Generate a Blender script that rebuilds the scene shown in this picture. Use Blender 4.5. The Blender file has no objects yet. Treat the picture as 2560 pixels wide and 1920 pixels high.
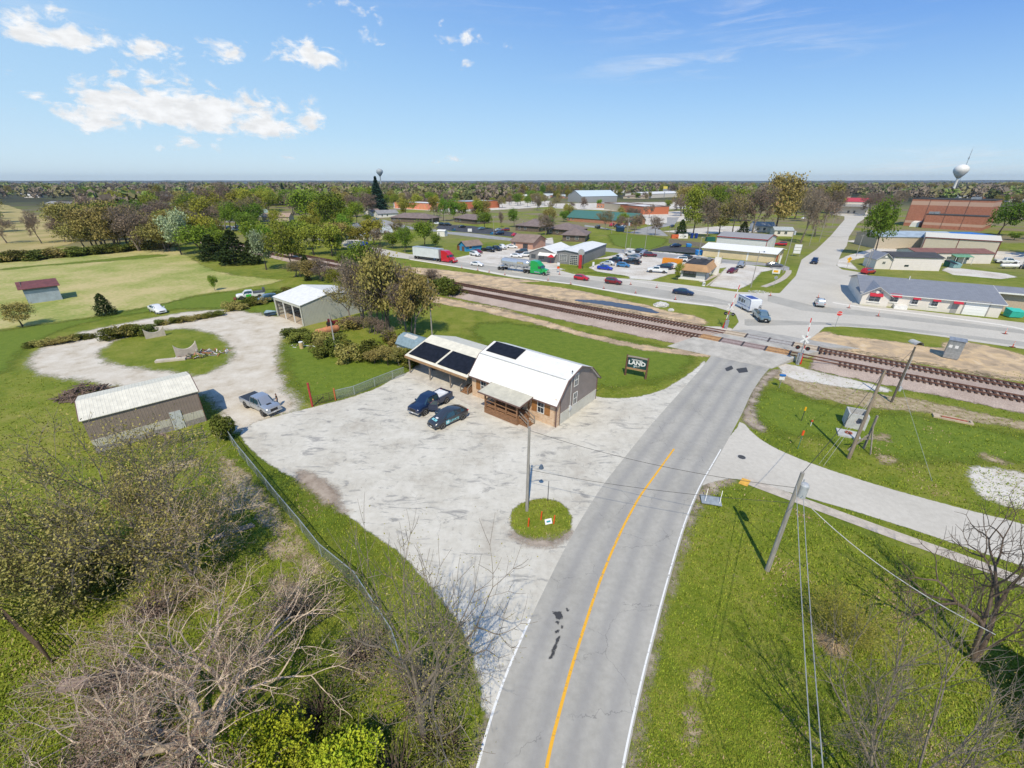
import bpy,bmesh,math,random
import numpy as np
from mathutils import Vector,Matrix,noise as mnoise
R = math.radians
SC = bpy.context.scene
COL = SC.collection
# ---------------------------------------------------------------- camera
FPX,CX,CY,HY,HC = 930.0,1085.0,829.5,391.0,25.0
PITCH = math.atan((CY - HY) / FPX)
cam_d = bpy.data.cameras.new("camera");cam = bpy.data.objects.new("camera",cam_d);COL.objects.link(cam)
cam.location = (0,0,HC);cam.rotation_euler = (math.pi/2 - PITCH,0,0)
cam_d.sensor_width = 36;cam_d.lens = 36*FPX/2212;cam_d.shift_x = (1106-CX)/2212
cam_d.clip_start = 0.1;cam_d.clip_end = 40000
SC.camera = cam
SC.view_settings.view_transform = 'Standard';SC.view_settings.look = 'None'
SC.view_settings.exposure = 0.0;SC.view_settings.gamma = 1
# ---------------------------------------------------------------- sun and sky
SUN_AZ,SUN_EL = 187.5,52.0
sd = bpy.data.lights.new("sun",'SUN');sd.energy = 4.3;sd.angle = R(0.53);sd.color = (1.0,0.905,0.715)
so = bpy.data.objects.new("sun",sd);COL.objects.link(so)
d = Vector((math.sin(R(SUN_AZ))*math.cos(R(SUN_EL)),math.cos(R(SUN_AZ))*math.cos(R(SUN_EL)),math.sin(R(SUN_EL))))
so.rotation_euler = d.to_track_quat('Z','Y').to_euler();so.location = (0,-40,80)
def nn(nt,t,**kw):
    n = nt.nodes.new(t)
    for k,v in kw.items():
        if k == 'op': n.operation = v
        elif hasattr(n,k): setattr(n,k,v)
    return n
class G:
    def __init__(s,nt): s.nt = nt;s.L = nt.links
    def put(s,sock,v):
        if v is None: return
        if hasattr(v,'links') or isinstance(v,bpy.types.NodeSocket): s.L.new(v,sock)
        else:
            if isinstance(v,(tuple,list)) and len(v) == 3 and sock.type == 'RGBA': v = tuple(v)+(1,)
            sock.default_value = v
    def math(s,op,a,b=None,c=None,clamp=False):
        n = s.nt.nodes.new('ShaderNodeMath');n.operation = op;n.use_clamp = clamp
        s.put(n.inputs[0],a);s.put(n.inputs[1],b);s.put(n.inputs[2],c);return n.outputs[0]
    def vmath(s,op,a,b=None):
        n = s.nt.nodes.new('ShaderNodeVectorMath');n.operation = op
        s.put(n.inputs[0],a)
        if b is not None: s.put(n.inputs[1],b)
        return n.outputs['Value'] if op in ('DOT_PRODUCT','LENGTH') else n.outputs[0]
    def noise(s,vec,scale,detail=4,rough=0.55,dist=0.0,col=False):
        n = s.nt.nodes.new('ShaderNodeTexNoise')
        if vec is not None: s.L.new(vec,n.inputs['Vector'])
        n.inputs['Scale'].default_value = scale;n.inputs['Detail'].default_value = detail
        n.inputs['Roughness'].default_value = rough;n.inputs['Distortion'].default_value = dist
        return n.outputs['Color' if col else 'Fac']
    def vor(s,vec,scale,out='Distance',feat='F1',rand=1.0):
        n = s.nt.nodes.new('ShaderNodeTexVoronoi');n.feature = feat
        if vec is not None: s.L.new(vec,n.inputs['Vector'])
        n.inputs['Scale'].default_value = scale;n.inputs['Randomness'].default_value = rand;return n.outputs[out]
    def ss(s,v,a,b,x=0.0,y=1.0):
        n = s.nt.nodes.new('ShaderNodeMapRange');n.interpolation_type = 'SMOOTHSTEP'
        s.put(n.inputs['Value'],v);n.inputs['From Min'].default_value = a;n.inputs['From Max'].default_value = b
        n.inputs['To Min'].default_value = x;n.inputs['To Max'].default_value = y;return n.outputs['Result']
    def mix(s,f,a,b,mode='MIX'):
        n = s.nt.nodes.new('ShaderNodeMix');n.data_type = 'RGBA';n.blend_type = mode
        s.put(n.inputs[0],f);s.put(n.inputs[6],a);s.put(n.inputs[7],b);return n.outputs[2]
    def ramp(s,f,stops):
        n = s.nt.nodes.new('ShaderNodeValToRGB');el = n.color_ramp.elements
        while len(el) < len(stops): el.new(0.5)
        for e,(p,c) in zip(el,stops): e.position = p;e.color = tuple(c)+(1,)
        s.L.new(f,n.inputs[0]);return n.outputs[0]
    def coord(s,out='Object'): return s.nt.nodes.new('ShaderNodeTexCoord').outputs[out]
    def pos(s): return s.nt.nodes.new('ShaderNodeNewGeometry').outputs['Position']
    def attr(s,name):
        n = s.nt.nodes.new('ShaderNodeAttribute');n.attribute_name = name;return n.outputs['Fac']
    def mapping(s,v,scale=(1,1,1),rot=(0,0,0)):
        n = s.nt.nodes.new('ShaderNodeMapping');s.L.new(v,n.inputs[0])
        n.inputs['Scale'].default_value = scale;n.inputs['Rotation'].default_value = rot;return n.outputs[0]
    def bump(s,h,strength=0.5,dist=0.05):
        n = s.nt.nodes.new('ShaderNodeBump');n.inputs['Strength'].default_value = strength
        n.inputs['Distance'].default_value = dist;s.L.new(h,n.inputs['Height']);return n.outputs[0]
world = bpy.data.worlds.new("World");SC.world = world;world.use_nodes = True
nt = world.node_tree;nt.nodes.clear();g = G(nt)
sky = nt.nodes.new('ShaderNodeTexSky');sky.sky_type = 'NISHITA';sky.sun_disc = False
sky.sun_elevation = R(SUN_EL);sky.sun_rotation = R(SUN_AZ);sky.altitude = 0
sky.air_density = 1.0;sky.dust_density = 0.15;sky.ozone_density = 2.2
bg = nt.nodes.new('ShaderNodeBackground');bg.inputs['Strength'].default_value = 0.11
out = nt.nodes.new('ShaderNodeOutputWorld');nt.links.new(bg.outputs[0],out.inputs[0])
tc = nt.nodes.new('ShaderNodeTexCoord');sep = nt.nodes.new('ShaderNodeSeparateXYZ');nt.links.new(tc.outputs['Generated'],sep.inputs[0])
grad = g.ramp(g.math('MULTIPLY',g.math('ABSOLUTE',sep.outputs[2]),g.math('ADD',g.math('MULTIPLY',sep.outputs[0],.55),.92)),[(0.0,(6.2,8.0,9.3)),(0.06,(4.5,6.9,9.2)),(0.15,(3.2,5.7,9.0)),(0.28,(1.65,3.8,8.3)),(1.0,(.5,1.6,4.4))])
final = g.mix(0.80,sky.outputs[0],grad)
nt.links.new(final,bg.inputs['Color'])
def sky_dir(px,py):
    x,y = (px-CX)/FPX,(py-CY)/FPX
    cp,sp = math.cos(PITCH),math.sin(PITCH)
    v = Vector((x,cp - y*sp,-sp - y*cp)).normalized()
    return math.atan2(v.x,v.y),math.asin(v.z)
CL = [(125,70,62,46,1.0),(20,65,50,26,.8),(165,98,50,26,.7),(330,112,100,24,.95),(310,92,36,22,.6),(505,116,62,22,.95),
      (655,112,58,34,1.0),(700,132,46,24,.8),(985,88,48,22,.75),(1112,106,24,12,.6),(1005,142,28,14,.4),(945,48,30,14,.4),(790,40,30,50,.42),(700,10,60,20,.45),
      (310,222,130,46,1.25),(210,258,70,30,.9),(400,255,100,34,.95),(550,232,110,32,.95),(530,275,110,26,.95),(650,275,60,24,.8),(405,320,50,15,.85),(70,240,70,14,.6),(190,280,60,12,.5),(310,175,60,18,.6),
      (30,200,30,16,.3),(650,340,34,10,.4),(960,345,60,14,.36),(840,95,40,14,.38),(15,160,20,14,.4),(430,345,40,10,.3),(570,300,90,10,.4)]
WI = [(1620,40,330,55,.62),(1500,145,260,30,.62),(1620,118,260,40,.4),(1180,20,300,40,.25),(2100,350,330,30,.8),(1930,372,200,16,.5),(60,20,160,50,.2)]
# ---------------------------------------------------------------- where things stand: from a point of the 2212-wide photo to the ground
_cp,_sp = math.cos(PITCH),math.sin(PITCH)
def ray(px,py):
    x,y = (px-CX)/FPX,(py-CY)/FPX
    return Vector((x,_cp - y*_sp,-_sp - y*_cp))
def at(px,py=None,z=0.0):
    if py is None: px,py = px
    d = ray(px,py);t = (z-HC)/d.z
    return Vector((d.x*t,d.y*t,z))
def hgt(base,top):
    P = at(*base);d = ray(*top);s = math.hypot(P.x,P.y)/math.hypot(d.x,d.y);return HC + s*d.z
def onplane(A,B,px):
    u = Vector((B.x-A.x,B.y-A.y));u.normalize();n = Vector((-u.y,u.x))
    d = ray(*px);t = (A.x*n.x+A.y*n.y)/(d.x*n.x+d.y*n.y)
    return (d.x*t-A.x)*u.x+(d.y*t-A.y)*u.y,HC+d.z*t
def ZR(x0,y0,s): return lambda x,y: ((x0+x/s)/1.157324,(y0+y/s)/1.157324)
zA,zB,zC,zD,zE,zF,zG,zI = [ZR(a,b,3.456) for a,b in ((0,420),(640,420),(1280,420),(1920,360),(0,780),(960,780),(560,900),(1920,780))]
zJ,zK,zL,zM = ZR(0,1260,2.514),ZR(680,1200,2.514),ZR(1680,1140,2.127),ZR(0,900,3.318)
n1,n2,n3,n4,n5,n6,n7,zS,z7 = [ZR(a,b,6.9125) for a,b in ((1480,640),(1080,520),(1400,520),(2000,560),(2240,560),(1720,480),(780,480),(560,680),(960,820))]
zX = ZR(1780,720,8.296);zT = ZR(1520,860,13.825)
oo = lambda x,y: (x,y)
# ---------------------------------------------------------------- materials
MATS = {}
def principled(name):
    m = bpy.data.materials.new(name);m.use_nodes = True;nt = m.node_tree
    b = nt.nodes['Principled BSDF'];return m,G(nt),b
def M(name,col,rough=0.75,var=0.12,scale=3.0,bump=0.0,bscale=None,metal=0.0,spec=0.4,coat=0.0,rnd=0.0,col2=None,stretch=None,ribs=None):
    """plain surface with fine, uneven colour; ribs=(axis, pitch, depth) for pressed metal sheet"""
    if name in MATS: return MATS[name]
    m,g,b = principled(name);c = g.coord('Object')
    v = g.mapping(c,stretch) if stretch else c
    n1_ = g.noise(v,scale,6,0.6);n2_ = g.noise(v,scale*9,3,0.6)
    f = g.math('ADD',g.math('MULTIPLY',n1_,0.7),g.math('MULTIPLY',n2_,0.3))
    c2 = col2 if col2 else tuple(x*(1-2.2*var) for x in col)
    c1 = tuple(min(1,x*(1+0.9*var)) for x in col)
    cc = g.mix(g.ss(f,0.32,0.68),c2,c1)
    if rnd:
        oi = g.nt.nodes.new('ShaderNodeObjectInfo').outputs['Random']
        hsv = g.nt.nodes.new('ShaderNodeHueSaturation');g.L.new(cc,hsv.inputs['Color'])
        g.L.new(g.math('ADD',g.math('MULTIPLY',oi,rnd*0.16),0.5-rnd*0.08),hsv.inputs['Hue'])
        o2 = g.math('FRACT',g.math('MULTIPLY',oi,7.31))
        g.L.new(g.math('ADD',g.math('MULTIPLY',o2,rnd*1.2),1-rnd*.6),hsv.inputs['Value']);cc = hsv.outputs[0]
    g.put(b.inputs['Base Color'],cc)
    b.inputs['Roughness'].default_value = rough;b.inputs['Metallic'].default_value = metal
    b.inputs['Specular IOR Level'].default_value = spec;b.inputs['Coat Weight'].default_value = coat;b.inputs['Coat Roughness'].default_value = 0.06
    h = None
    if bump: h = g.math('MULTIPLY',g.noise(v,bscale or scale*6,5,.65),bump)
    if ribs:
        ax,pitch,dep = ribs
        sp = g.nt.nodes.new('ShaderNodeSeparateXYZ');g.L.new(c,sp.inputs[0])
        w = g.math('PINGPONG',g.math('ADD',sp.outputs[ax],100.0),pitch/2)
        rb = g.ss(w,0.0,pitch*0.16,dep,0.0)
        h = rb if h is None else g.math('ADD',h,rb)
    if h is not None: g.L.new(g.bump(h,1.0,1.0),b.inputs['Normal'])
    MATS[name] = m;return m
def glassm(name='window_glass',col=(0.03,0.045,0.06)):
    if name in MATS: return MATS[name]
    m,g,b = principled(name);b.inputs['Base Color'].default_value = col+(1,)
    b.inputs['Roughness'].default_value = 0.08;b.inputs['Specular IOR Level'].default_value = 0.9;b.inputs['Coat Weight'].default_value = .6;b.inputs['Coat Roughness'].default_value = .03
    MATS[name] = m;return m
# ---------------------------------------------------------------- meshes
class MB:
    def __init__(s): s.v = [];s.f = [];s.mi = [];s.X = None;s.cur = 0
    def av(s,pts):
        i = len(s.v)
        if s.X is not None: pts = [s.X @ Vector(p) for p in pts]
        s.v += [tuple(p) for p in pts];return i
    def face(s,idx,mi=None): s.f.append(tuple(idx));s.mi.append(s.cur if mi is None else mi)
    def poly(s,pts,mi=None): i = s.av(pts);s.face(range(i,i+len(pts)),mi)
    def hexa(s,p,mi=None):
        i = s.av(p)
        for q in ((0,3,2,1),(4,5,6,7),(0,1,5,4),(1,2,6,5),(2,3,7,6),(3,0,4,7)): s.face([i+k for k in q],mi)
    def box(s,x0,x1,y0,y1,z0,z1,mi=None):
        s.hexa([(x0,y0,z0),(x1,y0,z0),(x1,y1,z0),(x0,y1,z0),(x0,y0,z1),(x1,y0,z1),(x1,y1,z1),(x0,y1,z1)],mi)
    def cbox(s,c,sz,mi=None): s.box(c[0]-sz[0]/2,c[0]+sz[0]/2,c[1]-sz[1]/2,c[1]+sz[1]/2,c[2]-sz[2]/2,c[2]+sz[2]/2,mi)
    def bar(s,a,b,w,h=None,mi=None,up=(0,0,1)):
        a,b = Vector(a),Vector(b);h = h or w;d = (b-a).normalized();u = Vector(up)
        if abs(d.dot(u)) > .97: u = Vector((1,0,0))
        x = d.cross(u).normalized();y = x.cross(d).normalized();p = []
        for c in (a,b): p += [c-x*w/2-y*h/2,c+x*w/2-y*h/2,c+x*w/2+y*h/2,c-x*w/2+y*h/2]
        s.hexa(p,mi)
    def prism(s,pts,z0,z1,mi=None):
        n = len(pts);i = s.av([(x,y,z0) for x,y in pts]+[(x,y,z1) for x,y in pts])
        s.face([i+n-1-k for k in range(n)],mi);s.face([i+n+k for k in range(n)],mi)
        for k in range(n): s.face([i+k,i+(k+1) % n,i+n+(k+1) % n,i+n+k],mi)
    def ext(s,prof,a0,a1,axis='x',mi=None):
        n = len(prof)
        f = (lambda a,p: (a,p[0],p[1])) if axis == 'x' else (lambda a,p: (p[0],a,p[1]))
        i = s.av([f(a0,p) for p in prof]+[f(a1,p) for p in prof])
        s.face([i+k for k in range(n)],mi);s.face([i+2*n-1-k for k in range(n)],mi)
        for k in range(n): s.face([i+k,i+n+k,i+n+(k+1) % n,i+(k+1) % n],mi)
    def tube(s,pts,rad,n=6,mi=None,caps=True):
        pts = [Vector(p) for p in pts];rad = rad if isinstance(rad,(list,tuple)) else [rad]*len(pts)
        ux = None;rings = []
        for k,p in enumerate(pts):
            d = (pts[min(k+1,len(pts)-1)]-pts[max(k-1,0)])
            d = d.normalized() if d.length > 1e-9 else Vector((0,0,1))
            if ux is None:
                ux = d.cross(Vector((0,0,1)) if abs(d.z) < .9 else Vector((1,0,0))).normalized()
            else:
                ux = (ux-d*ux.dot(d));ux = ux.normalized() if ux.length > 1e-6 else d.orthogonal().normalized()
            uy = d.cross(ux)
            rings.append(s.av([p+(ux*math.cos(2*math.pi*j/n)+uy*math.sin(2*math.pi*j/n))*rad[k] for j in range(n)]))
        for a,b in zip(rings,rings[1:]):
            for j in range(n): s.face([a+j,a+(j+1) % n,b+(j+1) % n,b+j],mi)
        if caps and n > 2:
            s.face([rings[0]+n-1-j for j in range(n)],mi);s.face([rings[-1]+j for j in range(n)],mi)
    def cyl(s,a,b,r,r2=None,n=12,mi=None): s.tube([a,b],[r,r if r2 is None else r2],n,mi)
    def lathe(s,prof,n=24,mi=None,c=(0,0)):
        rings = [s.av([(c[0]+r*math.cos(2*math.pi*j/n),c[1]+r*math.sin(2*math.pi*j/n),z) for j in range(n)]) for r,z in prof]
        for a,b in zip(rings,rings[1:]):
            for j in range(n): s.face([a+j,a+(j+1) % n,b+(j+1) % n,b+j],mi)
        s.face([rings[0]+n-1-j for j in range(n)],mi);s.face([rings[-1]+j for j in range(n)],mi)
    def build(s,name,mats,parent=None,smooth=None,loc=None):
        me = bpy.data.meshes.new(name);me.from_pydata(s.v,[],s.f)
        mats = mats if isinstance(mats,(list,tuple)) else [mats]
        for m in mats: me.materials.append(m)
        if len(mats) > 1: me.polygons.foreach_set('material_index',s.mi)
        if smooth is not None:
            me.polygons.foreach_set('use_smooth',[True]*len(me.polygons))
            me.set_sharp_from_angle(angle=R(smooth))
        me.update()
        o = bpy.data.objects.new(name,me);COL.objects.link(o)
        if parent is not None: o.parent = parent
        if loc is not None: o.location = loc
        return o
def tag(o,label=None,cat=None,group=None,kind=None):
    if label: o['label'] = label
    if cat: o['category'] = cat
    if group: o['group'] = group
    if kind: o['kind'] = kind
    return o
def thing(name,label,cat,loc=(0,0,0),rz=0.0,group=None):
    o = bpy.data.objects.new(name,None);COL.objects.link(o);o.location = loc;o.rotation_euler = (0,0,rz)
    o.empty_display_size = 0.2
    return tag(o,label,cat,group)
def copy_tree(o,parent=None):
    c = o.copy();COL.objects.link(c)
    if parent is not None: c.parent = parent
    for ch in list(o.children): copy_tree(ch,c)
    return c
def text_part(s,size,mat,parent,loc,rot,name='lettering',ext=0.004,align='CENTER',sx=1.0,bold=0.0):
    cu = bpy.data.curves.new(name,'FONT');cu.body = s;cu.size = size;cu.extrude = ext;cu.align_x = align;cu.align_y = 'CENTER';cu.offset = bold
    cu.resolution_u = 2
    t = bpy.data.objects.new('tmp',cu);COL.objects.link(t)
    bpy.context.view_layer.update()
    me = bpy.data.meshes.new_from_object(t.evaluated_get(bpy.context.evaluated_depsgraph_get()))
    bpy.data.objects.remove(t);bpy.data.curves.remove(cu)
    me.materials.clear();me.materials.append(mat)
    o = bpy.data.objects.new(name,me);COL.objects.link(o);o.parent = parent;o.location = loc;o.rotation_euler = rot;o.scale = (sx,1,1)
    return o
# ================================================================= ground and everything laid on it
def in_poly(px,py,P):
    ins = np.zeros(px.shape,bool);n = len(P)
    for i in range(n):
        x0,y0 = P[i];x1,y1 = P[(i+1) % n]
        c = ((y0 > py) != (y1 > py))
        with np.errstate(divide='ignore',invalid='ignore'):
            ins ^= c & (px < (x1-x0)*(py-y0)/(y1-y0+1e-12)+x0)
    return ins
def sdist(px,py,P):
    d = np.full(px.shape,1e9);n = len(P)
    for i in range(n):
        x0,y0 = P[i];x1,y1 = P[(i+1) % n];dx,dy = x1-x0,y1-y0
        t = np.clip(((px-x0)*dx+(py-y0)*dy)/(dx*dx+dy*dy+1e-12),0,1)
        d = np.minimum(d,np.hypot(px-x0-t*dx,py-y0-t*dy))
    return np.where(in_poly(px,py,P),d,-d)
def smooth_poly(P,it=2):
    for _ in range(it):
        Q = []
        for i in range(len(P)):
            a,b = P[i],P[(i+1) % len(P)]
            Q += [(a[0]*.75+b[0]*.25,a[1]*.75+b[1]*.25),(a[0]*.25+b[0]*.75,a[1]*.25+b[1]*.75)]
        P = Q
    return P
def zp(z,*q): return [z(*a) for a in q]
def W(pts): return [tuple(at(*p)[:2]) for p in pts]
def sheet(name,polys,z,mat,cell=0.6,margin=0.8,holes=(),smooth=1,kind='structure',label=None,world_pts=False,hump=None):
    """a sheet laid on the ground over the polygons; 'sd' = metres inside the outline, used to fray its edge"""
    PP = [P if world_pts else W(P) for P in polys];HH = [P if world_pts else W(P) for P in holes]
    if smooth: PP = [smooth_poly(P,smooth) for P in PP];HH = [smooth_poly(P,smooth) for P in HH]
    al = np.array([p for P in PP for p in P]);x0,y0 = al.min(0)-margin-cell;x1,y1 = al.max(0)+margin+cell
    nx,ny = int((x1-x0)/cell)+2,int((y1-y0)/cell)+2
    X,Y = np.meshgrid(x0+np.arange(nx)*cell,y0+np.arange(ny)*cell)
    S = np.full(X.shape,-1e9)
    for P in PP: S = np.maximum(S,sdist(X,Y,P))
    for P in HH: S = np.minimum(S,-sdist(X,Y,P))
    keep = S > -margin
    fc = keep[:-1,:-1] | keep[1:,:-1] | keep[:-1,1:] | keep[1:,1:]
    used = np.zeros(X.shape,bool)
    used[:-1,:-1] |= fc;used[1:,:-1] |= fc;used[:-1,1:] |= fc;used[1:,1:] |= fc
    idx = -np.ones(X.shape,int);idx[used] = np.arange(used.sum())
    Z = np.full(X.shape,z) if hump is None else z+hump(X,Y,S)
    v = np.stack([X[used],Y[used],Z[used]],1)
    jj,ii = np.nonzero(fc)
    f = np.stack([idx[jj,ii],idx[jj,ii+1],idx[jj+1,ii+1],idx[jj+1,ii]],1)
    me = bpy.data.meshes.new(name);me.from_pydata(v.tolist(),[],f.tolist());me.materials.append(mat)
    a = me.attributes.new('sd','FLOAT','POINT');a.data.foreach_set('value',S[used].astype(np.float32))
    if hump is not None: me.polygons.foreach_set('use_smooth',[True]*len(me.polygons))
    o = bpy.data.objects.new(name,me);COL.objects.link(o);tag(o,label,None,None,kind);return o
def edge_mat(name,build,amp=0.5,nscale=1.2,soft=0.08,fine=8.0):
    """material whose edge breaks up: see-through where 'sd' plus noise is below zero"""
    m,g,b = principled(name);p = g.pos()
    build(g,b,p)
    n = g.math('ADD',g.math('MULTIPLY',g.math('SUBTRACT',g.noise(p,nscale,5,.65),.5),2*amp),g.math('MULTIPLY',g.math('SUBTRACT',g.noise(p,fine,3,.6),.5),amp))
    s = g.math('ADD',g.attr('sd'),n)
    g.L.new(g.ss(s,-soft,soft),b.inputs['Alpha'])
    return m
def base(g,b,col,rough=0.9,bumpv=None,bs=1.0,bd=0.03):
    g.put(b.inputs['Base Color'],col);b.inputs['Roughness'].default_value = rough;b.inputs['Specular IOR Level'].default_value = 0.25
    if bumpv is not None: g.L.new(g.bump(bumpv,bs,bd),b.inputs['Normal'])
# --- grass
def grass_nodes(g,b,p,lush=0.5):
    big = g.noise(p,0.045,4,.6);mid = g.noise(p,0.35,5,.65);fine = g.noise(p,2.6,5,.7);vf = g.noise(p,11,3,.7)
    f = g.math('ADD',g.math('ADD',g.math('MULTIPLY',big,.36),g.math('MULTIPLY',mid,.36)),g.math('MULTIPLY',fine,.28))
    c = g.ramp(f,[(0.36,(0.10,0.155,0.013)),(0.46,(0.195,0.24,0.022)),(0.54,(0.285,0.295,0.045)),(0.62,(0.36,0.32,0.09)),(0.70,(0.42,0.34,0.15))])
    c = g.mix(g.ss(vf,.3,.75),g.mix(1.0,c,(.55,.62,.5),'MULTIPLY'),c)
    dry = g.ss(g.noise(p,0.9,6,.75),.57,.72)
    c = g.mix(g.math('MULTIPLY',dry,.6),c,(.33,.26,.12))
    return c,g.math('ADD',fine,vf)
gm,g,b = principled('grass_ground');p = g.pos()
c,h = grass_nodes(g,b,p)
ln = g.vmath('LENGTH',p)
far = g.noise(p,0.004,6,.65)
fc = g.ramp(far,[(0.40,(0.035,0.042,0.022)),(0.52,(0.055,0.055,0.03)),(0.60,(0.11,0.13,0.04)),(0.66,(0.20,0.17,0.09))])
c = g.mix(g.math('MULTIPLY',g.ss(ln,130,330),g.ss(g.noise(p,.03,5,.65),.42,.58)),c,(.22,.185,.11));c = g.mix(g.ss(ln,450,900),c,fc)
base(g,b,c,.95,h,.9,.06)
S_ = 26000
mb = MB();mb.poly([(-11900,-390,0),(11900,-390,0),(11900,12900,0),(-11900,12900,0)])
tag(mb.build('ground',gm),'green and yellow spring grass covering the land',None,None,'structure')
def pas(g,b,p):
    v = g.mapping(p,(1,1,1));n = g.noise(v,0.06,5,.6);n2_ = g.noise(v,1.1,5,.7)
    f = g.math('ADD',g.math('MULTIPLY',n,.6),g.math('MULTIPLY',n2_,.4))
    c = g.ramp(f,[(0.36,(0.18,0.25,0.045)),(0.47,(0.33,0.34,0.10)),(0.58,(0.50,0.42,0.20))])
    base(g,b,c,.95,n2_,.8,.06)
PASM = edge_mat('pasture_grass',pas,2.5,.12,.8,1.5)
sheet('pasture',[[(-700,640),(-120,560),(150,535),(300,522),(365,528),(400,550),(470,590),(560,600),(620,606),(500,628),(440,634),(330,660),(215,682),(100,700),(-100,722),(-700,800)]],.004,PASM,2.0,2.5,label='pale dry pasture beyond the gravel loop')
def hay(g,b,p):
    n = g.noise(p,0.05,5,.6);base(g,b,g.ramp(n,[(0.35,(0.27,0.25,0.08)),(0.6,(0.45,0.36,0.17))]),.95)
HAYM = edge_mat('hay_grass',hay,4,.05,1,.5)
sheet('hayfield',[[(-900,460),(-100,425),(10,440),(90,470),(180,492),(195,505),(150,530),(60,545),(-200,560),(-900,600)]],.006,HAYM,5.0,4,label='tan hayfield beyond the hedge on the left')
def lushf(g,b,p):
    n = g.noise(p,1.0,6,.7);n2_ = g.noise(p,7,3,.7)
    base(g,b,g.mix(g.ss(n2_,.3,.7),(.095,.145,.012),g.ramp(n,[(0.35,(0.115,0.175,0.015)),(0.6,(0.205,0.255,0.03))])),.95,n,.9,.06)
LUSH = edge_mat('lush_grass',lushf,2.2,.3,1.6,1.6)
sheet('grass_verge',[[zA(0,870),zA(400,835),zA(800,800),zA(1300,745),zA(1480,755),zA(1300,775),zA(800,815),zA(300,850),zA(0,890)],
                  [(60,706),(220,684),(330,662),(450,634),(600,622),(700,640),(640,690),(560,676),(460,664),(330,672),(190,694),(60,740),(0,820),(-200,850),(-200,740)],
                  [zB(250,1500),zB(900,1520),zB(1200,1640),(890,800),(840,815),(760,850),(690,868),(655,860),(620,800),(610,750)],
                  [zG(0,640),zG(120,660),zG(200,720),zG(420,960),zG(700,1200),zG(1000,1380),zG(1200,1600),(830,1300),(700,1150),(560,1020),(500,950)],
                  [zC(550,900),zC(900,905),zC(1020,940),zC(760,920)],[zC(820,560),zC(1340,600),zC(1340,650),zC(1180,710),zC(900,680),zC(860,640)],
                  [(1300,845),(1460,815),(1510,770),(1400,740),(1250,720),(1050,690),(1000,720),(1180,800)],
                  [(1650,830),(1800,880),(2000,900),(2300,960),(2300,1010),(2080,990),(1950,1000),(1800,950),(1640,930),(1620,880)]],
      .008,LUSH,1.0,3.6,label='lush dark green grass of the verges and lawn')
# --- gravel drive with its loop
def grav(g,b,p):
    n = g.noise(p,0.35,6,.65);n2_ = g.noise(p,6,4,.7);n3_ = g.noise(g.mapping(p,(1,1,1)),24,2,.6)
    f = g.math('ADD',g.math('MULTIPLY',n,.65),g.math('MULTIPLY',n2_,.35))
    c = g.ramp(f,[(0.34,(0.38,0.31,0.21)),(0.46,(0.55,0.49,0.40)),(0.60,(0.66,0.61,0.53))])
    base(g,b,c,.95,n3_,.7,.03)
GRAV = edge_mat('gravel',grav,1.9,.4,.9,3.0)
loop = [(520,940),(575,905),(660,884),(640,868),(612,830),(598,790),(600,745),(615,712),(660,706),(672,690),(640,680),(600,685),(560,678),(490,668),(400,674),(300,692),(200,712),(120,738),(70,765),(58,790),(90,812),(170,818),(250,835),(340,850),(440,845),(470,870),(480,900)]
isle = [(208,762),(245,736),(310,718),(365,710),(430,710),(480,728),(502,752),(500,778),(470,800),(430,812),(380,806),(320,798),(262,792),(218,780)]
sheet('gravel_drive',[loop,[zE(600,200),zE(800,150),zE(1300,60),zE(1500,40),zE(1300,100),zE(800,200)]],.012,GRAV,.7,2.6,[isle],label='pale gravel drive that loops round a grass island')
# --- concrete or old asphalt lot
def lotf(g,b,p):
    n = g.noise(p,0.22,7,.62,.4);n2_ = g.noise(p,1.6,6,.65);n3_ = g.noise(p,30,2,.6)
    f = g.math('ADD',g.math('MULTIPLY',n,.6),g.math('MULTIPLY',n2_,.4))
    c = g.ramp(f,[(0.30,(0.42,0.38,0.32)),(0.46,(0.555,0.525,0.455)),(0.62,(0.655,0.625,0.555))])
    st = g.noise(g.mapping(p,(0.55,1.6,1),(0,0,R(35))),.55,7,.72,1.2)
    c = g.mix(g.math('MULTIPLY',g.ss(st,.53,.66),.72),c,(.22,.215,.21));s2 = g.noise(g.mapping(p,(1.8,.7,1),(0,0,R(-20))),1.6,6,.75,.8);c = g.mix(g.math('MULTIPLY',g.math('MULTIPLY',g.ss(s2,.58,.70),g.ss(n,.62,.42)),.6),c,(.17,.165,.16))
    cr = g.vor(g.vmath('ADD',p,g.vmath('SCALE',g.noise(p,.6,4,.7,col=True),None)),.30,'Distance','DISTANCE_TO_EDGE')
    c = g.mix(g.math('MULTIPLY',g.math('MULTIPLY',g.ss(cr,0.0,.006,1,0),g.ss(g.noise(p,.3,3),.45,.6)),.45),c,(.16,.155,.15))
    base(g,b,c,.85,n3_,.35,.02)
LOT = edge_mat('old_paving',lotf,.35,.8,.12,5)
lot = [(512,932),(560,908),(655,885),(740,864),(820,838),(868,806),(940,790),(1285,858),(1360,862),(1430,845),(1470,820),(1500,800),(1530,770),
       (1500,1000),(1300,1200),(1150,1450),(1075,1540),(1046,1560),(1040,1490),(1022,1410),(985,1335),(925,1262),(868,1195),(800,1150),(748,1112),(718,1085),(690,1060),(640,1035),(590,1008),(545,975)]
island = [(1100,1120),(1108,1097),(1135,1082),(1170,1076),(1205,1082),(1230,1100),(1238,1125),(1228,1152),(1200,1168),(1160,1170),(1122,1158),(1103,1140)]
sheet('parking_lot',[lot],.016,LOT,.5,.7,[island],label='pale patched paving of the parking lot')
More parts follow.
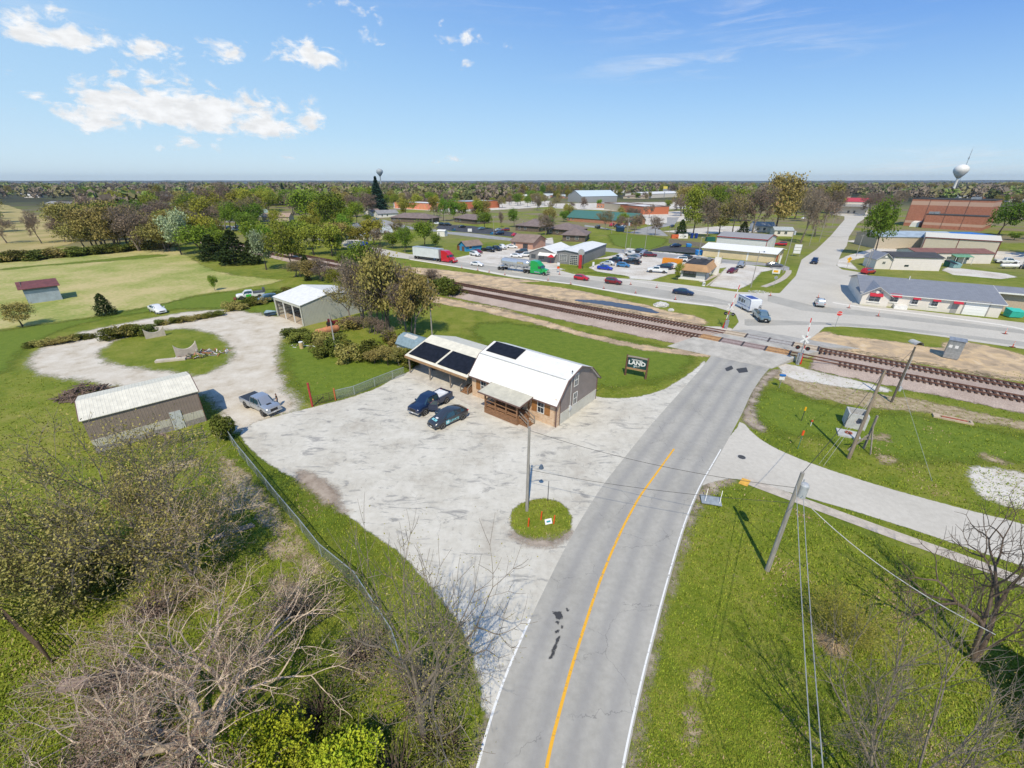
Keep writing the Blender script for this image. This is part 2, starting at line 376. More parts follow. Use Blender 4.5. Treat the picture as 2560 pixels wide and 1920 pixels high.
def dirtf(g,b,p):
    n = g.noise(p,.8,6,.65);base(g,b,g.ramp(n,[(0.35,(0.26,0.20,0.155)),(0.65,(0.45,0.38,0.31))]),.95,g.noise(p,12,3),.6,.03)
DIRT = edge_mat('brown_dirt',dirtf,.7,.8,.5,4)
sheet('dirt_patch',[[(640,1012),(690,1030),(735,1062),(730,1090),(760,1112),(720,1098),(680,1065),(640,1040)],
                     [(1104,1145),(1130,1163),(1200,1169),(1232,1145),(1240,1150),(1210,1178),(1150,1180),(1110,1165)],
                     [(1046,1560),(1062,1545),(1050,1600),(1030,1659),(1005,1700),(1020,1640)],
                     [(1520,1042),(1560,1030),(1590,1040),(1540,1060),(1500,1110),(1480,1180),(1460,1240),(1430,1330),(1400,1480),(1380,1600),(1362,1700),(1350,1700),(1372,1590),(1400,1440),(1440,1300),(1478,1160),(1500,1090)],
                     [(1610,880),(1600,905),(1640,935),(1660,930),(1630,905),(1628,870),(1650,830),(1690,800),(1660,800),(1625,845)]],.018,DIRT,.4,1.0,label='bare brown dirt along the paving')
# --- roads
def roadf(g,b,p):
    n = g.noise(g.mapping(p,(1,1,1)),.18,6,.6);n2_ = g.noise(p,2.2,5,.65);n3_ = g.noise(p,28,2,.6)
    tr = g.attr('track');f = g.math('ADD',g.math('MULTIPLY',n,.55),g.math('MULTIPLY',n2_,.45))
    c = g.ramp(f,[(0.34,(0.33,0.315,0.28)),(0.66,(0.47,0.45,0.405))])
    c = g.mix(g.math('MULTIPLY',tr,.55),c,(.27,.265,.265))
    cr = g.vor(g.vmath('ADD',p,g.vmath('SCALE',g.noise(p,.8,4,.7,col=True),None)),.28,'Distance','DISTANCE_TO_EDGE')
    c = g.mix(g.math('MULTIPLY',g.math('MULTIPLY',g.ss(cr,0.0,.007,1,0),g.ss(g.noise(p,.25,3),.46,.56)),.55),c,(.13,.13,.13))
    base(g,b,c,.85,n3_,.3,.02)
ROAD = edge_mat('worn_asphalt',roadf,.10,1.5,.06,6)
def concf(g,b,p):
    n = g.noise(p,.12,6,.6);n2_ = g.noise(p,2.2,5,.65)
    f = g.math('ADD',g.math('MULTIPLY',n,.5),g.math('MULTIPLY',n2_,.5))
    c = g.ramp(f,[(0.34,(0.46,0.43,0.375)),(0.66,(0.60,0.565,0.50))])
    base(g,b,c,.85,g.noise(p,28,2,.6),.3,.02)
CONC = edge_mat('pale_concrete',concf,.10,1.5,.06,6)
RL = [(985,1850),(1012,1740),(1035,1640),(1060,1540),(1095,1450),(1135,1358),(1180,1265),(1212,1200),(1250,1130),(1300,1050),(1352,985),(1400,925),(1440,880),(1480,835),(1520,790),(1548,752),(1562,728)]
RRt = [(1318,1850),(1336,1740),(1353,1640),(1373,1550),(1396,1450),(1420,1355),(1443,1265),(1462,1200),(1482,1130),(1515,1050),(1545,1000),(1578,940),(1604,892),(1622,850),(1650,808),(1690,770),(1712,748)]
def resample(P,n):
    P = [Vector(p[:2]) for p in P];L = [0]
    for a,b in zip(P,P[1:]): L.append(L[-1]+(b-a).length)
    o = []
    for k in range(n):
        t = L[-1]*k/(n-1);i = max(j for j in range(len(L)) if L[j] <= t+1e-9);i = min(i,len(P)-2)
        o.append(P[i].lerp(P[i+1],(t-L[i])/(L[i+1]-L[i])))
    for _ in range(4): o = [o[0]]+[(o[i-1]+o[i]*2+o[i+1])/4 for i in range(1,n-1)]+[o[-1]]
    return o
RLw,RRw = resample([at(*p) for p in RL],70),resample([at(*p) for p in RRt],70)
def ribbon(name,A,B,z,mat,n=14,label=None,sdv=True,tracks=(0.16,.38,.62,.84)):
    v,f,sdl,trk = [],[],[],[]
    for a,b in zip(A,B):
        w = (b-a).length
        for j in range(n+1):
            t = j/n;q = a.lerp(b,t);v.append((q.x,q.y,z));sdl.append(min(t,1-t)*w+.1);trk.append(max(math.exp(-((t-c)/.055)**2) for c in tracks))
    for i in range(len(A)-1):
        for j in range(n): k = i*(n+1)+j;f.append((k,k+1,k+n+2,k+n+1))
    me = bpy.data.meshes.new(name);me.from_pydata(v,[],f);me.materials.append(mat)
    for nm,arr in (('sd',sdl),('track',trk)):
        a = me.attributes.new(nm,'FLOAT','POINT');a.data.foreach_set('value',np.array(arr,np.float32))
    o = bpy.data.objects.new(name,me);COL.objects.link(o);tag(o,label,None,None,'structure');return o
ribbon('road',RLw,RRw,.024,ROAD,28,'grey two lane road curving up from the camera')
side = [(1480,1060),(1545,1040),(1580,1032),(1640,1045),(1900,1120),(2212,1225),(2600,1350),(2600,1245),(2212,1132),(2050,1092),(1900,1050),(1760,1005),(1680,972),(1630,942),(1600,905),(1590,930),(1500,1020)]
sheet('side_road',[side],.020,CONC,.6,.4,label='narrow pale side road branching off to the right')
def markmat(name,col):
    m,g,b = principled(name);p = g.pos();n = g.noise(p,3.5,5,.7)
    g.put(b.inputs['Base Color'],col);b.inputs['Roughness'].default_value = .7
    g.L.new(g.ss(n,.33,.45),b.inputs['Alpha']);return m
WHITE_MK,YEL_MK = markmat('white_marking_paint',(.78,.78,.76)),markmat('yellow_marking_paint',(.80,.42,.03))
def strip(mbx,P,w,z):
    for i in range(len(P)-1):
        a,b = Vector(P[i]).to_2d(),Vector(P[i+1]).to_2d()
        t0 = (Vector(P[min(i+1,len(P)-1)]).to_2d()-Vector(P[max(i-1,0)]).to_2d()).normalized();t1 = (Vector(P[min(i+2,len(P)-1)]).to_2d()-Vector(P[i]).to_2d()).normalized()
        n0,n1_ = Vector((-t0.y,t0.x))*w/2,Vector((-t1.y,t1.x))*w/2
        mbx.poly([(*(a-n0),z),(*(a+n0),z),(*(b+n1_),z),(*(b-n1_),z)])
cl = resample([at(*p) for p in [(1168,1740),(1182,1640),(1208,1540),(1232,1450),(1262,1355),(1292,1265),(1318,1200),(1345,1140),(1380,1075),(1420,1020),(1456,970)]],60)
mb = MB();strip(mb,cl[:],.17,.029)
mb2 = MB();tag(mb.build('centre_line',YEL_MK),'worn yellow centre line of the road',None,None,'structure')
mb = MB();strip(mb,RLw[:11],.13,.029);strip(mb,[a.lerp(b,.02) for a,b in zip(RRw[:33],RLw[:33])],.10,.029)
tag(mb.build('edge_line',WHITE_MK),'white edge lines of the road',None,None,'structure')
TAR = edge_mat('black_tar',lambda g,b,p: base(g,b,(.06,.06,.062),.6),.12,4,.05,12)
sheet('tar_patch',[[(1193,1322),(1212,1322),(1216,1336),(1205,1340)],[(1222,1312),(1230,1318),(1226,1322)],[(1200,1344),(1208,1342),(1206,1350)],[(1212,1352),(1218,1354),(1213,1360)],[(1198,1362),(1208,1360),(1206,1368),(1200,1368)],[(1204,1376),(1211,1374),(1192,1425),(1186,1424)]],.028,TAR,.12,.2,smooth=0,label='black tar patches on the near lane')
sheet('utility_cut',[[(1566,796),(1580,790),(1584,797),(1570,803)],[(1590,797),(1612,794),(1616,804),(1596,806)]],.032,TAR,.2,.2,smooth=0,label='two dark rectangular patches on the road by the crossing')
hwy = [zB(500,560),zB(900,660),zB(1320,745),zB(1740,778),zB(2212,850),zC(400,880),zC(560,925),zC(1000,958),zC(1210,975),zC(1650,1030),zC(1950,1072),zD(100,1290),zD(240,1140),zD(290,1000),zD(420,910),zD(545,790),zD(620,700),zD(660,655),zD(660,625),zD(540,608),zD(540,590),zD(900,600),zD(840,640),zD(770,690),zD(740,740),zD(700,800),zD(680,880),zD(640,930),zD(590,1050),
       zD(640,1085),zD(800,1110),zD(860,1130),zD(860,1200),zD(780,1390),zD(1200,1430),zD(2000,1520),zD(2212,1545),(2600,790),(2600,830),zI(2212,320),zI(1730,250),zI(1560,222),zI(1000,150),zI(640,125),zI(490,130),zI(440,175),zI(330,260),zI(280,330),(1690,770),(1560,745),zC(1790,1500),zC(1850,1430),zC(1900,1400),zC(1960,1330),zC(1930,1260),zC(1850,1230),zC(1750,1200),zC(1400,1160),zC(1000,1095),zC(500,1005),zC(0,945),zB(1900,885),zB(1500,815),zB(1300,785),zB(1000,745),zB(600,640),zB(350,560)]
o = sheet('highway',[hwy],.022,CONC,.8,.5,smooth=0,label='pale concrete highway and the street crossing it')
sheet('highway_lane',[[zB(1320,762),zB(2212,870),zC(0,900),zC(550,950),zC(1200,1040),zC(1700,1110),zC(1900,1160),zC(1880,1190),zC(1400,1135),zC(1000,1075),zC(0,925),zB(1900,868),zB(1320,785)],
                       [zI(-200,60),zI(600,95),zI(1000,120),zI(2212,260),(2600,815),(2600,830),zI(2212,300),zI(1560,205),zI(1000,140),zI(500,110),zI(-200,120)],[zD(0,1300),zD(400,1400),zD(800,1440),zD(2212,1610),(2600,792),(2600,805),zD(2212,1640),zD(1000,1500),zD(300,1440),zD(0,1360)]],.027,ROAD,.8,.5,smooth=0,label='grey asphalt lanes of the highway')
mb = MB()
for P,w in (([zB(1330,790),zB(1900,880),zC(0,938),zC(500,998),zC(1000,1088),zC(1400,1150),zC(1740,1192)],1.0),([zB(1740,800),zB(2212,870),zC(400,905),zC(700,935),zC(1000,970),zC(1400,1030),zC(1800,1085)],.5),
             ([zD(560,1370),zD(780,1410),zD(1200,1455),zD(2000,1560),zD(2212,1590),(2400,800)],1.1),([zC(1500,1120),zC(1800,1160),zC(2000,1190)],.15)):
    strip(mb,resample([at(*p) for p in P],30),w,.033)
tag(mb.build('concrete_shoulder',M('new_white_concrete',(.74,.70,.63),.8,.06)),'bright new concrete strips edging the highway',None,None,'structure')
def lotg(g,b,p):
    n = g.noise(p,.15,6,.65);n2_ = g.noise(p,2.5,4,.65)
    c = g.ramp(g.math('ADD',g.math('MULTIPLY',n,.6),g.math('MULTIPLY',n2_,.4)),[(0.34,(0.42,0.36,0.29)),(0.5,(0.60,0.56,0.50)),(0.64,(0.70,0.68,0.64))]);base(g,b,c,.9)
LOTG = edge_mat('pale_gravel_lot',lotg,.8,.5,.3,3)
sheet('car_lot',[[zB(1700,780),zB(1900,740),zB(2212,650),zC(100,640),zC(350,600),zC(400,860),zC(550,910),zC(450,880),zC(0,860),zB(2212,850)],
                  [zC(450,800),zC(700,790),zC(900,750),zC(1000,690),zC(1200,720),zC(1560,740),zC(1650,760),zC(1900,820),zC(2300,870),zC(2150,900),zC(2060,1000),zC(1960,1050),zC(1700,1020),zC(1760,960),zC(1850,860),zC(1500,900),zC(1350,920),zC(1200,970),zC(1020,955),zC(1010,935),zC(740,895),zC(660,860),zC(900,780)],
                  [zD(600,1060),zD(580,1010),zD(700,960),zD(1000,880),zD(660,840),zD(820,820),zD(1350,830),zD(1300,900),zD(920,960),zD(700,1010),zD(780,1090)],[n5(1700,560),n5(1750,470),n5(2300,500),n5(2600,640),n5(2400,760),n5(1700,640)],[(850,437),(1190,434),(1195,446),(1100,452),(980,458),(850,450)],[(1180,440),(1480,436),(1500,450),(1350,456),(1200,450)],[(1340,462),(1470,456),(1490,476),(1400,486)],[(1430,500),(1560,488),(1700,492),(1690,500),(1500,506)],[n5(800,800),n5(900,740),n5(1900,860),n5(2100,920),n5(1800,950),n5(1000,880)]],.014,LOTG,1.0,1.4,smooth=0,label='pale gravel and concrete lots of the town')
def asph(g,b,p):
    n = g.noise(p,.3,6,.6);base(g,b,g.ramp(n,[(0.35,(0.045,0.048,0.056)),(0.65,(0.085,0.088,0.10))]),.85)
ASPH = edge_mat('fresh_dark_asphalt',asph,.2,1,.1,3)
sheet('asphalt_lot',[[zC(1180,712),zC(1330,672),zC(1640,690),zC(1640,745),zC(1560,752)],[n2(60,350),n2(120,285),n2(700,310),n2(1450,430),n2(1500,480),n2(1400,500),n2(700,430),n2(240,390)],[zB(60,0+640),zB(60,640),zB(60,640)]][:2],.014,ASPH,1.0,.6,smooth=0,label='dark asphalt parking lots behind the highway')
def asph2(g,b,p):
    n = g.noise(p,.3,6,.6);base(g,b,g.ramp(n,[(0.35,(0.26,0.26,0.26)),(0.65,(0.38,0.375,0.37))]),.85)
STR = edge_mat('grey_street_asphalt',asph2,.2,1,.1,3)
sheet('town_street',[[n2(240,405),n2(700,440),n2(1400,525),n2(2212,640),n3(960,700),n3(1600,760),n3(2212,830),n6(0,1090),n6(600,1160),n6(1300,1220),n6(1750,1290),n6(1750,1380),n6(1300,1270),n6(600,1230),n3(2212,950),n3(1640,850),n3(960,770),n2(1400,575),n2(700,500),n2(200,440)],
                      [n7(930,540),n7(1150,490),n7(1250,500),n7(1130,540),n7(1180,580),n7(1700,640),n7(2150,690),n7(2150,650),n7(1700,600),n7(1250,480),n7(1050,480)],
                      [n3(420,290),n3(700,330),n3(1200,420),n3(1450,340),n3(1850,260),n3(1850,160),n3(2060,160),n3(1980,290),n3(1700,350),n3(1880,490),n3(1300,450),n3(900,380),n3(420,320)],[zA(1750,480),zA(1900,500),zA(2212,590),zB(300,660),zB(300,620),zA(2212,545),zA(2000,500)],[zA(1950,440),zA(2212,415),zA(2212,460),zA(1950,470)],
                      [n2(1950,1180),n2(1950,1100)] and [zC(-100,860),zC(0,850),zC(150,870),zC(0,880)]],.016,STR,1.5,1.0,smooth=0,label='grey streets of the town')
sw = M('sidewalk_concrete',(.52,.46,.39),.9,.12,1.5)
mb = MB()
for P,w in (([(1606,1036),(1650,1053),(1800,1108),(1950,1163),(2100,1215),(2212,1258),(2400,1330)],1.15),([zC(2000,1230),zC(2060,1160)],.1),([n6(1300,1640),n6(1480,1580),n6(1640,1500),n6(1740,1400),n6(1740,1350)],1.5),([n1(1880,450),n1(2000,400),n1(2212,300)],1.2),([n1(1980,520),n1(2212,330)],.4)):
    strip(mb,resample([at(*p) for p in P],24),w,.036)
tag(mb.build('sidewalk',sw),'tan concrete sidewalk strips',None,None,'structure')
mb = MB();A_,B_ = at(1598,1043),at(1622,1046)
mb.poly([at(1604,1032,.042),at(1622,1038,.042),at(1614,1051,.042),at(1595,1044,.042)])
tag(mb.build('tactile_paving',M('yellow_tactile',(.75,.42,.07),.7)),'yellow tactile paving at the sidewalk end',None,None,'structure')
mb = MB()
def slab(P,z):
    P = [at(*p) for p in P];mb.prism([(q.x,q.y) for q in P],.0,z)
slab([zF(175,545),zF(235,505),zF(300,440),zF(760,600),zF(1490,1000),zF(1380,1060),zF(1250,1040),zF(840,860),zF(600,735)],.05)
tag(mb.build('concrete_slab',M('slab_concrete',(.56,.52,.46),.85,.10,1.2)),'tan concrete slab and walk round the office',None,None,'structure')
# --- railway bed, dirt works, puddle
T1a,T1b = Vector((-63.1,154.0)),Vector((-20.9,120.0))
def line_fit(P):
    xs = np.array([p[0] for p in P]);ys = np.array([p[1] for p in P]);return np.polyfit(xs,ys,1)
LA = line_fit([at(*q)[:2] for q in [zB(1130,905),zB(1480,970),zC(0,1108),zC(900,1265),zC(1845,1448),zI(330,335),zI(1000,455),zI(2212,685)]])
LB = line_fit([at(*q)[:2] for q in [zB(1160,945),zB(1500,1025),zC(0,1170),zC(900,1340),zC(1780,1512),zI(270,410),zI(1000,545),zI(2212,790)]])
TS = (LA[0]+LB[0])/2;YA = float(np.mean([LA[0]*20+LA[1],LA[0]*20+LA[1]]))-TS*20;YB = (LB[0]*20+LB[1])-TS*20
U = Vector((1,TS)).normalized();NRM = Vector((-U.y,U.x))
print('TRACK slope',LA,LB,'spacing',(YA-YB)*U.x)
def ballf(g,b,p):
    n = g.noise(p,.3,5,.6);v = g.vor(p,9,'Color');n2_ = g.noise(p,9,3,.7)
    c = g.mix(g.ss(n,.3,.7),(.40,.30,.24),(.58,.46,.38));c = g.mix(g.math('MULTIPLY',g.ss(n2_,.35,.7),.6),c,(.62,.53,.46))
    c = g.mix(g.math('MULTIPLY',g.ss(g.vor(p,6),.25,.5),.35),c,(.22,.17,.16))
    base(g,b,c,.95,n2_,1,.06)
BALL = edge_mat('pink_ballast',ballf,.9,.6,.3,4)
def trk(x,off):
    return (x+NRM.x*off,TS*x+(YA+YB)/2+NRM.y*off)
def bank(X,Y,S): return .42*np.clip((S+.3)/2.6,0,1)**1.2
xs = [-170,-120,-80,-40,0,38];up = [trk(x,5.2) for x in xs];lo = [trk(x,-5.8-(1.6 if x > -60 else 0)) for x in xs]
xs2 = [49,70,110,170];up2 = [trk(x,5.6) for x in xs2];lo2 = [trk(x,-6.4) for x in xs2]
sheet('railway_ballast',[up+lo[::-1],up2+lo2[::-1]],.01,BALL,.7,1.6,smooth=0,world_pts=True,hump=bank,label='pink stone ballast bed of the railway')
def clayf(g,b,p):
    n = g.noise(g.mapping(p,(1,1,1),(0,0,0)),.35,7,.65,.6);n2_ = g.noise(p,5,4,.7)
    c = g.ramp(n,[(0.34,(0.34,0.26,0.17)),(0.46,(0.46,0.35,0.24)),(0.56,(0.60,0.44,0.26)),(0.66,(0.66,0.52,0.36))]);base(g,b,c,.95,g.math('ADD',n,g.math('MULTIPLY',n2_,.3)),1,.25)
CLAY = edge_mat('tan_clay',clayf,1.3,.4,.4,2.5)
sheet('bare_clay',[[n2(1850,1280),n2(2212,1260),zB(2212,990),zC(0,985),zC(500,1040),zC(1000,1150),zC(1200,1190),zC(1300,1230),zC(1650,1290),zC(1700,1370),zC(1400,1370),zC(900,1250),zC(0,1090),zB(1800,1010),zB(1480,930),zB(1200,880),zB(1400,850)],
                    [zI(480,160),zI(650,210),zI(1250,270),zI(1500,330),zI(1540,250),zI(1750,255),zI(2212,370),(2500,850),(2500,900),zI(2212,600),zI(1900,560),zI(1500,480),zI(700,350),zI(330,300),zI(330,220)],
                    [zC(1850,1440),zC(1900,1400),zC(1700,1390),zC(1600,1400)],[zB(1150,1030),zB(2212,1230),zC(0,1240),zC(900,1500),zC(1750,1610),zC(1740,1640),zC(1000,1560),zC(0,1290),zB(1200,1100)]],.010,CLAY,.8,1.5,smooth=1,label='bare tan clay and dirt beside the railway')
sheet('straw_bank',[[zI(0,560),zI(130,600),zI(300,720),zI(600,780),zI(900,830),zI(1300,860),zI(2212,1010),(2500,1000),(2500,960),zI(2212,960),zI(1400,770),zI(1000,720),zI(600,640),zI(300,560),zI(60,480)]],.011,
      MATS_DG := edge_mat('dead_grass',lambda g,b,p: base(g,b,g.ramp(g.noise(p,1.4,6,.7),[(.35,(.25,.19,.10)),(.65,(.50,.41,.28))]),.95,g.noise(p,6,4,.7),1,.08),1.3,.5,.4,3),.6,1.5,label='dry straw coloured bank below the railway')
sheet('straw_patch',[[(470,985),(500,990),(600,1110),(700,1235),(670,1240),(570,1130),(480,1040)],[(560,1180),(620,1150),(660,1200),(600,1215)],[(290,1025),(420,985),(440,1000),(310,1045)],[(480,1060),(530,1080),(520,1120),(470,1090)],[(600,1230),(660,1290),(640,1310),(590,1260)],zp(zL,(70,1170),(180,1120),(190,1200),(100,1260)),zp(zL,(50,1350),(130,1340),(150,1500),(60,1500)),zp(zI,(940,1220),(1110,1260),(1100,1310),(960,1290)),zp(zI,(880,1050),(1060,1060),(1060,1110),(920,1100)),zp(zI,(1820,1230),(2060,1270),(2050,1320),(1840,1270))],.0095,MATS_DG,.45,1.6,label='straw coloured worn patches in the lawns')
sheet('gravel_spill',[[zI(60,440),zI(130,440),zI(300,480),zI(600,560),zI(980,640),zI(1090,680),zI(1000,690),zI(560,640),zI(250,590),zI(130,540)],[zI(1750,1350),zI(1850,1330),zI(2300,1400),zI(2600,1600),zI(2500,1750),zI(1900,1650),zI(1760,1500)],[zC(1620,1360),zC(1960,1385),zC(1850,1440),zC(1640,1420)]],.013,LOTG,.5,1.0,label='pale gravel spilled beside the rails and drive')
wm,g,b = principled('muddy_water');b.inputs['Base Color'].default_value = (.055,.05,.052,1);b.inputs['Roughness'].default_value = .12;b.inputs['Specular IOR Level'].default_value = .35
g.L.new(g.bump(g.noise(g.pos(),3,3),.2,.02),b.inputs['Normal']);g.L.new(g.ss(g.math('ADD',g.attr('sd'),g.math('MULTIPLY',g.math('SUBTRACT',g.noise(g.pos(),.7,4),.5),1.4)),-.1,.1),b.inputs['Alpha'])
sheet('water',[[n1(-100,760),n1(120,765),n1(450,810),n1(850,870),n1(1050,930),n1(1180,985),n1(1080,998),n1(700,925),n1(330,870),n1(0,815),n1(-300,780),n1(-300,750)]],.05,wm,.4,.6,label='long dark puddle of muddy water by the railway')
# ================================================================= buildings
GL = glassm()
WHT = M('white_trim',(.78,.77,.74),.5,.06)
BRN = M('brown_trim',(.17,.10,.085),.6,.1)
WROOF = M('white_metal_roof',(.80,.79,.76),.45,.05,1.2,ribs=(0,.30,.015))
CREAM_ROOF = M('cream_metal_roof',(.76,.72,.60),.45,.07,1.2,ribs=(0,.30,.015))
BRNW = M('brown_metal_siding',(.255,.215,.20),.55,.07,1.2,ribs=(1,.28,.015))
CRMW = M('cream_metal_siding',(.60,.58,.50),.55,.07,1.2,ribs=(1,.28,.015))
DECK = M('stained_deck_wood',(.30,.16,.085),.7,.25,2.5,stretch=(1,1,6))
GREYWOOD = M('weathered_wood',(.30,.26,.22),.85,.25,2,stretch=(8,8,1))
DKMET = M('dark_metal',(.05,.05,.055),.5,.1)
STEEL = M('galvanised_steel',(.42,.44,.46),.45,.15,3,metal=.5)
def stonem():
    m,g,b = principled('tan_stone_brick');c = g.coord('Object')
    sp = g.nt.nodes.new('ShaderNodeSeparateXYZ');g.L.new(c,sp.inputs[0]);cb = g.nt.nodes.new('ShaderNodeCombineXYZ')
    g.L.new(g.math('ADD',sp.outputs[0],sp.outputs[1]),cb.inputs[0]);g.L.new(sp.outputs[2],cb.inputs[1])
    br = g.nt.nodes.new('ShaderNodeTexBrick');g.L.new(cb.outputs[0],br.inputs['Vector'])
    for k,v in {'Scale': 1.0,'Mortar Size': .012,'Brick Width': .34,'Row Height': .13,'Bias': 0}.items(): br.inputs[k].default_value = v
    br.inputs['Color1'].default_value = (.52,.30,.17,1);br.inputs['Color2'].default_value = (.66,.47,.30,1);br.inputs['Mortar'].default_value = (.55,.47,.37,1)
    n = g.noise(c,2.4,5,.6);g.put(b.inputs['Base Color'],g.mix(g.ss(n,.35,.7),br.outputs[0],g.mix(.55,br.outputs[0],(.74,.58,.42))))
    b.inputs['Roughness'].default_value = .9;g.L.new(g.bump(br.outputs['Fac'],-.5,.01),b.inputs['Normal']);return m
STONE = stonem()
def brickm(name,c1,c2,mort,w=.40,h=.16):
    m,g,b = principled(name);c = g.coord('Object')
    sp = g.nt.nodes.new('ShaderNodeSeparateXYZ');g.L.new(c,sp.inputs[0]);cb = g.nt.nodes.new('ShaderNodeCombineXYZ')
    g.L.new(g.math('ADD',sp.outputs[0],sp.outputs[1]),cb.inputs[0]);g.L.new(sp.outputs[2],cb.inputs[1])
    br = g.nt.nodes.new('ShaderNodeTexBrick');g.L.new(cb.outputs[0],br.inputs['Vector'])
    for k,v in {'Scale': 1.0,'Mortar Size': .01,'Brick Width': w,'Row Height': h,'Bias': 0}.items(): br.inputs[k].default_value = v
    br.inputs['Color1'].default_value = c1+(1,);br.inputs['Color2'].default_value = c2+(1,);br.inputs['Mortar'].default_value = mort+(1,)
    g.put(b.inputs['Base Color'],g.mix(g.ss(g.noise(c,.6,5),.3,.7),br.outputs[0],g.mix(.3,br.outputs[0],mort)));b.inputs['Roughness'].default_value = .9;return m
REDBR = brickm('red_brick',(.36,.135,.075),(.46,.19,.11),(.42,.28,.2))
PINKBR = brickm('pale_red_brick',(.42,.20,.14),(.52,.28,.20),(.5,.36,.28))
def shingle(name,col):
    m,g,b = principled(name);c = g.coord('Object');n = g.noise(c,.5,6,.6);n2_ = g.noise(g.mapping(c,(2,2,9)),3,3,.7)
    f = g.math('ADD',g.math('MULTIPLY',n,.5),g.math('MULTIPLY',n2_,.5))
    g.put(b.inputs['Base Color'],g.mix(g.ss(f,.35,.65),tuple(x*.75 for x in col),tuple(x*1.2 for x in col)));b.inputs['Roughness'].default_value = .9
    MATS[name] = m;return m
class Fr:
    def __init__(s,A,B):
        s.A = Vector(A[:2]);s.B = Vector(B[:2]);s.L = (s.B-s.A).length;s.u = (s.B-s.A)/s.L;s.n = Vector((-s.u.y,s.u.x));s.rz = math.atan2(s.u.y,s.u.x)
    def w(s,x,y,z=0): p = s.A+s.u*x+s.n*y;return Vector((p.x,p.y,z))
    def loc(s,q): d = Vector(q[:2])-s.A;return d.dot(s.u),d.dot(s.n)
    def pl(s,y,px): return onplane(s.w(0,y),s.w(1,y),px)
WC = {}
def window(parent,side,pos,z,w,h,L,D,style='sash',frame=None,off=0.0,name='window'):
    key = (round(w,2),round(h,2),style,(frame or WHT).name)
    if key not in WC:
        f = MB();t = .07 if min(w,h) > .7 else .05;d0,d1 = -.045,.0
        f.box(-w/2-t,w/2+t,d0,d1,-t,0);f.box(-w/2-t,w/2+t,d0,d1,h,h+t);f.box(-w/2-t,-w/2,d0,d1,0,h);f.box(w/2,w/2+t,d0,d1,0,h)
        if style == 'sash': f.box(-w/2,w/2,-.04,0,h/2-.025,h/2+.025);f.box(-.012,.012,-.03,0,0,h/2-.025);f.box(-.012,.012,-.03,0,h/2+.025,h)
        if style == 'grid':
            for k in range(1,4): f.box(-w/2+w*k/4-.02,-w/2+w*k/4+.02,-.04,0,0,h)
            for k in range(1,5): f.box(-w/2,w/2,-.036,0,h*k/5-.04,h*k/5+.04)
        p = MB();p.box(-w/2,w/2,-.018,.004,0,h)
        a = f.build('window',frame or WHT);b = p.build('pane',GL,a);WC[key] = (a.data,b.data);a.name = name
    else:
        a = bpy.data.objects.new(name,WC[key][0]);COL.objects.link(a);b = bpy.data.objects.new('pane',WC[key][1]);COL.objects.link(b);b.parent = a
    a.parent = parent
    a.location,a.rotation_euler = {'F': ((pos,-off,z),(0,0,0)),'R': ((L+off,pos,z),(0,0,R(90))),'L': ((-off,pos,z),(0,0,R(-90))),'B': ((pos,D+off,z),(0,0,R(180)))}[side]
    return a
def door(parent,side,pos,w,h,L,D,mat,z=0,off=0.0,name='door',handle=True):
    f = MB();f.box(-w/2,w/2,-.05,.0,0,h)
    a = f.build(name,mat,parent)
    if handle: k = MB();k.cbox((w/2-.12,-.08,h*.48),(.05,.06,.12));k.build('handle',STEEL,a)
    a.location,a.rotation_euler = {'F': ((pos,-off,z),(0,0,0)),'R': ((L+off,pos,z),(0,0,R(90))),'L': ((-off,pos,z),(0,0,R(-90)))}[side]
    return a
def roof_slab(mb,x0,x1,prof,th=.12):
    P = [(y,z) for y,z in prof]+[(y,z-th) for y,z in reversed(prof)];mb.ext(P,x0,x1,'x')
def roof_slab_y(mb,y0,y1,prof,th=.12):
    P = [(x,z) for x,z in prof]+[(x,z-th) for x,z in reversed(prof)];mb.ext(P,y0,y1,'y')
